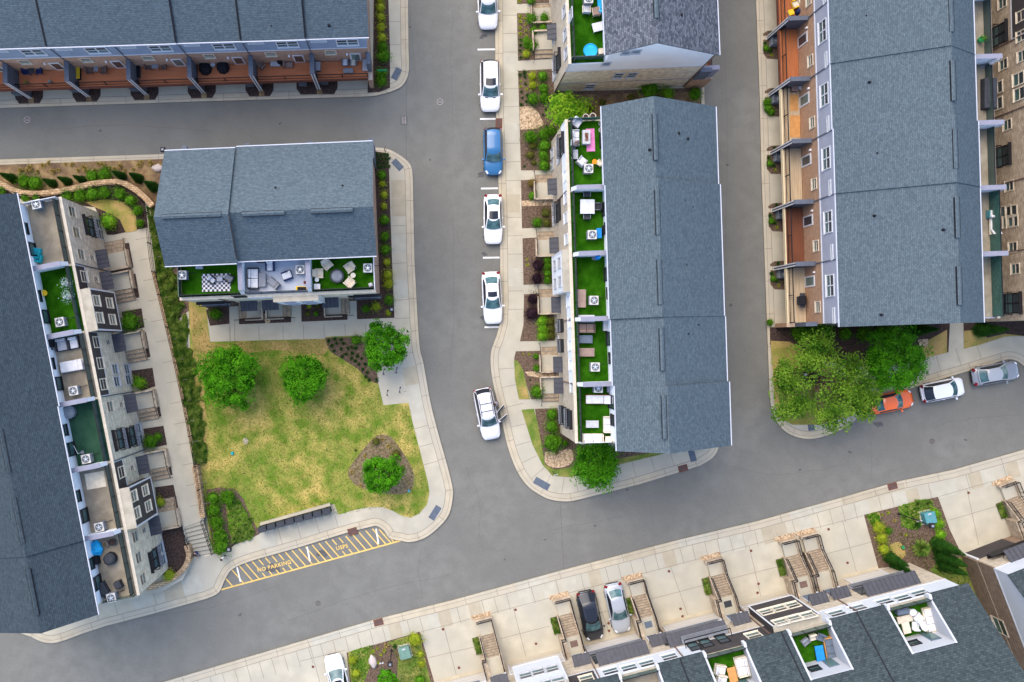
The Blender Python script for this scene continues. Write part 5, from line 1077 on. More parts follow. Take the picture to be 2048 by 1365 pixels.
KIND = {  # leaf material, core material, leaf size, count, height factor, shape
    'g': ('leaf_green', .13, 620, 1.25, 'ball'), 'y': ('leaf_yellow', .13, 420, 1.1, 'ball'), 'm': ('leaf_lime', .14, 560, 1.2, 'ball'), 'd': ('leaf_purple', .12, 620, 1.15, 'ball'),
    'o': ('leaf_olive', .12, 480, 1.0, 'ball'), 'e': ('leaf_rust', .12, 420, 1.0, 'ball'), 'k': ('leaf_cone', .16, 1500, 6.2, 'cone'), 's': ('leaf_dark', .14, 60, 1.0, 'tuft'), 'u': ('leaf_gold', .16, 80, 1.0, 'tuft'), 'w': ('leaf_silver', .14, 300, 1.3, 'ball'), 'l': ('leaf_yellow', .13, 70, 1, 'tuft'), 't': ('leaf_hedge', .2, 260, 1.1, 'tuft')}
WORD = {'g': 'round green shrub', 'y': 'yellow-green shrub', 'm': 'bright lime shrub', 'd': 'dark purple shrub', 'o': 'olive green shrub', 'e': 'reddish olive shrub', 'k': 'dark pointed evergreen', 's': 'small dark green tuft', 'u': 'straw-coloured grass tuft', 'w': 'silvery potted plant', 'l': 'small yellow-green tuft', 't': 'spiky green grass clump'}
def plant(kind, px, py, rpx, label=None, group=None, z=None, i=0):
    m, leaf, n, hf, shp = KIND[kind]; v = i % 3
    if (kind, v) not in SH:
        r0 = 1.0; SH[(kind, v)] = (shrub_mesh(v * 7 + ord(kind), r0, hf, n, leaf * (1.25 if shp != 'tuft' else 1.4), shape=shp).mesh('foliage', m), core_mesh(r0, hf, shp).mesh('stem_mass', m if shp != 'tuft' else m))
    a, b = SH[(kind, v)]; r = rpx / PPM * (1.16 if kind not in 'kslu' else .60 if kind == 'k' else 1.0); z = ZB if z is None else z; zz = z + (r * hf * .5)
    loc = P(px, py, zz); 
    if kind == 'k':      # the pixel is the middle of the leaning cone
        loc = P(px, py, z + r * hf * .45)
    loc.z = z
    t = thing('shrub' if shp != 'tuft' else 'grass_tuft', label, 'shrub' if shp != 'tuft' else 'plant', loc, i * 1.7, group)
    rr_ = random.Random(int(px * 31 + py * 17)); f = link('foliage', a, t); f.scale = (r * rr_.uniform(.86, 1.16), r * rr_.uniform(.86, 1.16), r * rr_.uniform(.85, 1.1)) if kind != 'k' else (r, r, r); f.rotation_euler = (0, 0, rr_.uniform(0, 6.28))
    if shp != 'tuft': c_ = link('stem_mass', b, t); c_.scale = (r * .92, r * .92, r * .92)
    return t
USED = {}
def bed(where, group, items, z=None, axis=1):
    """items (kind, px, py, r); labels count each kind along the bed from the top (axis 1) or from the left (axis 0)"""
    by = {}
    for it in items: by.setdefault(it[0], []).append(it)
    k = 0
    for kind, li in by.items():
        li.sort(key=lambda q: q[1 + axis])
        for j, (kd, px, py, r) in enumerate(li):
            lab = WORD[kind] + ' ' + where if len(li) == 1 else WORD[kind] + ', ' + ORD[j] + (' down, ' if axis else ' from the left, ') + where
            plant(kd, px, py, r, lab, group if len(items) > 1 else None, z, k); k += 1
bed('in the strip beside the brick row end', 'shrubs beside the brick row end', [('y', 760, -4, 11), ('y', 761, 15, 11), ('y', 762, 34, 10), ('y', 762, 54, 11), ('y', 764, 75, 11), ('g', 765, 94, 11), ('g', 767, 112, 14), ('g', 763, 148, 12), ('g', 762, 162, 12)])
bed('in the strip right of the three-unit building', 'shrubs right of the three-unit building', [('g', 764, 350, 11), ('y', 765, 368, 8), ('y', 768, 390, 9), ('y', 768, 413, 8), ('g', 769, 440, 12), ('g', 770, 473, 11), ('g', 771, 499, 11), ('y', 774, 525, 9), ('y', 775, 550, 11), ('y', 777, 568, 12), ('g', 778, 600, 11), ('g', 732, 618, 9), ('y', 752, 614, 10), ('y', 777, 626, 7)] +
    [('s', 754 + 7 * i + (j % 2) * 3, 309 + j * 8, 5) for i in range(4) for j in range(4)])
bed('in the small bed left of the front walk', None, [('g', 431, 628, 13)]); bed('in the bed below the white bay', 'small shrubs below the white bay', [('o', 615, 628, 6), ('g', 632, 628, 6), ('y', 618, 612, 6), ('o', 636, 611, 6)], axis=0)
bed('on the straw slope at the upper left', 'shrubs on the straw slope', [('k', 14, 353, 17), ('g', 48, 363, 16), ('g', 69, 366, 17), ('k', 97, 364, 16), ('k', 127, 360, 16), ('k', 157, 357, 15), ('g', 184, 352, 15), ('g', 209, 349, 16), ('k', 236, 349, 17), ('k', 270, 353, 18), ('k', 300, 370, 19)], axis=0)
bed('inside the curved stone wall', 'clipped shrubs inside the curved wall', [('g', 4, 381, 9), ('g', 50, 396, 10), ('g', 72, 395, 9), ('g', 134, 391, 12), ('g', 159, 391, 15), ('g', 185, 388, 15), ('g', 209, 386, 14), ('g', 239, 388, 14), ('g', 260, 401, 13), ('g', 275, 422, 12), ('g', 280, 447, 10), ('m', 217, 443, 18)], z=ZT, axis=0)
bed('before the left stone facade', 'shrubs before the left stone facade', [('g', 259, 644, 20), ('m', 278, 766, 14), ('g', 300, 884, 16), ('g', 316, 874, 9), ('y', 320, 1005, 11), ('y', 338, 1151, 13)], z=ZT)
bed('at the lower left corner of the park', 'round shrubs at the park corner', [('g', 426, 997, 15), ('g', 455, 995, 18), ('g', 428, 1021, 15), ('g', 433, 1045, 16), ('g', 439, 1072, 17), ('g', 442, 1093, 18)])
bed('in the bed at the park corner', 'grass clumps at the park corner', [('t', 503, 1066, 8), ('t', 497, 1074, 8), ('t', 490, 1052, 8), ('t', 478, 1064, 9), ('t', 484, 1078, 8), ('t', 470, 1080, 9), ('t', 500, 1040, 7)])
bed('in the mulch corner beside the park tree', 'dark tufts beside the park tree', [('s', 380 + x / 2.73, 640 + y / 2.73, 6) for x, y in [(755, 115), (790, 105), (825, 108), (775, 140), (800, 128), (838, 130), (785, 170), (825, 160), (862, 155), (882, 150), (905, 155), (830, 200), (852, 187), (885, 180), (880, 210), (912, 200), (938, 212), (900, 225), (922, 243), (957, 243), (943, 270), (968, 288), (960, 313), (980, 328), (1018, 328)]] + [('g', 712, 680, 12)])
bed('in the mulch island of the lawn', 'tufts in the mulch island', [('u', 704, 945, 6), ('u', 777, 893, 7), ('o', 752, 884, 9), ('u', 766, 880, 6), ('u', 730, 913, 6), ('u', 805, 935, 6), ('u', 721, 972, 6), ('o', 792, 908, 10), ('s', 711, 901, 4)], axis=0)
E = lambda L, x0=900, y0=0, s=5.46: [(k, x0 + x / s, y0 + y / s, r / s) for k, x, y, r in L]
bed('in the uppermost street bed', 'shrubs in the uppermost street bed', E([('l', 757, 12, 32), ('g', 885, 8, 55), ('l', 768, 180, 32), ('l', 768, 235, 32), ('l', 768, 302, 32), ('l', 770, 370, 32), ('l', 825, 265, 26), ('l', 828, 335, 28), ('l', 835, 395, 26), ('l', 815, 200, 24), ('g', 893, 200, 66), ('g', 1030, 195, 56), ('g', 920, 335, 56), ('g', 1015, 310, 52), ('g', 835, 450, 54), ('g', 900, 495, 60), ('y', 832, 590, 54), ('s', 770, 435, 28), ('s', 770, 495, 26), ('s', 770, 555, 26), ('s', 772, 630, 28), ('g', 840, 500, 40)]))
bed('in the second street bed from the top', 'shrubs in the second street bed', E([('s', 765, 820, 36), ('s', 815, 790, 36), ('s', 820, 840, 30), ('y', 900, 830, 56), ('g', 1013, 830, 64), ('y', 905, 930, 54), ('g', 1020, 965, 66), ('g', 905, 1080, 74), ('g', 1028, 1070, 68), ('s', 825, 915, 26), ('l', 775, 945, 26), ('l', 835, 975, 26), ('s', 780, 1005, 26), ('s', 787, 1070, 26), ('s', 850, 1045, 30), ('s', 835, 1110, 28), ('s', 780, 1140, 32), ('s', 1045, 1200, 26), ('s', 1015, 1255, 26), ('g', 1160, 1065, 56), ('l', 770, 885, 24)]))
F = lambda L, x0=1000, y0=180, s=4.877: [(k, x0 + x / s, y0 + y / s, r / s) for k, x, y, r in L]
bed('in the bed below the street gravel patch', 'shrubs below the street gravel patch', F([('g', 300, 455, 74), ('g', 425, 430, 66), ('g', 500, 400, 56), ('g', 432, 540, 64), ('g', 425, 640, 60), ('g', 430, 740, 62), ('o', 295, 635, 48), ('o', 330, 712, 30), ('s', 240, 745, 20), ('o', 320, 540, 50), ('s', 455, 355, 24)]))
bed('in the bed beside the first porch of the island row', 'shrubs by the first porch', F([('e', 310, 910, 48), ('g', 318, 1030, 46)]))
bed('in the bed above the second walk of the island row', 'shrubs above the second walk', F([('o', 445, 1200, 52), ('g', 360, 1295, 52), ('o', 455, 1300, 48)]))
G2 = lambda L: F(L, 1000, 440)
bed("in the bed left of the island row's white bay", 'shrubs left of the white bay', G2([('l', 265, 385, 20), ('l', 268, 437, 24), ('d', 370, 440, 66), ('d', 360, 570, 64), ('g', 462, 395, 46), ('g', 462, 455, 46), ('g', 462, 520, 46), ('g', 462, 590, 46)]))
bed('in the bed beside the third porch of the island row', 'shrubs by the third porch', G2([('d', 320, 770, 66), ('d', 312, 912, 78), ('m', 412, 985, 58), ('m', 415, 1060, 58), ('m', 415, 1130, 58), ('o', 490, 990, 46), ('o', 500, 1060, 46), ('o', 498, 1125, 46)]))
K3 = lambda L: F(L, 940, 680, 4.135)
bed('in the bed by the bulge of the pavement', 'shrubs at the pavement bulge', K3([('l', 490, 120, 18), ('g', 548, 138, 30), ('g', 550, 235, 33), ('g', 553, 428, 62), ('s', 497, 335, 12), ('l', 440, 120, 12)]))
bed('at the lower end of the island row', 'shrubs at the lower island corner', K3([('g', 675, 615, 54), ('g', 675, 715, 56), ('g', 682, 850, 88), ('g', 785, 857, 30), ('e', 715, 935, 18)]))
bed('in the gap between the two island buildings', 'shrubs in the gap between island buildings', [('g', 1300, 178, 22), ('m', 1336, 186, 13), ('g', 1391, 188, 15), ('o', 1180, 218, 10), ('o', 1205, 205, 8), ('o', 1262, 195, 8)], axis=0)
# right row: little beds between the garage drives
rb = []
for y in (88, 203, 318, 433, 549):
    rb += [('s', 1528 + y * .03, y - 2, 6), ('g', 1530 + y * .03, y + 9, 7), ('s', 1538 + y * .03, y + 13, 7), ('l', 1541 + y * .03, y + 22, 5)] if y != 203 else [('g', 1534, 205, 9), ('g', 1536, 217, 9), ('g', 1543, 224, 8)]
    rb += [('s', 1540 + y * .03, y - 22, 6)]
bed('in the small plots along the right row driveways', 'plants between the right row driveways', rb)
bed('at the foot of the right row end wall', 'shrubs at the right row end', [('g', 1600, 665, 20), ('g', 1622, 668, 20), ('g', 1646, 664, 20), ('g', 1692, 668, 15), ('g', 1726, 668, 15), ('g', 1768, 664, 16), ('k', 1850, 660, 24), ('k', 1984, 660, 26), ('g', 1540, 645, 8)], axis=0)
bed('in the flower bed with the boulder', 'shrubs in the boulder flower bed', [('y', 830, 1279, 16), ('y', 705, 1321, 10), ('y', 712, 1348, 10), ('y', 841, 1309, 8), ('y', 843, 1328, 8), ('g', 840, 1362, 13), ('l', 755, 1297, 5), ('l', 762, 1310, 5), ('l', 747, 1303, 5), ('u', 773, 1292, 7), ('l', 757, 1326, 5), ('l', 768, 1302, 6), ('s', 790, 1294, 7)])
bed('in the bed with the teal utility box', 'shrubs by the teal utility box', [('y', 1758, 1056, 14), ('y', 1764, 1078, 13), ('y', 1769, 1099, 13), ('m', 1870, 1027, 12), ('m', 1878, 1049, 12), ('m', 1882, 1070, 12), ('k', 1794, 1122, 22), ('k', 1806, 1138, 20), ('k', 1898, 1098, 27), ('k', 1903, 1120, 26), ('k', 1906, 1138, 24), ('t', 1846, 1098, 18), ('g', 1776, 1062, 8), ('s', 1835, 1050, 10), ('l', 1777, 1026, 5), ('l', 1765, 1030, 5), ('u', 1790, 1042, 6), ('l', 1812, 1070, 5), ('t', 1838, 1010, 10), ('t', 1858, 1008, 9)])
def strawtufts():
    rnd = random.Random(5); L = []
    for i in range(26):
        px = 40 + i * 11.2 + rnd.uniform(-4, 4); py = 333 + rnd.uniform(-6, 12) - (px - 60) * .018; L.append(('u', px, py, rnd.uniform(6, 10)))
    return L
bed('on the dry slope under the upper left alley', 'straw tufts on the dry slope', strawtufts(), axis=0)

# hedge strip between terrace and lawn: nobody could count its plants
def hedge_strip():
    rnd = random.Random(3); mb = MB(); c1 = [(294, 415), (303, 470), (312, 540), (329, 620), (346, 700), (362, 780), (377, 860), (390, 925)]; c2 = [(322, 412), (337, 470), (352, 540), (368, 610), (385, 700), (402, 780), (412, 850), (412, 925)]
    for i in range(24000):
        t = rnd.random(); u = rnd.random(); k = t * (len(c1) - 1); j = min(int(k), len(c1) - 2); f = k - j
        a = (c1[j][0] + (c1[j + 1][0] - c1[j][0]) * f, c1[j][1] + (c1[j + 1][1] - c1[j][1]) * f); b = (c2[j][0] + (c2[j + 1][0] - c2[j][0]) * f, c2[j][1] + (c2[j + 1][1] - c2[j][1]) * f)
        px = a[0] + (b[0] - a[0]) * u; py = a[1] + (b[1] - a[1]) * u
        n_ = noise.noise(Vector((px * .06, py * .06, 0))); w_ = noise.noise(Vector((px * .02, py * .02, 4)))
        if u > .92 + n_ * .6: continue
        z = .1 + (1 - u) * 1.0 + max(0, n_) * .7; p = P(px, py, z); leafquad(mb, p, Vector((rnd.uniform(-1, 1), rnd.uniform(-1, 1), 1.0)), rnd.uniform(.16, .36), rnd)
    g_ = MB(); pts = Pz(c1, .9) + Pz(list(reversed(c2)), .1); g_.prism(pts, 0, .12)
    g_.build('mulch_bed', 'dark_mulch')['kind'] = 'structure'
    o = mb.build('hedge_strip', 'leaf_hedge'); tag(o, 'long wild green hedge strip on the slope between front path and lawn', 'ground cover', kind='stuff')
hedge_strip()
def litter(pts, n, label, m='leaf_olive', s=.14, z=ZB, seed=1):
    rnd = random.Random(seed); xs = [p[0] for p in pts]; ys = [p[1] for p in pts]; mb = MB(); k = 0
    def ins(x, y):
        c_ = False
        for (x1, y1), (x2, y2) in zip(pts, pts[1:] + pts[:1]):
            if (y1 > y) != (y2 > y) and x < (x2 - x1) * (y - y1) / (y2 - y1) + x1: c_ = not c_
        return c_
    while k < n:
        x = rnd.uniform(min(xs), max(xs)); y = rnd.uniform(min(ys), max(ys))
        if not ins(x, y): continue
        k += 1; p = P(x, y, z + rnd.uniform(.02, .10)); leafquad(mb, p, Vector((rnd.uniform(-1.2, 1.2), rnd.uniform(-1.2, 1.2), 1)), s, rnd)
    o = mb.build('ground_cover', m); return tag(o, label, 'ground cover', kind='stuff')
LAWN = [(385, 610), (420, 684), (650, 678), (680, 722), (715, 740), (757, 772), (765, 813), (817, 810), (842, 910), (859, 985), (840, 1028), (820, 1034), (765, 1014), (677, 1030), (520, 1048), (500, 1040), (480, 985), (440, 975), (410, 980), (395, 930)]
litter(LAWN, 15000, 'short patchy green grass blades of the park lawn', 'leaf_hedge', .10, ZB)
litter(LAWN, 11000, 'dry straw-coloured grass blades of the park lawn', 'leaf_gold', .10, ZB, 21)
litter([(1160, 192), (1400, 186), (1402, 214), (1230, 232), (1200, 236)], 500, 'sparse weeds on the dark ground between the two island buildings', 'leaf_olive', .12, ZB, 2)
litter([(1885, 1120), (1925, 1115), (1960, 1200), (2010, 1330), (1990, 1340), (1935, 1240), (1895, 1170)], 900, 'rough grass strip between the lower building and the brown end wall', 'leaf_hedge', .14, ZB, 3)
litter([(1560, 735), (1640, 745), (1700, 790), (1660, 835), (1590, 838), (1560, 815)], 800, 'grass under the big loose tree at the street corner', 'leaf_hedge', .12, ZB, 4)

# ---------------------------------------------------------------- trees
def tree(px, py, rpx, hgt, label, m='leaf_tree', clumps=60, per=80, leaf=.2, flat=.8, seed=1, trunk=1.6, extra=None, sparse=0.0, spread=.28, base=None):
    """px, py: middle of the crown; rpx: its radius in photo pixels"""
    rnd = random.Random(seed); r = rpx / PPM * (H - hgt * .6) / H; cz = trunk + (hgt - trunk) * .5
    b0 = P(px, py, cz); b0.z = ZB
    if base: b0 = P(base[0], base[1], ZB); 
    off = P(px, py, cz) - Vector((b0.x, b0.y, 0)); off.z = 0
    t = thing('tree', label, 'tree', b0); mb = MB(); tips = []
    for i in range(clumps):
        a = i * 2.399963 + rnd.uniform(-.3, .3); h_ = 1 - 1.75 * (i + .5) / clumps; h_ = max(-.8, h_); rr = math.sqrt(max(0, 1 - h_ * h_)); k = rnd.uniform(.60, .86) * (1 + .50 * noise.noise(Vector((math.cos(a) * 1.7, math.sin(a) * 1.7, seed * 1.37 + h_ * .8))))
        tips.append(Vector((math.cos(a) * rr * r * k, math.sin(a) * rr * r * k, cz + h_ * (hgt - trunk) * .5 * k)) + off)
    for (ex, ey, er) in (extra or []):
        for i in range(int(14 * er / 20)):
            q = P(ex + rnd.gauss(0, er * .45), ey + rnd.gauss(0, er * .45), cz + rnd.uniform(-.8, .8)) - Vector((b0.x, b0.y, 0)); tips.append(q)
    for c_ in tips:
        cr = r * spread * rnd.uniform(.55, 1.15) if not extra else rnd.uniform(.6, 1.1)
        if rnd.random() < sparse: continue
        for j in range(per):
            v = Vector((rnd.gauss(0, 1), rnd.gauss(0, 1), rnd.gauss(0, .7))); v.normalize(); q = v * cr * rnd.random() ** .45
            leafquad(mb, c_ + q, v * .5 + Vector((rnd.uniform(-.7, .7), rnd.uniform(-.7, .7), 1.1)), leaf, rnd)
    mb.build('crown', m, t)
    w = MB(); w.tube((0, 0, 0), (0, 0, trunk + .3), .14 * hgt / 5, .10 * hgt / 5, n=8)
    for c_ in tips[::3]: mid = Vector((off.x * .5 + c_.x * .25, off.y * .5 + c_.y * .25, trunk + (c_.z - trunk) * .45 + .2)); w.tube((0, 0, trunk * .8), mid, .07 * hgt / 5, .04, n=5); w.tube(mid, c_, .04, .015, n=4)
    w.build('trunk', 'bark', t); return t
tree(458, 750, 61, 5.6, 'large dense dark green tree at the left of the park lawn', clumps=95, per=105, leaf=.20, seed=2)
tree(609, 756, 50, 5.0, 'medium dense green tree in the upper middle of the park lawn', clumps=80, per=95, leaf=.19, seed=4)
tree(768, 694, 49, 5.2, 'bright green tree beside the park path and the bike racks', m='leaf_lime' if False else 'leaf_tree', clumps=80, per=95, leaf=.19, seed=6)
tree(763, 949, 42, 4.4, 'round bright green tree in the mulch island of the lawn', clumps=75, per=95, leaf=.18, seed=8)
tree(1192, 922, 44, 5.0, 'feathery weeping green tree under the lower end of the island row', clumps=70, per=70, leaf=.20, seed=10, extra=[(1192, 962, 14), (1215, 940, 20), (1172, 948, 12)], spread=.3)
tree(1133, 222, 33, 3.4, 'bright lime broad-leaved small tree at the top of the island row', m='leaf_lime', clumps=46, per=44, leaf=.26, seed=12, extra=[(1160, 215, 12)], spread=.34)
tree(1640, 760, 82, 7.0, 'big loose olive green tree spreading over the street corner and orange car', m='leaf_loose', clumps=46, per=60, leaf=.23, seed=14, extra=[(1575, 770, 22), (1590, 810, 20), (1700, 790, 30), (1730, 775, 24), (1722, 820, 18), (1640, 690, 26), (1625, 720, 20), (1660, 835, 22), (1570, 740, 14), (1700, 740, 22), (1560, 825, 10), (1745, 800, 14)], spread=.17, sparse=.0)
tree(1785, 722, 66, 6.2, 'dense dark green tree between the loose tree and the white hatchback', clumps=100, per=100, leaf=.2, seed=16)
tree(776, 1360, 22, 3.0, 'small bright green tree in the flower bed at the bottom edge', clumps=34, per=60, leaf=.17, seed=18)

litter([(1732, 1030), (1756, 1024), (1762, 1045), (1745, 1052)], 260, 'rough grass in the left corner of the teal box bed', 'leaf_green', .18, ZB, 5)
litter([(1796, 1012), (1852, 998), (1866, 1022), (1834, 1062), (1804, 1054)], 900, 'rough grass around the lamp post in the teal box bed', 'leaf_green', .18, ZB, 6)
litter([(1790, 1060), (1880, 1075), (1930, 1180), (1900, 1190), (1840, 1140), (1800, 1120)], 700, 'thin weeds on the mulch below the teal box', 'leaf_olive', .15, ZB, 7)
litter([(452, 1005), (478, 998), (494, 1025), (508, 1056), (500, 1076), (470, 1086), (456, 1060)], 1500, 'dark green rough grass inside the park corner bed', 'leaf_green', .16, ZB, 8)
litter([(700, 1303), (745, 1290), (750, 1312), (720, 1380), (706, 1380)], 800, 'rough grass at the left of the boulder flower bed', 'leaf_green', .16, ZB, 9)
litter([(775, 1284), (838, 1270), (862, 1400), (800, 1400), (796, 1320)], 1100, 'rough grass at the right of the boulder flower bed', 'leaf_hedge', .16, ZB, 10)
# ================================================================ CARS
def car(label, px, py, ang, L=4.7, W=1.84, hgt=1.45, paint='paint_white', style='sedan', sunroof=None, rails=False, vents_=False, group='parked cars', roofm=None, doors=False, hatchglass=None):
    """ang: heading in degrees counter-clockwise from image right; local x is forward"""
    t = thing('parked_car', label, 'car', P(px, py, .5) * 1.0, R(ang), group); t.location.z = -.02
    hw = W / 2; hl = L / 2; zb = .92 if style != 'sedan' else .86
    ST = [(-1.0, .62, .50, .62), (-.975, .80, .38, .80), (-.90, .93, .30, .92), (-.72, .985, .26, .985), (-.4, 1, .26, 1.0), (0, 1, .26, 1.0), (.35, 1, .26, .99), (.62, .985, .27, .95), (.82, .93, .30, .86), (.93, .82, .36, .76), (.985, .66, .42, .66), (1.0, .5, .5, .58)]
    mb = MB(); n = 13; rows = []
    for (f, wf, zl, zf) in ST:
        w = hw * wf; z1 = zb * zf; prof = [(-w * .86, zl), (-w * .99, zl + .10), (-w, (zl + z1) / 2), (-w * .975, z1 - .10), (-w * .90, z1 - .02), (-w * .6, z1 + .025), (0, z1 + .045)]
        prof = prof + [(-y, z) for y, z in reversed(prof[:-1])]; rows.append([(f * hl, y, z) for y, z in prof])
    vs = [v for r_ in rows for v in r_]; fs = []
    for i in range(len(ST) - 1):
        for j in range(n - 1): a_ = i * n + j; fs.append((a_, a_ + n, a_ + n + 1, a_ + 1)[::-1])
    fs.append(tuple(range(n))[::-1][::-1]); fs.append(tuple(range((len(ST) - 1) * n, len(ST) * n))[::-1]); fs += [tuple([i * n for i in range(len(ST))] + [i * n + n - 1 for i in reversed(range(len(ST)))])]
    mb.add(vs, fs); body = mb.build('body', paint, t, True)
    # greenhouse: front glass base, roof front, roof rear, rear glass base (fractions of half length)
    if style == 'sedan': gx = (.38, .0, -.46, -.78)
    elif style == 'suv': gx = (.42, .08, -.80, -.95)
    elif style == 'hatch': gx = (.52, .12, -.60, -.93)
    else: gx = (.38, .14, -.82, -.94)
    wb = hw * .90; wr = hw * (.66 if style == 'sedan' else .69); zr = hgt
    def gp(s, v):   # s 0..3 along profile, v -1..1 across
        i = min(int(s), 2); f = s - i; xs = [g * hl for g in gx]; zs = [zb + .03, zr - .03, zr - .02 if style == 'sedan' else zr - .05, zb + .05]; ws = [wb * .92, wr, wr * .96, wb * .84]
        x = xs[i] + (xs[i + 1] - xs[i]) * f; z = zs[i] + (zs[i + 1] - zs[i]) * f; w = ws[i] + (ws[i + 1] - ws[i]) * f
        bow = (1 - v * v); e = (.16 if i == 0 else (.16 * (1 - f) - .10 * f if i == 1 else -.10)); x += bow * e * (1 if i != 0 else (1 - f * .35)) ; z += bow * .05
        return Vector((x, w * v, z))
    c_ = MB(); nv = 9; ss = [0, .35, .7, 1, 1.25, 1.5, 1.75, 2, 2.4, 2.7, 3]
    vs = [gp(s, -1 + 2 * j / (nv - 1)) for s in ss for j in range(nv)]; fs = []
    for i in range(len(ss) - 1):
        for j in range(nv - 1): a_ = i * nv + j; fs.append((a_, a_ + 1, a_ + nv + 1, a_ + nv))
    c_.add(vs, fs)
    for sg in (-1, 1):   # sides down to the belt
        top = [gp(s, sg) for s in ss]; bot = [Vector((p.x, sg * (wb * .98), zb - .05)) for p in top]
        k = len(top); c_.add(top + bot, [((i, k + i, k + i + 1, i + 1) if sg < 0 else (i, i + 1, k + i + 1, k + i)) for i in range(k - 1)])
    c_.build('cabin', roofm or paint, t, True)
    def gpatch(name, s0, s1, v0, v1, m, ns=4, nv2=7, lift=.012):
        q = MB(); vs = []
        for i in range(ns + 1):
            for j in range(nv2 + 1):
                s = s0 + (s1 - s0) * i / ns; v = v0 + (v1 - v0) * j / nv2; p = gp(s, v); ii = min(int((s0 + s1) / 2), 2)
                nn = [Vector((.55, 0, .83)), Vector((0, 0, 1)), Vector((-.6, 0, .8))][ii]; vs.append(p + nn * lift)
        fs = [(i * (nv2 + 1) + j, i * (nv2 + 1) + j + 1, (i + 1) * (nv2 + 1) + j + 1, (i + 1) * (nv2 + 1) + j) for i in range(ns) for j in range(nv2)]
        q.add(vs, fs); return q.build(name, m, t, True)
    gpatch('windshield', .04, .96, -.92, .92, 'car_glass'); gpatch('rear_window', *((2.12, 2.9, -.86, .86) if style == 'sedan' else (2.04, 2.96, -.97, .97)), hatchglass or 'car_glass' if style == 'sedan' else 'car_dark_glass')
    if sunroof: gpatch('sunroof', sunroof[0], sunroof[1], -.72, .72, 'car_dark_glass', lift=.008)
    for sg in (-1, 1):
        q = MB(); top = [gp(s, sg) for s in (.22, 1.0, 1.5, 2.0, 2.75)]; a0 = [Vector((p.x, p.y + sg * .012 + sg * .01, p.z - .05)) for p in top]; b0 = [Vector((top[0].x + .18, sg * wb * .985, zb + .0))] + [Vector((p.x, sg * wb * .985 + sg * .006, zb)) for p in top[1:-1]] + [Vector((top[-1].x, sg * wb * .97, zb + .06))]
        k = 5; q.add(a0 + b0, [((i, k + i, k + i + 1, i + 1) if sg < 0 else (i, i + 1, k + i + 1, k + i)) for i in range(k - 1)]); q.build('side_window', 'car_dark_glass', t)
        m_ = MB(); mx = gx[0] * hl - .12; m_.rbox(mx, sg * (hw + .09), zb + .0, .16, .22, .15, sg * -.15, .04); m_.build('wing_mirror', paint, t)
        h_ = MB(); h_.add([(hl * .84, sg * hw * .86, zb * .80), (hl * .955, sg * hw * .66, zb * .70), (hl * .93, sg * hw * .50, zb * .77), (hl * .80, sg * hw * .70, zb * .885)], [(0, 1, 2, 3) if sg > 0 else (3, 2, 1, 0)]); h_.build('headlight', 'lamp', t).location = (.02, 0, .03)
        r_ = MB(); r_.rbox(-hl * .935, sg * hw * .74, .62, .22, .30, zb * .90 - .56, sg * .45, .03); r_.build('tail_light', 'tail', t)
        for fx in (.60, -.58):
            w_ = MB(); w_.lathe([(.0, -.11), (.30, -.11), (.33, -.07), (.33, .07), (.30, .11), (.22, .112)], n=18); o = w_.build('wheel', 'tyre', t); o.rotation_euler = (R(-90 * sg), 0, 0); o.location = (fx * hl, sg * (hw - .11), .33)
            w_ = MB(); w_.cyl(0, 0, .113, .12, .2, n=12); w_.build('rim', 'rim', o)
        for fx in (.02,): d_ = MB(); d_.rbox(-.12, sg * (hw + .005), zb * .80, .18, .03, .03); d_.build('door_handle', paint, t)
    b = MB(); b.rbox(hl * .965, 0, .28, .14, W * .52, .16, 0, .02); b.build('bumper_grille', 'plastic', t); 
    b = MB(); b.rbox(-hl * .985, 0, .30, .12, W * .62, .16, 0, .02); b.build('rear_bumper', 'plastic', t)
    l = MB(); [l.line((hl * .42, sg * hw * .78), (hl * .90, sg * hw * .55), .012, zb * .93) for sg in ()]
    if rails:
        r_ = MB()
        for sg in (-1, 1): r_.tube((gx[1] * hl - .15, sg * wr * .86, zr + .07), (gx[2] * hl + .15, sg * wr * .84, zr + .05), .025)
        r_.build('roof_rail', 'plastic', t); r_ = MB()
        for x in (gx[1] * hl - .55, gx[2] * hl + .9): r_.tube((x, -wr * .86, zr + .075), (x, wr * .86, zr + .075), .028)
        r_.build('roof_crossbar', 'plastic', t)
    if vents_:
        v_ = MB(); [v_.add([(hl * .52, sg * .25, zb + .035), (hl * .49, sg * .52, zb + .01), (hl * .46, sg * .52, zb + .015), (hl * .48, sg * .25, zb + .04)], [(0, 1, 2, 3) if sg > 0 else (3, 2, 1, 0)]) for sg in (-1, 1)]; v_.build('hood_vent', 'plastic', t)
    if doors:
        for x, a_ in ((.30, 62), (-.05 * hl - .35, 50)):
            d_ = MB(); T_ = Matrix.Translation((x * 1.0 + .55, -doors * 0 + (hw - .04), 0)) @ Matrix.Rotation(R(180 - a_), 4, 'Z')
            d_.box(0, 1.0, -.05, .05, .35, zb, T=T_); pn = MB(); pn.box(.03, .97, -.12, -.052, .38, zb + .01, T=T_); pn.build('door_panel', 'charcoal', t); o = d_.build('open_door', paint, t)
            d_ = MB(); d_.box(.1, .95, -.02, .02, zb, zb + .42, T=T_); d_.build('door_glass', 'car_dark_glass', o)
    return t
car('silver and white SUV cut by the top edge, hood towards the white bay line', 975, 8, -88, 4.9, 1.9, 1.7, 'paint_pearl', 'suv', roofm='paint_pearl')
car('white SUV with dark sunroof and two black hood vents on the street', 980, 173, -89.2, 4.85, 1.93, 1.72, 'paint_white', 'suv', sunroof=(1.03, 1.32), vents_=True)
car('metallic blue SUV parked beside the kerb inlet', 986, 304, -89.2, 4.45, 1.82, 1.62, 'paint_blue', 'suv')
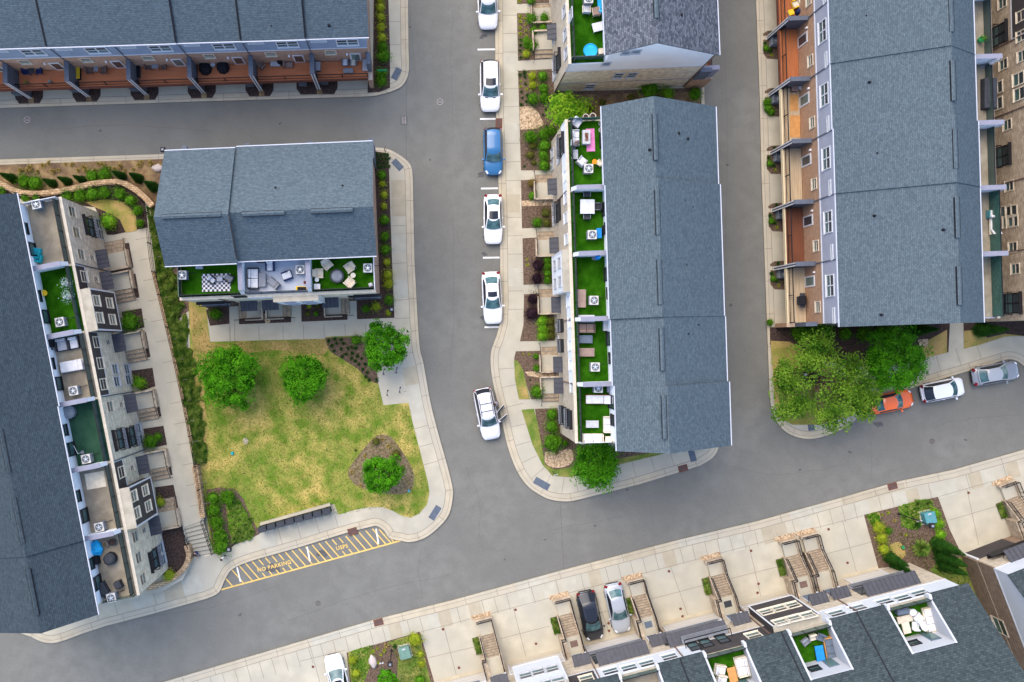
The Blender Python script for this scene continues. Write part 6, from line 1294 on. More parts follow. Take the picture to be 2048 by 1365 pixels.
car('white sedan with long dark panoramic roof below the blue SUV', 986, 439, -89.5, 4.7, 1.8, 1.42, 'paint_white', 'sedan', sunroof=(1.02, 1.6))
car('white sedan with square dark sunroof, lowest car in the bay line', 984, 596, -86.8, 4.95, 1.84, 1.45, 'paint_white', 'sedan', sunroof=(1.12, 1.48))
car('white SUV with black roof rack and two open doors in the road', 974, 828, -78.5, 4.9, 1.9, 1.8, 'paint_pearl', 'suv', rails=True, doors=1)
car('bright orange car half covered by the big loose tree', 1782, 804, 12, 4.1, 1.8, 1.42, 'paint_orange', 'sedan')
car('white hatchback parked behind the orange car', 1884, 780, 11.5, 4.1, 1.84, 1.58, 'paint_white', 'hatch')
car('silver sedan parked at the right edge near the kerb bend', 1990, 747, 10.5, 4.45, 1.82, 1.42, 'paint_grey', 'sedan', roofm='paint_silver')
car('white sedan on the driveway beside the boulder flower bed', 676, 1357, 104, 4.7, 1.82, 1.45, 'paint_white', 'sedan', sunroof=(1.02, 1.55))
car('glossy black SUV on the driveway between two brick stairs', 1180, 1231, -78, 4.7, 1.9, 1.55, 'paint_black', 'hatch', sunroof=(1.05, 1.7), hatchglass='car_glass')
car('silver sedan on the driveway right of the black car', 1235, 1216, -77.5, 4.75, 1.84, 1.43, 'paint_silver', 'sedan')
# ================================================================ SMALL THINGS: terraces, decks, street
def legs(t, hx, hy, h, m, r=.022, inset=.04):
    for sx in (-1, 1):
        for sy in (-1, 1): b = MB(); b.tube((sx * (hx - inset), sy * (hy - inset), 0), (sx * (hx - inset), sy * (hy - inset), h), r, n=5); b.build('leg', m, t)
def rb(name, m, t, cx, cy, z, lx, ly, h, b=.03, a=0): q = MB(); q.rbox(cx, cy, z, lx, ly, h, a, b); return q.build(name, m, t)
def f_chair(t, a, b, m, m2):      # faces +x
    a = a or .62; b = b or .6; rb('seat', m, t, .02, 0, .32, a * .9, b * .88, .12, .04); o = rb('backrest', m, t, -a / 2 + .05, 0, .40, .12, b * .95, .48, .04)
    for s in (-1, 1): rb('armrest', m2, t, 0, s * (b / 2 - .02), .5, a * .85, .06, .05, .015)
    legs(t, a / 2, b / 2, .5, m2)
def f_armchair(t, a, b, m, m2):
    a = a or .8; b = b or .8; rb('frame', m2, t, 0, 0, .05, a, b, .22, .03); rb('seat_cushion', m, t, .06, 0, .28, a * .8, b * .72, .16, .06); rb('back_cushion', m, t, -a / 2 + .12, 0, .35, .2, b * .74, .42, .07)
    for s in (-1, 1): rb('armrest', m2, t, .02, s * (b / 2 - .05), .27, a * .92, .09, .30, .02)
def f_sofa(t, a, b, m, m2):       # a depth (x), b length (y); back at -x
    a = a or .85; b = b or 1.8; rb('frame', m2, t, 0, 0, .05, a, b, .24, .03); n = max(2, round(b / .75)); w = (b - .2) / n
    for i in range(n):
        y = -b / 2 + .1 + w * (i + .5); rb('seat_cushion', m, t, .08, y, .29, a * .72, w * .96, .15, .05); rb('back_cushion', m, t, -a / 2 + .14, y, .38, .2, w * .9, .38, .07, .05 * (i % 2))
    for s in (-1, 1): rb('armrest', m2, t, 0, s * (b / 2 - .04), .27, a * .95, .09, .3, .02)
    rb('back_frame', m2, t, -a / 2 + .03, 0, .27, .07, b * .97, .45, .02)
def f_chaise(t, a, b, m, m2):     # a length (x), b width
    a = a or 1.9; b = b or .7; rb('base_cushion', m, t, a * .12, 0, .28, a * .72, b * .92, .10, .04); q = MB(); w = b * .46
    x0 = -a * .25; q.add([(x0, -w, .32), (x0, w, .32), (-a / 2, w, .72), (-a / 2, -w, .72), (x0, -w, .42), (x0, w, .42), (-a / 2 + .05, w, .82), (-a / 2 + .05, -w, .82)], [(0, 1, 2, 3)[::-1] and (3, 2, 1, 0), (4, 5, 6, 7), (0, 4, 7, 3), (1, 2, 6, 5), (2, 3, 7, 6), (0, 1, 5, 4)]); q.build('backrest', m, t)
    rb('frame', m2, t, 0, 0, .20, a * .96, b, .07, .02); legs(t, a / 2, b / 2, .2, m2)
def f_lounge(t, a, b, m, m2):     # adirondack like chair
    a = a or .85; b = b or .7; rb('seat', m, t, .10, 0, .30, a * .62, b * .8, .07, .02); q = MB(); w = b * .42
    q.add([(-.12, -w, .32), (-.12, w, .32), (-a / 2, w * .9, .95), (-a / 2, -w * .9, .95), (-.06, -w, .36), (-.06, w, .36), (-a / 2 + .06, w * .9, 1.0), (-a / 2 + .06, -w * .9, 1.0)], [(3, 2, 1, 0), (4, 5, 6, 7), (0, 4, 7, 3), (1, 2, 6, 5), (2, 3, 7, 6), (0, 1, 5, 4)]); q.build('backrest', m, t)
    for s in (-1, 1): rb('armrest', m2, t, .05, s * b * .46, .5, a * .75, .10, .04, .01)
    legs(t, a / 2, b / 2, .5, m2)
def f_table(t, a, b, m, m2):
    a = a or .9; b = b or .9; rb('tabletop', m, t, 0, 0, .68, a, b, .05, .015); legs(t, a / 2, b / 2, .68, m2, .03); rb('apron', m2, t, 0, 0, .62, a * .86, b * .86, .055, 0)
def f_low(t, a, b, m, m2):
    a = a or 1.1; b = b or .6; rb('tabletop', m, t, 0, 0, .38, a, b, .05, .015); rb('shelf', m2, t, 0, 0, .12, a * .8, b * .8, .03, 0); legs(t, a / 2, b / 2, .38, m2, .03)
def f_round(t, a, b, m, m2):
    r = (a or .5) / 2; q = MB(); q.cyl(0, 0, .5, .54, r, n=20); q.build('tabletop', m, t); q = MB(); q.cyl(0, 0, 0, .03, r * .6); q.tube((0, 0, .03), (0, 0, .5), .04); q.build('pedestal', m2, t)
def f_firetable(t, a, b, m, m2):
    a = a or .7; b = b or 1.2; rb('casing', m, t, 0, 0, 0, a, b, .55, .02); rb('tray', m2, t, 0, 0, .551, a * .45, b * .6, .02, 0); q = MB(); rnd = random.Random(3)
    for i in range(16): q.rbox(rnd.uniform(-a * .17, a * .17), rnd.uniform(-b * .25, b * .25), .56, .09, .08, .07, rnd.random() * 3, .02)
    q.build('fire_stones', 'rust', t)
def f_firepit(t, a, b, m, m2):
    r = (a or 1.2) / 2; q = MB(); q.lathe([(r * .8, 0), (r * .95, .2), (r, .34), (r, .40), (r * .86, .42), (r * .80, .36)], n=28); q.build('bowl', m, t); q = MB(); q.lathe([(r * .79, .36), (r * .6, .46), (r * .2, .52), (.02, .53)], n=24); q.build('cover_dome', m2, t)
    q = MB(); q.ring(0, 0, .54, r * .12, r * .18); q.build('handle', 'grey', t)
def f_ac(t, a, b, m, m2):
    s = .73; h = .85; rb('casing', m2, t, 0, 0, 0, s, s, h, .03); rb('top_plate', m, t, 0, 0, h, s + .03, s + .03, .04, .02)
    q = MB(); q.cyl(0, 0, h + .041, h + .058, s * .43, n=22); f = q.build('fan_grille', 'ac_fan', t)
    q = MB()
    for k in range(5):
        a_ = k * 1.2566; q.add([(.06 * math.cos(a_), .06 * math.sin(a_), h + .065), (s * .33 * math.cos(a_), s * .33 * math.sin(a_), h + .065), (s * .33 * math.cos(a_ + .55), s * .33 * math.sin(a_ + .55), h + .065), (.06 * math.cos(a_ + .9), .06 * math.sin(a_ + .9), h + .065)], [(0, 1, 2, 3)])
    q.build('fan_blades', 'ac_metal', f); q = MB(); q.cyl(0, 0, h + .06, h + .09, s * .13, n=12); q.build('fan_hub', 'ac_hub', f)
    q = MB(); [q.box(-s / 2 - .012, s / 2 + .012, -s / 2 - .012, s / 2 + .012, .12 + i * .11, .13 + i * .11) for i in range(6)]; q.build('louvre', 'ac_dark', t)
    q = MB(); q.tube((s / 2, .2, .3), (s / 2 + .35, .25, .12), .025); q.tube((s / 2 + .35, .25, .12), (s / 2 + .6, .3, .1), .025); q.build('hose', 'plastic', t)
def f_cooker(t, a, b, m, m2):     # barbecue
    a = a or .6; b = b or 1.3; rb('cabinet', m2, t, 0, 0, .1, a * .8, b * .55, .65, .02); q = MB(); q.add([], []); q.xprism([(-a / 2, .76), (a / 2, .76), (a / 2, .95), (a * .25, 1.12), (-a * .25, 1.12), (-a / 2, .95)], -b * .3, b * .3); o = q.build('hood', m, t); o.rotation_euler = (0, 0, R(90)) if True else (0, 0, 0)
    for s in (-1, 1): rb('side_shelf', m2, t, 0, s * b * .4, .78, a * .8, b * .2, .04, .01)
def f_cover(t, a, b, m, m2):      # furniture under a fitted cover
    a = a or .9; b = b or .9; rb('cover', m, t, 0, 0, 0, a, b, .62, .10); rb('cover_fold', m, t, 0, 0, .62, a * .62, b * .62, .05, .03); rb('hem', m2, t, 0, 0, .0, a + .04, b + .04, .06, .01)
def f_roundcover(t, a, b, m, m2):
    q = MB(); r = (a or 1.1) / 2; q.lathe([(r * .92, 0), (r, .3), (r * .95, .6), (r * .6, .78), (r * .2, .8), (.02, .81)], n=9); q.build('cover', m, t); q = MB(); q.lathe([(r * .97, .02), (r * 1.02, .06), (r * .9, .07)], n=9); q.build('hem', m2, t)
def f_box(t, a, b, m, m2): rb('chest', m2, t, 0, 0, 0, a or .7, b or .5, .5, .02); rb('lid', m, t, 0, 0, .5, (a or .7) + .04, (b or .5) + .04, .06, .02)
def f_rug(t, a, b, m, m2): pass
def f_pot(t, a, b, m, m2):
    r = (a or .4) / 2; q = MB(); q.lathe([(r * .7, 0), (r, .38), (r * 1.06, .40), (r * .86, .40), (r * .82, .33)], n=14); q.build('pot', m, t)
    if b: f = link('foliage', SHP(m2), t, (0, 0, .3)); f.scale = (b / 2,) * 3
    else: q = MB(); q.cyl(0, 0, .32, .34, r * .8, n=12); q.build('soil', m2, t)
_sh = {}
def SHP(m):
    if m not in _sh: _sh[m] = shrub_mesh(99, 1, 1.5, 160, .24).mesh('foliage', m)
    return _sh[m]
def f_pool(t, a, b, m, m2):
    r = (a or 1.25) / 2; q = MB(); q.lathe([(r, 0), (r * 1.02, .12), (r, .26), (r * .94, .27), (r * .9, .2)], n=26); q.build('pool_wall', m, t); q = MB(); q.cyl(0, 0, .05, .14, r * .9, n=24); q.build('water', m2, t)
def f_umbrella(t, a, b, m, m2):   # closed parasol leaning a little
    q = MB(); q.cyl(0, 0, 0, .08, .22); q.build('base', m2, t); q = MB(); q.tube((0, 0, .08), (.25, -.05, 2.1), .022); q.build('pole', m2, t)
    q = MB(); n = 9
    for k in range(n):
        a_ = k / n * 6.283; b_ = (k + .5) / n * 6.283; r0 = .27; q.add([(.26, -.05, 2.15), (.1 + r0 * math.cos(a_), r0 * math.sin(a_), 1.0), (.1 + r0 * .55 * math.cos(b_), r0 * .55 * math.sin(b_), 1.05), (.1 + r0 * math.cos(a_ + .698), r0 * math.sin(a_ + .698), 1.0)], [(0, 1, 2), (0, 2, 3)])
    q.build('folded_canopy', m, t)
def f_heap(t, a, b, m, m2):       # heaped cloth over a parasol base
    q = MB(); r = (a or 1.0) / 2; rnd = random.Random(4); n = 12
    vs = [(0, 0, .75)]
    for ring, (rr, z) in enumerate(((.4, .68), (.8, .45), (1.0, .1))):
        for k in range(n): a_ = k / n * 6.283; w = r * rr * (1 + rnd.uniform(-.2, .2)); vs.append((w * math.cos(a_) * 1.15, w * math.sin(a_), z * (1 + rnd.uniform(-.25, .2))))
    fs = [(0, 1 + k, 1 + (k + 1) % n) for k in range(n)] + [(1 + r_ * n + k, 1 + (r_ + 1) * n + k, 1 + (r_ + 1) * n + (k + 1) % n, 1 + r_ * n + (k + 1) % n) for r_ in range(2) for k in range(n)]
    q.add(vs, fs); q.build('cloth', m, t); q = MB(); q.cyl(0, 0, 0, .09, r * .7, n=14); q.tube((0, 0, .09), (.1, .1, 1.0), .03); q.build('stand', m2, t)
def f_util(t, a, b, m, m2):
    rb('pad', 'concrete', t, 0, 0, 0, 1.25, 1.3, .06, 0); rb('cabinet', m, t, 0, 0, .06, 1.0, 1.05, .75, .03); rb('lid', m, t, 0, 0.03, .81, 1.04, 1.1, .05, .02); rb('warning_plate', 'pale_grey', t, 0, .42, .862, .3, .14, .01, 0)
def f_pole(t, a, b, m, m2): q = MB(); q.tube((0, 0, 0), (0, 0, 1.1), .02); q.tube((0, 0, 1.1), (-.05, .75, 1.2), .02); q.build('bar', m, t); q = MB(); q.cyl(0, 0, 0, .05, .15); q.build('foot', m2, t)
FN = dict(chair=f_chair, arm=f_armchair, sofa=f_sofa, chaise=f_chaise, lounge=f_lounge, table=f_table, low=f_low, round=f_round, fire=f_firetable, pit=f_firepit, ac=f_ac, bbq=f_cooker, cover=f_cover, rcover=f_roundcover, box=f_box, pot=f_pot, pool=f_pool, umb=f_umbrella, heap=f_heap, util=f_util, pole=f_pole)
NM = dict(chair=('patio_chair', 'chair'), arm=('patio_armchair', 'armchair'), sofa=('patio_sofa', 'sofa'), chaise=('sun_lounger', 'lounger'), lounge=('lounge_chair', 'chair'), table=('patio_table', 'table'), low=('coffee_table', 'table'), round=('round_table', 'table'), fire=('fire_table', 'fire table'), pit=('fire_pit', 'fire pit'),
          ac=('air_conditioner', 'air conditioner'), bbq=('barbecue', 'grill'), cover=('covered_furniture', 'covered furniture'), rcover=('covered_chair', 'covered chair'), box=('storage_box', 'box'), pot=('plant_pot', 'plant pot'), pool=('paddling_pool', 'pool'), umb=('closed_parasol', 'parasol'), heap=('folded_parasol', 'parasol'), util=('utility_cabinet', 'utility box'), pole=('metal_stand', 'stand'))
def put(kind, px, py, z, ang, m, m2, label, a=None, b=None, group=None):
    n, c_ = NM[kind]; t = thing(n, label, c_, P(px, py, z), R(ang), group); FN[kind](t, a, b, m, m2); return t
ZF = 8.935; ZL = ZT + 8.935; ZS_ = 9.035; AC = 'air conditioners on roof terraces'
def rug(px, py, z, ang, lx, ly, m, label, name='rug', cat='rug'):
    q = MB(); q.rbox(0, 0, 0, lx, ly, .02); return tag(link(name, q.mesh(name, m), None, P(px, py, z), R(ang)), label, cat)
# --- top terrace, island
N_ = 'on the topmost turf terrace'
put('ac', 1174, 5, ZF, 0, 'ac_top', 'ac_metal', 'pale air conditioner ' + N_, group=AC); put('chair', 1171, 23, ZF, 90, 'pale_grey', 'cream', 'light grey patio chair below the air conditioner ' + N_, .75, .7); put('chair', 1190, 27, ZF, 100, 'taupe', 'beige', 'taupe patio chair beside the blue lounger ' + N_, .8, .65)
put('chaise', 1201, 15, ZF, 95, 'sky_blue', 'blue', 'bright blue lounger ' + N_, 1.4, .6); put('low', 1195, 57, ZF, 14, 'white_cloth', 'pale_grey', 'white low table, tilted, ' + N_, 1.0, .75); put('pool', 1180, 103, ZF, 0, 'sky_blue', 'sky_blue', 'round blue paddling pool ' + N_, 1.2)
put('box', 1206, 106, ZF, 5, 'beige', 'beige', 'beige planter box beside the blue paddling pool', .9, .45)
# --- island terraces
q_1 = 'on the turf terrace with the pink mat'
put('arm', 1152, 247, ZF, -35, 'white_cloth', 'pale_grey', 'white armchair in the upper left corner ' + q_1, .8, .8); put('pot', 1170, 236, ZF, 0, 'beige', 'dark_mulch', 'beige planter at the top rail, left one, ' + q_1, .5); put('pot', 1184, 235, ZF, 0, 'beige', 'dark_mulch', 'beige planter at the top rail, right one, ' + q_1, .55)
put('pot', 1200, 249, ZF, 0, 'pale_grey', 'dark_mulch', 'white pot by the roof wall, upper one, ' + q_1, .36); put('pot', 1200.5, 262, ZF, 0, 'pale_grey', 'brown', 'white pot at the roof wall, lower one, ' + q_1, .4)
rug(1181, 280.5, ZF, 2, .72, 1.95, 'pink', 'bright pink mat on the green turf terrace', 'mat', 'mat'); put('fire', 1171, 277, ZF + .02, 0, 'pale_grey', 'taupe', 'pale fire table standing on the pink mat', .66, 1.2)
put('sofa', 1149, 278, ZF, 0, 'white_cloth', 'pale_grey', 'white sofa along the rail ' + q_1, .72, 1.35); put('umb', 1147, 294, ZF, 40, 'taupe', 'grey', 'taupe striped closed parasol next to the white sofa'); put('low', 1148, 311, ZF, 0, 'pale_grey', 'grey', 'grey side table below the closed parasol', .55, .8)
put('arm', 1162, 325, ZF, 50, 'white_cloth', 'pale_grey', 'white armchair above the air conditioner ' + q_1, .75, .75); put('ac', 1174, 341, ZF, 0, 'ac_top', 'ac_metal', 'white air conditioner ' + q_1, group=AC); put('round', 1187, 326, ZF, 0, 'orange', 'orange', 'small round orange stool on green turf', .42); put('chair', 1197, 328, ZF, 150, 'cream', 'beige', 'small cream folding chair beside the orange stool', .5, .5)
q_2 = 'at the white square table on turf'
put('table', 1172, 416, ZF, 0, 'white_cloth', 'pale_grey', 'white square dining table on the second island terrace', 1.22, 1.22); put('chair', 1172, 389, ZF, -90, 'charcoal', 'grey', 'charcoal mesh chair above ' + q_2, .65, .62); put('chair', 1193, 415, ZF, 180, 'charcoal', 'grey', 'charcoal mesh chair right of ' + q_2, .65, .62); put('chair', 1172, 434, ZF, 90, 'charcoal', 'grey', 'charcoal mesh chair below ' + q_2, .65, .62)
put('ac', 1181, 472, ZF, 0, 'ac_top', 'ac_metal', 'white air conditioner beside the blue bin on turf', group=AC); put('box', 1196, 468, ZF, 0, 'blue', 'blue', 'blue bin tucked behind the air conditioner', .4, .8); put('cover', 1208, 462, ZF, 0, 'black', 'charcoal', 'narrow black covered item by the wall near the blue bin', .35, .8)
put('umb', 1188, 516, ZF, -30, 'blue', 'grey', 'blue folded parasol on the bare turf terrace'); put('box', 1161, 598, ZF, 0, 'taupe', 'taupe', 'long taupe storage bench on the turf terrace with the blue parasol', .72, 1.5); put('ac', 1184.5, 602, ZF, 0, 'ac_top', 'ac_metal', 'white air conditioner right of the taupe storage bench', group=AC)
q_4 = 'on the turf terrace with brown sofas'
put('cover', 1170, 638, ZF, 0, 'pale_grey', 'grey', 'long light grey covered bench ' + q_4, 1.5, .62); put('sofa', 1171, 657, ZF, 90, 'taupe', 'brown', 'two-seat taupe sofa below the grey covered bench', .8, 1.5); put('low', 1170, 679, ZF, 0, 'slate', 'grey', 'blue-grey low table between taupe sofa and bench', 1.15, .68); put('low', 1172, 705, ZF, 0, 'taupe', 'beige', 'long taupe bench below the blue-grey low table', 1.3, .72)
put('box', 1211, 651, ZF, 0, 'pale_grey', 'pale_grey', 'light grey chest by the roof wall ' + q_4, .5, .95); put('ac', 1187, 734, ZF, 0, 'ac_top', 'ac_metal', 'white air conditioner below the long taupe bench', group=AC)
q_5 = 'on the lowest island terrace'
put('ac', 1193, 776, ZF, 0, 'ac_top', 'ac_metal', 'white air conditioner in the top corner ' + q_5, group=AC); put('box', 1218, 778, ZF, 0, 'lavender_cap', 'grey', 'small grey box by the roof wall ' + q_5, .45, .55); put('chaise', 1194, 799, ZF, 180, 'white_cloth', 'red', 'white sun lounger with a red edge ' + q_5, 2.1, .78)
put('low', 1183, 848, ZF, 0, 'pale_grey', 'taupe', 'pale plank coffee table ' + q_5, 1.1, .62); put('sofa', 1215, 849, ZF, 180, 'white_cloth', 'cream', 'white sofa against the roof wall ' + q_5, .8, 1.4); put('sofa', 1184, 876, ZF, 90, 'white_cloth', 'cream', 'white two-seat sofa along the bottom rail ' + q_5, .75, 1.8); put('low', 1217, 878, ZF, 0, 'cream', 'beige', 'cream side table in the lower right corner ' + q_5, .7, .5)
# --- three-unit building
w1 = 'on the checkered rug terrace'
put('ac', 369, 552, ZF, 0, 'ac_top', 'ac_metal', 'white air conditioner ' + w1, group=AC); put('box', 401, 534, ZF, 0, 'pale_grey', 'grey', 'pale grey box by the roof edge ' + w1, .55, .42)
cm = bpy.data.materials.new('checkered_weave'); cm.use_nodes = True; MATS['checkered'] = cm; _n = cm.node_tree.nodes; _c = _n.new('ShaderNodeTexChecker'); _t = _n.new('ShaderNodeTexCoord'); cm.node_tree.links.new(_t.outputs['Object'], _c.inputs[0]); _c.inputs[3].default_value = 1 / .19; _c.inputs[1].default_value = (.75, .75, .78, 1); _c.inputs[2].default_value = (.015, .015, .025, 1); cm.node_tree.links.new(_c.outputs[0], _n['Principled BSDF'].inputs[0])
rug(432.6, 565.6, ZF, 1.5, 2.45, 1.52, 'checkered', 'black and white checkered rug on green turf'); put('arm', 425, 560, ZF + .02, -40, 'white_cloth', 'charcoal', 'white cushioned chair standing on the checkered rug', .62, .62); put('low', 441, 559, ZF + .02, 5, 'pale_grey', 'grey', 'small grey table standing on the checkered rug', .5, .4); put('arm', 460, 558, ZF + .02, 150, 'grey', 'charcoal', 'grey chair at the right edge of the checkered rug', .68, .68)
w2 = 'on the white-floored terrace'
put('sofa', 508, 558, ZF, 0, 'white_cloth', 'charcoal', 'long white three-cushion sofa ' + w2, .9, 1.85); put('low', 526, 561, ZF, 0, 'grey', 'charcoal', 'dark grey coffee table before the white sofa', .58, 1.15); put('chaise', 548, 567, ZF, 140, 'grey', 'charcoal', 'dark grey lounge chair set at an angle ' + w2, 1.15, .6); put('arm', 575, 552, ZF, 200, 'white_cloth', 'navy', 'white armchair with navy frame, tilted, ' + w2, .85, .78)
put('arm', 541, 533, ZF, -90, 'white_cloth', 'navy', 'white armchair tucked under the roof edge ' + w2, .85, .75); put('ac', 602.7, 541, ZF, 0, 'ac_top', 'ac_metal', 'white air conditioner ' + w2, group=AC); mt = rug(602.7, 578, ZF, 0, .95, .42, 'yellow', 'small black and yellow doormat on the white-floored terrace', 'doormat', 'mat'); q = MB(); q.rbox(.04, 0, .021, .78, .32, .006); q.build('pile', 'black', mt); put('pot', 611, 566, ZF, 0, 'red', 'dark_mulch', 'small dark red pot by the divider ' + w2, .26)
w3 = 'around the round dark fire pit'
put('pit', 674.6, 553, ZF, 0, 'charcoal', 'grey', 'round dark fire pit in the middle of a turf terrace', 1.22)
for px, py, an, lb in ((638, 548, 0, 'left'), (655, 530, -50, 'upper left'), (700, 536, 215, 'upper right'), (700, 566, 140, 'lower right')): put('lounge', px, py, ZF, an, 'beige', 'beige', 'beige adirondack chair, the %s one %s' % (lb, w3), .95, .78, group='beige adirondack chairs')
put('round', 635, 561, ZF, 0, 'white_cloth', 'grey', 'small round white table below the left adirondack chair', .36); put('round', 707, 552, ZF, 0, 'cream', 'beige', 'round cream table between the two right adirondack chairs', .44); put('box', 635.5, 575, ZF, 0, 'white_cloth', 'black', 'white cube seat by the divider on the fire pit terrace', .5, .48); put('ac', 736.7, 538, ZF, 0, 'ac_top', 'ac_metal', 'white air conditioner on the fire pit terrace', group=AC); put('cover', 742, 571, ZF, 20, 'pale_grey', 'grey', 'small crumpled grey cover in the lower corner of the fire pit terrace', .35, .35)
# --- left row
put('ac', 80.5, 412, ZL, 14, 'ac_top', 'ac_metal', 'white air conditioner on the uppermost left concrete terrace', group=AC); put('arm', 74, 508, ZL, 80, 'teal', 'teal', 'teal armchair, upper one, against the terrace divider', .95, .85); put('arm', 77, 518, ZL, 80, 'teal', 'teal', 'teal armchair, lower one, against the terrace divider', .7, .8)
put('pot', 91.6, 587, ZL, 0, 'yellow', 'yellow', 'round yellow pouf on the left turf terrace', .5); put('pot', 139, 568, ZL, 0, 'grey', 'leaf_silver', 'silvery leafed plant at the rail, upper one, left turf terrace', .45, 1.2); put('pot', 142, 594, ZL, 0, 'grey', 'leaf_silver', 'silvery leafed plant at the rail, lower one, left turf terrace', .45, 1.25); put('ac', 127, 645, ZL, 10, 'ac_top', 'ac_metal', 'white air conditioner on the left turf terrace', group=AC)
put('arm', 127, 690, ZL, -80, 'pale_grey', 'charcoal', 'grey cushioned wicker armchair on the terrace above the white chaise', 1.05, 1.1); put('arm', 151, 686, ZL, -80, 'white_cloth', 'charcoal', 'white cushioned wicker armchair on the terrace above the white chaise', 1.0, .95); put('chaise', 147, 732, ZL, 190, 'white_cloth', 'pale_grey', 'wide white chaise on a stained concrete terrace', 2.1, .95); put('ac', 154, 781, ZL, 10, 'ac_top', 'ac_metal', 'white air conditioner below the wide white chaise', group=AC)
put('bbq', 106, 688, ZL, 10, 'black', 'charcoal', 'black barbecue in the corner of the white chaise terrace', .55, 1.1)
put('rcover', 141, 824, ZL, 0, 'grey', 'charcoal', 'grey covered round chair on the dark green terrace', 1.2); put('ac', 179, 916, ZL, 10, 'ac_top', 'ac_metal', 'white air conditioner on the dark green terrace', group=AC); put('pole', 165, 905, ZL, 20, 'white_trim', 'grey', 'thin white angled stand on the dark green terrace')
rug(191, 961, ZL, 10, 1.65, 1.35, 'cream', 'cream rug with a folded corner on a concrete terrace'); put('ac', 205, 1051, ZL, 12, 'ac_top', 'ac_metal', 'white air conditioner on the cream rug terrace', group=AC)
v6 = 'on the lowest left terrace'
put('heap', 193, 1097, ZL, 0, 'sky_blue', 'charcoal', 'bright blue folded parasol cloth ' + v6, 1.25); put('pot', 213, 1087, ZL, 0, 'taupe', 'leaf_olive', 'taupe pot beside the blue parasol cloth', .5, .5); put('pot', 227, 1083, ZL, 0, 'charcoal', 'dark_mulch', 'charcoal square-looking planter ' + v6, .6); put('cover', 193, 1119, ZL, 12, 'black', 'charcoal', 'small black covered stool under the blue cloth', .65, .75); put('rcover', 223, 1116, ZL, 20, 'charcoal', 'black', 'charcoal covered table in the middle ' + v6, 1.1)
put('cover', 206, 1178, ZL, 30, 'charcoal', 'black', 'large charcoal covered chair near the bottom ' + v6, .95, 1.1); put('cover', 239, 1168, ZL, 25, 'charcoal', 'black', 'small charcoal covered stool near the bottom ' + v6, .6, .62); put('ac', 229, 1191, ZL, 12, 'ac_top', 'ac_metal', 'white air conditioner at the bottom ' + v6, group=AC)
# --- lower row terraces
put('sofa', 1481, 1331, ZS_, 180 + 14, 'white_cloth', 'cream', 'curved white sofa on the leftmost turf roof cutout', 1.0, 1.7); put('arm', 1438, 1338, ZS_, -10, 'white_cloth', 'cream', 'white round-backed armchair, upper one, left of the wooden table', .95, .9); put('arm', 1441, 1358, ZS_, -10, 'white_cloth', 'cream', 'white round-backed armchair, lower one, left of the wooden table', .9, .85); put('low', 1462, 1347, ZS_, 14, 'wood', 'wood', 'orange wooden plank table on the leftmost turf roof cutout', .72, 1.3)
q_b = 'in the middle roof cutout'
put('low', 1636, 1304, ZS_, 10, 'blue', 'navy', 'bright blue low table ' + q_b, .72, 1.3); put('sofa', 1660, 1297, ZS_, 190, 'slate', 'wood', 'long grey sofa with wooden back ' + q_b, 1.05, 2.2); put('chair', 1607, 1281, ZS_, -50, 'grey', 'grey', 'grey chair, left of the row by the rail, ' + q_b, .65, .65); put('chair', 1621, 1272, ZS_, -75, 'cream', 'grey', 'cream chair by the rail ' + q_b, .62, .62); put('chair', 1637, 1272, ZS_, -110, 'slate', 'grey', 'blue-grey chair by the rail ' + q_b, .65, .65)
q_c = 'in the right roof cutout'
put('sofa', 1859, 1238, ZS_, 192, 'white_cloth', 'cream', 'long white sofa ' + q_c, 1.15, 2.15); put('low', 1805, 1236, ZS_, 14, 'beige', 'beige', 'beige sideboard ' + q_c, 1.3, .6); put('low', 1808, 1254, ZS_, 14, 'cream', 'beige', 'cream bench below the beige sideboard', .65, .95); put('arm', 1832, 1234, ZS_, 45, 'white_cloth', 'white_trim', 'white chair turned diagonally ' + q_c, .8, .7); put('chair', 1825, 1249, ZS_, 90, 'white_cloth', 'white_trim', 'white chair, lower left of three, ' + q_c, .7, .55); put('chair', 1841, 1248, ZS_, 120, 'white_cloth', 'white_trim', 'white chair, lower right of three, ' + q_c, .7, .55); put('round', 1820, 1222, ZS_, 0, 'white_cloth', 'white_trim', 'round white table by the rail ' + q_c, .6); put('cover', 1800, 1220, ZS_, 10, 'slate', 'navy', 'blue-grey crumpled cover by the rail ' + q_c, 1.0, .6); put('pot', 1863, 1268, ZS_, 0, 'charcoal', 'dark_mulch', 'dark round pot below the long white sofa', .55)
# --- brick row decks (upper left)
ZD = 3.005
put('chair', 57, 145, ZD, 0, 'navy', 'navy', 'navy deck chair left of the dark table, upper left brick row', .65, .65); put('table', 69, 145, ZD, 0, 'charcoal', 'navy', 'dark deck table between two navy chairs', .55, .6); put('chair', 82, 144, ZD, 180, 'navy', 'navy', 'navy deck chair right of the dark table, upper left brick row', .65, .65)
put('pot', 56, 167.5, ZD, 0, 'brown', 'leaf_yellow', 'yellow flowering pot on the leftmost full deck', .3, .45); put('pot', 103, 166, ZD, 0, 'brown', 'leaf_silver', 'pale flowering pot on the leftmost full deck', .3, .45)
put('box', 157, 148, ZD, 0, 'yellow', 'black', 'yellow and black shelf beside the second deck divider', .55, 1.15); put('chair', 182, 142, ZD, 0, 'brown', 'charcoal', 'dark wicker chair, left of the grey deck table', .62, .75); put('table', 197, 141, ZD, 0, 'grey', 'brown', 'small grey table between dark wicker chairs', .42, .6); put('chair', 211, 142, ZD, 180, 'brown', 'charcoal', 'dark wicker chair, right of the grey deck table', .62, .75)
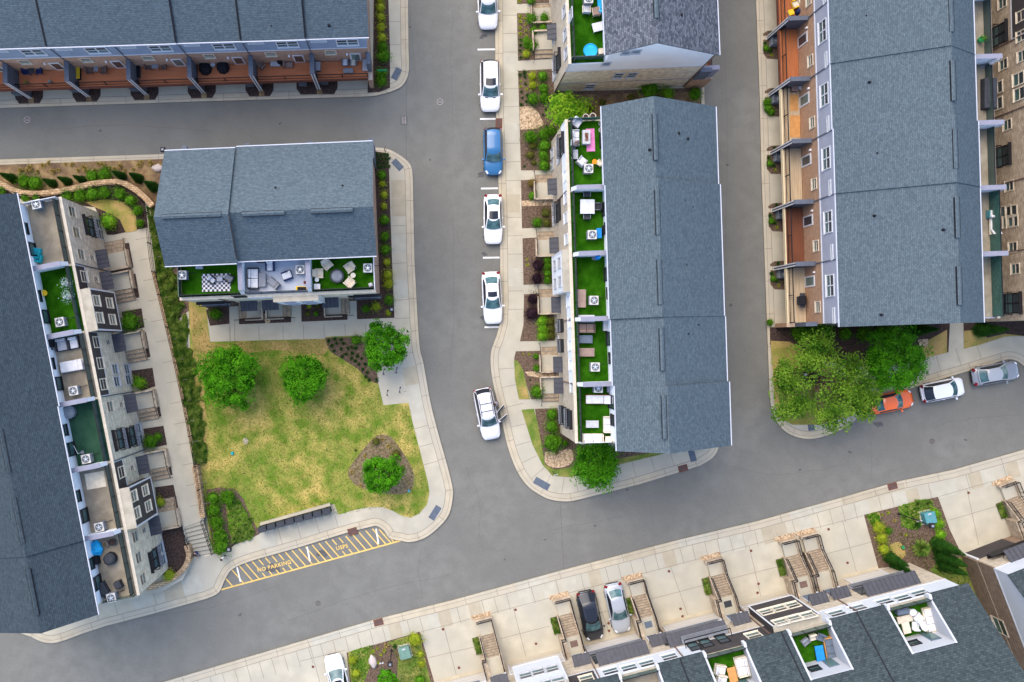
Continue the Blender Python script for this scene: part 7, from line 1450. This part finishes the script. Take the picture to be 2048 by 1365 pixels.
put('box', 275, 145, ZD, 0, 'black', 'charcoal', 'black tall box beside the third deck divider', .62, 1.1); put('table', 314, 135, ZD, 0, 'grey', 'charcoal', 'round-looking glass deck table under the brick wall', .62, .62); put('chair', 299, 136, ZD, 0, 'brown', 'charcoal', 'brown deck chair left of the glass table', .55, .55); put('chair', 330, 136, ZD, 180, 'brown', 'charcoal', 'brown deck chair right of the glass table', .55, .55)
put('rcover', 412, 140, ZD, 0, 'black', 'charcoal', 'black covered round chair, left of the small white table', 1.15); put('rcover', 447, 137, ZD, 0, 'black', 'charcoal', 'black covered round chair, right of the small white table', 1.15); put('round', 428, 133, ZD, 0, 'pale_grey', 'grey', 'small round white table between two black covered chairs', .42)
put('chaise', 522, 132, ZD, 140, 'taupe', 'brown', 'tan deck lounger left of the black barbecue', .95, .55); put('rcover', 561, 127, ZD, 0, 'black', 'black', 'small black kettle barbecue on a red deck', .52); put('low', 552, 129, ZD, 0, 'pale_grey', 'grey', 'pale grey bench under the black kettle barbecue', .9, .6); put('chaise', 577, 132, ZD, 0, 'taupe', 'brown', 'tan deck lounger right of the black barbecue', .9, .5)
put('box', 637, 136, ZD, 0, 'pale_grey', 'charcoal', 'white-topped bin beside the last deck divider', .42, .75); put('arm', 691, 125, ZD, -90, 'white_cloth', 'grey', 'white deck armchair, left of the pair on the end deck', .75, .6); put('arm', 707, 125, ZD, -90, 'cream', 'grey', 'patterned cream deck armchair, right of the pair on the end deck', .75, .6); put('low', 697, 144, ZD, 0, 'grey', 'grey', 'grey low table before the pair of deck armchairs', .9, .42); put('low', 731, 133, ZD, 0, 'pale_grey', 'lavender_cap', 'white narrow sideboard at the end screen', .5, 1.05)
# --- ground air conditioners between garages
for i, (px, py) in enumerate([(38, 187), (153, 180), (271, 178), (388, 173), (502, 169), (607, 168), (649, 165)]):
    put('ac', px, py - 2, ZB, 0, 'ac_dark', 'ac_dark', 'dark grey air conditioner under the red decks, %s from the left' % ORD[i], group='ground air conditioners, brick row')
for i, (px, py) in enumerate([(1546, 87), (1549, 202), (1554, 317), (1559, 432), (1561, 550)]):
    put('ac', px, py, ZB, 90, 'ac_dark', 'ac_metal', 'grey air conditioner beside the right alley, %s from the top' % ORD[i], group='ground air conditioners, right row')
# --- right row decks
put('arm', 1590, 11, ZD, 200, 'cream', 'yellow', 'cream yellow armchair on the orange deck at the top', .7, .75); put('low', 1579, 28, ZD, 20, 'yellow', 'cream', 'yellow low table on the orange deck at the top', .5, .5); put('rcover', 1594, 27, ZD, 0, 'navy', 'navy', 'navy round pot cover under the top deck divider', .5)
put('box', 1586, 178, ZD, 0, 'taupe', 'brown', 'taupe chest under the second right deck divider', .55, .65); put('low', 1598, 176, ZD, 0, 'white_cloth', 'black', 'black and white side table beside the taupe chest', .5, .55)
rug(1588, 206, ZD, 90, 1.5, .75, 'wood', 'brown mat, upper one, on the pale right deck', 'mat', 'mat'); rug(1590, 253, ZD, 90, 2.0, .95, 'wood', 'brown mat, lower one, on the pale right deck', 'mat', 'mat')
put('bbq', 1598, 602, ZD, 0, 'black', 'charcoal', 'black barbecue on the lowest right deck', .62, 1.35)
# --- right row, front terraces
put('chaise', 1985, 450, ZF, 90, 'white_cloth', 'cream', 'white lounger beside the green screen at the right', 1.8, .8); put('arm', 1980, 430, ZF, 90, 'white_cloth', 'box_teal', 'white and teal armchair above the white lounger', .7, .75); put('cover', 1974, 190, ZF, 0, 'charcoal', 'black', 'large charcoal tarpaulin on a right edge terrace', 1.1, 2.6); put('umb', 1965, 132, ZF, 10, 'white_cloth', 'grey', 'white closed parasol on a right edge terrace'); put('pot', 1958, 82, ZF, 0, 'green_plastic', 'leaf_green', 'green potted plants by the first white divider, right edge', .5, .8)
# --- street furniture and utility boxes
put('util', 810, 1302, ZB, 14, 'box_green', 'box_green', 'pale green utility box in the flower bed with the boulder'); put('util', 1852, 1034, ZB, 14, 'box_teal', 'box_teal', 'teal utility box in the bed at the lower right')
def boulder(px, py, lx, ly, ang, label):
    rnd = random.Random(9); q = MB(); n = 12; rings = [(1.0, 0), (1.05, .12), (.85, .3), (.45, .38)]; jit = [1 + rnd.uniform(-.15, .12) for _ in range(n)]
    vs = [(lx / 2 * k * jit[i] * math.cos(i / n * 6.283), ly / 2 * k * jit[i] * math.sin(i / n * 6.283), z) for k, z in rings for i in range(n)]; q.add(vs, [(r_ * n + i, r_ * n + (i + 1) % n, (r_ + 1) * n + (i + 1) % n, (r_ + 1) * n + i) for r_ in range(3) for i in range(n)] + [tuple(range(3 * n, 4 * n))])
    return tag(link('boulder', q.mesh('boulder', 'boulder', True), None, P(px, py, ZB), R(ang)), label, 'boulder')
boulder(746, 1323, .75, 1.3, 15, 'pale flat boulder in the bottom flower bed')
boulder(317, 337, 1.2, .75, 0, 'pale flat stone at the right end of the dry slope')
# cluster mailboxes
for i in range(8):
    f = i / 7; px = 529 + (656 - 529) * f; py = 1053.5 + (1018.5 - 1053.5) * f
    t = thing('mailbox_unit', 'dark cluster mailbox behind the hatched kerb, %s from the left' % ORD[i], 'mailbox', P(px, py, ZB), R(15.2), 'row of cluster mailboxes')
    rb('cabinet', 'charcoal', t, 0, 0, .35, .74, .45, 1.05, .02); rb('hood', 'charcoal', t, 0, -.02, 1.401, .78, .52, .05, .015); rb('pedestal', 'charcoal', t, 0, 0, 0, .3, .25, .35, 0)
    q = MB(); [q.box(-.34 + .235 * c_ + .01, -.34 + .235 * c_ + .215, -.24, -.226, .42 + .19 * r_, .42 + .19 * r_ + .17) for c_ in range(3) for r_ in range(5)]; q.build('mail_door', 'grey', t)
q = MB(); a_ = P(523, 1049, 0); b_ = P(662, 1010, 0); d_ = (b_ - a_).normalized(); n_ = Vector((-d_.y, d_.x, 0)); q.add([a_ + n_ * 0 + Vector((0, 0, ZB)), b_ + Vector((0, 0, ZB)), b_ + n_ * .25 + Vector((0, 0, ZB)), a_ + n_ * .25 + Vector((0, 0, ZB))] + [v + Vector((0, 0, .5)) for v in (a_ + Vector((0, 0, ZB)), b_ + Vector((0, 0, ZB)), b_ + n_ * .25 + Vector((0, 0, ZB)), a_ + n_ * .25 + Vector((0, 0, ZB)))], [(4, 5, 6, 7), (0, 1, 5, 4), (1, 2, 6, 5), (2, 3, 7, 6), (3, 0, 4, 7)])
tag(q.build('low_wall', 'concrete'), 'low concrete wall behind the row of mailboxes', 'wall')
# bike racks
for i, (px, py, lb) in enumerate(((768, 744, 'upper left'), (793, 741, 'upper right'), (775, 786, 'lower left'), (800, 780, 'lower right'))):
    t = thing('bike_rack', 'small dark bike rack hoop on the pad, the %s one' % lb, 'bike rack', P(px, py, ZB), R(82), 'bike racks on the concrete pad'); q = MB()
    q.tube((-.22, 0, 0), (-.22, 0, .7), .025); q.tube((.22, 0, 0), (.22, 0, .7), .025)
    for k in range(8): a_ = math.pi * k / 8; b_ = math.pi * (k + 1) / 8; q.tube((.22 * math.cos(a_), 0, .7 + .22 * math.sin(a_)), (.22 * math.cos(b_), 0, .7 + .22 * math.sin(b_)), .025)
    q.build('hoop', 'navy', t); q = MB(); q.cyl(-.22, 0, 0, .02, .07); q.build('foot_plate', 'black_metal', t); q = MB(); q.cyl(.22, 0, 0, .02, .07); q.build('foot_plate', 'black_metal', t)
# sign posts
for px, py, an, m, lb in ((771, 306, 70, 'brown', 'thin street sign post at the corner above the three-unit building'), (1105, 943, 15, 'pale_grey', 'thin street sign post in the grass of the island corner'), (766, 150, 0, 'green_plastic', 'green street name sign among shrubs at the brick row end'), (1823, 1036, 15, 'white_trim', 'small white sign left of the teal utility box'), (764, 1316, 10, 'white_trim', 'small white garden sign between boulder and green utility box')):
    t = thing('sign_post', lb, 'sign', P(px, py, ZB), R(an)); q = MB(); q.tube((0, 0, 0), (0, 0, 2.3 if py < 1000 and m != 'green_plastic' else 1.6), .03); q.build('post', 'black_metal', t); h_ = 2.3 if py < 1000 and m != 'green_plastic' else 1.6; q = MB(); q.box(-.45 if m == 'green_plastic' else -.2, .45 if m == 'green_plastic' else .2, -.05, .05 if m == 'green_plastic' else -.02, h_ - .35, h_); q.build('sign_plate', m, t)
# garden lights and valve lids
for px, py, m, lb in ((465, 907, 'teal', 'teal valve lid in the left part of the lawn'), (818, 982, 'box_teal', 'teal valve box at the edge of the mulch island'), (1805, 1095, 'green_plastic', 'green valve box in the bed at the lower right')):
    q = MB(); q.cyl(0, 0, 0, .22, .17, .13, n=12); tag(link('valve_box', q.mesh('valve_box', m), None, P(px, py, ZB)), lb, 'valve box')
# driveway pads and plots between the garages of the two brick rows
for i, px in enumerate((62, 177, 293, 407.5, 523, 643)):
    w = 28 if px < 600 else 41; y = 206 - (px - 61) * .0315; c_ = px - 4 if px < 600 else 634
    patch('mulch_bed', 'dark_mulch', [(c_ - w, y - 50), (c_ + w, y - 52), (c_ + w, y - 11), (c_ + w - 7, y + 1), (c_ - w + 8, y + 2), (c_ - w, y - 10)], ZB + .004)
    if px < 650: patch('gravel_patch', 'straw_mulch', [(px - 5 + (0 if px < 600 else -4), y - 12), (px + 5 + (0 if px < 600 else -4), y - 12), (px + 6 + (0 if px < 600 else -4), y + 1), (px - 5 + (0 if px < 600 else -4), y + 1)], ZB + .012)
for y in (88, 203, 318, 433, 549): 
    x = 1512 + y * .031; patch('mulch_bed', 'mulch', [(x + 12, y - 8), (x + 14, y - 8), (x + 60, y - 9), (x + 60, y + 31), (x + 20, y + 30), (x + 12, y + 20)], ZB + .004)
    patch('mulch_bed', 'mulch', [(x + 11, y - 20), (x + 20, y - 26), (x + 60, y - 28), (x + 60, y - 18), (x + 12, y - 16)], ZB + .004)
# ---------------------------------------------------------------- people
def person(label, loc, rz, shirt, pants, hair, pose, held=None):
    """one continuous skinned body; pose gives the joints"""
    t = thing('person', label, 'person', loc, rz); J = pose; vs = []; es = []; rad = []
    def add(p, r, par=None):
        vs.append(Vector(p)); rad.append(r)
        if par is not None: es.append((par, len(vs) - 1))
        return len(vs) - 1
    pel = add(J['pelvis'], .135); ch = add(J['chest'], .15, pel); nk = add(J['neck'], .06, ch); hd = add(J['head'], .092, nk); tp = add(Vector(J['head']) + (Vector(J['head']) - Vector(J['neck'])).normalized() * .10, .075, hd)
    fw = Vector(J.get('face', (1, 0, 0)))
    for s in (-1, 1):
        k = 'r' if s < 0 else 'l'; hip = add(J['hip' + k], .095, pel); kn = add(J['knee' + k], .06, hip); an = add(J['ankle' + k], .042, kn); add(J['toe' + k], .035, an)
        sh = add(J['sho' + k], .065, ch); el = add(J['elb' + k], .042, sh); wr = add(J['wri' + k], .028, el); d = (vs[wr] - vs[el]).normalized(); pm = add(vs[wr] + d * .06, .032, wr)
        side = d.cross(Vector((0, 0, 1)) if abs(d.z) < .9 else Vector((1, 0, 0))).normalized()
        for q_i, (o_, ln) in enumerate(((-.03, .065), (-.01, .078), (.01, .074), (.03, .058))):
            f1 = add(vs[pm] + d * .03 + side * o_, .010, pm); f2 = add(vs[f1] + d * ln * .6 + Vector((0, 0, -.012)), .009, f1); add(vs[f2] + d * ln * .4 + Vector((0, 0, -.022)), .008, f2)
        th = add(vs[wr] + d * .03 - side * .035, .011, wr); add(vs[th] + d * .045 - side * .012, .009, th)
    me = bpy.data.meshes.new('body'); me.from_pydata([tuple(v) for v in vs], es, []); o = link('body', me, t)
    md = o.modifiers.new('skin', 'SKIN'); me_s = me.skin_vertices[0].data if me.skin_vertices else None
    if me_s is None:
        bm = bmesh.new(); bm.from_mesh(me); bm.verts.layers.skin.verify(); bm.to_mesh(me); bm.free(); me_s = me.skin_vertices[0].data
    for i, r_ in enumerate(rad): me_s[i].radius = (r_ * (1.25 if i == 1 else 1), r_); me_s[i].use_root = (i == 0)
    sub = o.modifiers.new('sub', 'SUBSURF'); sub.levels = 1; sub.render_levels = 2
    bpy.context.view_layer.update(); dg = bpy.context.evaluated_depsgraph_get(); nm = bpy.data.meshes.new_from_object(o.evaluated_get(dg)); o.modifiers.clear(); o.data = nm
    nm.materials.clear()
    for m in ('skin', shirt, pants, hair): nm.materials.append(M_(m))
    segs = [(vs[a], vs[b], max(rad[a], rad[b])) for a, b in es]
    for p in nm.polygons:
        c_ = p.center; best = min(range(len(es)), key=lambda k: (lambda a, b: (c_ - (a + (b - a) * max(0, min(1, (c_ - a).dot(b - a) / max(1e-6, (b - a).length_squared))))).length)(vs[es[k][0]], vs[es[k][1]])); e = es[best]
        b = e[1]; mi = 0
        if b == 1: mi = 1
        elif b in (tp,): mi = 3
        elif b == hd: mi = 0 if c_.z < vs[hd].z + .02 else 3
        else:
            k = (b - 5) % 1; 
            loc_i = b - 5; per = (len(vs) - 5) // 2; li = loc_i % per
            if li in (0, 1, 2): mi = 2
            elif li == 3: mi = 3
            elif li in (4, 5): mi = 1
        p.material_index = mi; p.use_smooth = True
    q = MB(); q.lathe([(.09, -.02), (.105, .03), (.085, .09), (.03, .12)], n=12); h_ = q.build('hair', hair, o, True); h_.location = Vector(J['head']) + Vector((-.02 * fw.x, -.02 * fw.y, .03))
    q = MB(); H_ = Vector(J['head']); sd = Vector((-fw.y, fw.x, 0)); q.rbox(0, 0, -.02, .03, .025, .04, 0, .008); n_ = q.build('nose', 'skin', o); n_.location = H_ + fw * .10
    for s in (-1, 1): q = MB(); q.rbox(0, 0, 0, .012, .018, .012); e_ = q.build('eye', 'black', o); e_.location = H_ + fw * .088 + sd * s * .033 + Vector((0, 0, .012)); q = MB(); q.rbox(0, 0, -.025, .03, .02, .05, 0, .008); e_ = q.build('ear', 'skin', o); e_.location = H_ + sd * s * .095
    return t
stand = dict(pelvis=(0, 0, .95), chest=(.02, 0, 1.32), neck=(.03, 0, 1.50), head=(.05, 0, 1.63), hipr=(0, -.09, .90), kneer=(.03, -.10, .49), ankler=(0, -.10, .09), toer=(.15, -.11, .04), hipl=(0, .09, .90), kneel=(.05, .10, .49), anklel=(.02, .10, .09), toel=(.17, .11, .04),
             shor=(.02, -.19, 1.40), elbr=(.02, -.25, 1.12), wrir=(.12, -.24, .90), shol=(.02, .19, 1.40), elbl=(.04, .25, 1.12), wril=(.20, .20, .98))
sit = dict(pelvis=(0, 0, .12), chest=(.12, 0, .48), neck=(.17, 0, .64), head=(.22, 0, .76), hipr=(.04, -.10, .12), kneer=(.42, -.14, .22), ankler=(.46, -.14, -.20), toer=(.60, -.15, -.25), hipl=(.04, .10, .12), kneel=(.43, .14, .22), anklel=(.46, .14, -.20), toel=(.60, .15, -.25),
           shor=(.13, -.18, .56), elbr=(.28, -.24, .36), wrir=(.44, -.12, .30), shol=(.13, .18, .56), elbl=(.28, .24, .36), wril=(.45, .10, .30))
lean = dict(stand); lean.update(chest=(.18, 0, 1.26), neck=(.28, 0, 1.40), head=(.36, 0, 1.50), shor=(.20, -.19, 1.33), elbr=(.42, -.22, 1.16), wrir=(.62, -.16, 1.10), shol=(.20, .19, 1.33), elbl=(.42, .22, 1.14), wril=(.62, .14, 1.08))
person('person in dark blue clothes sitting at the foot of the concrete steps', P(392, 1103, .45), R(-70), 'navy', 'denim', 'hair', sit)
person('person in a white shirt standing on the pavement below the round shrubs', P(449, 1112, ZS), R(-40), 'white_cloth', 'navy', 'hair', stand)
person('person in purple grey top leaning into the white SUV by its open door', P(994, 805, ZS), R(195), 'lavender_cap', 'denim', 'hair', lean)
q = MB(); q.rbox(0, 0, 0, .55, .38, .02); tag(link('paper_sheet', q.mesh('paper_sheet', 'beige'), None, P(413, 1109, ZS + .004), R(20)), 'flat tan cardboard lying at the foot of the steps', 'cardboard')
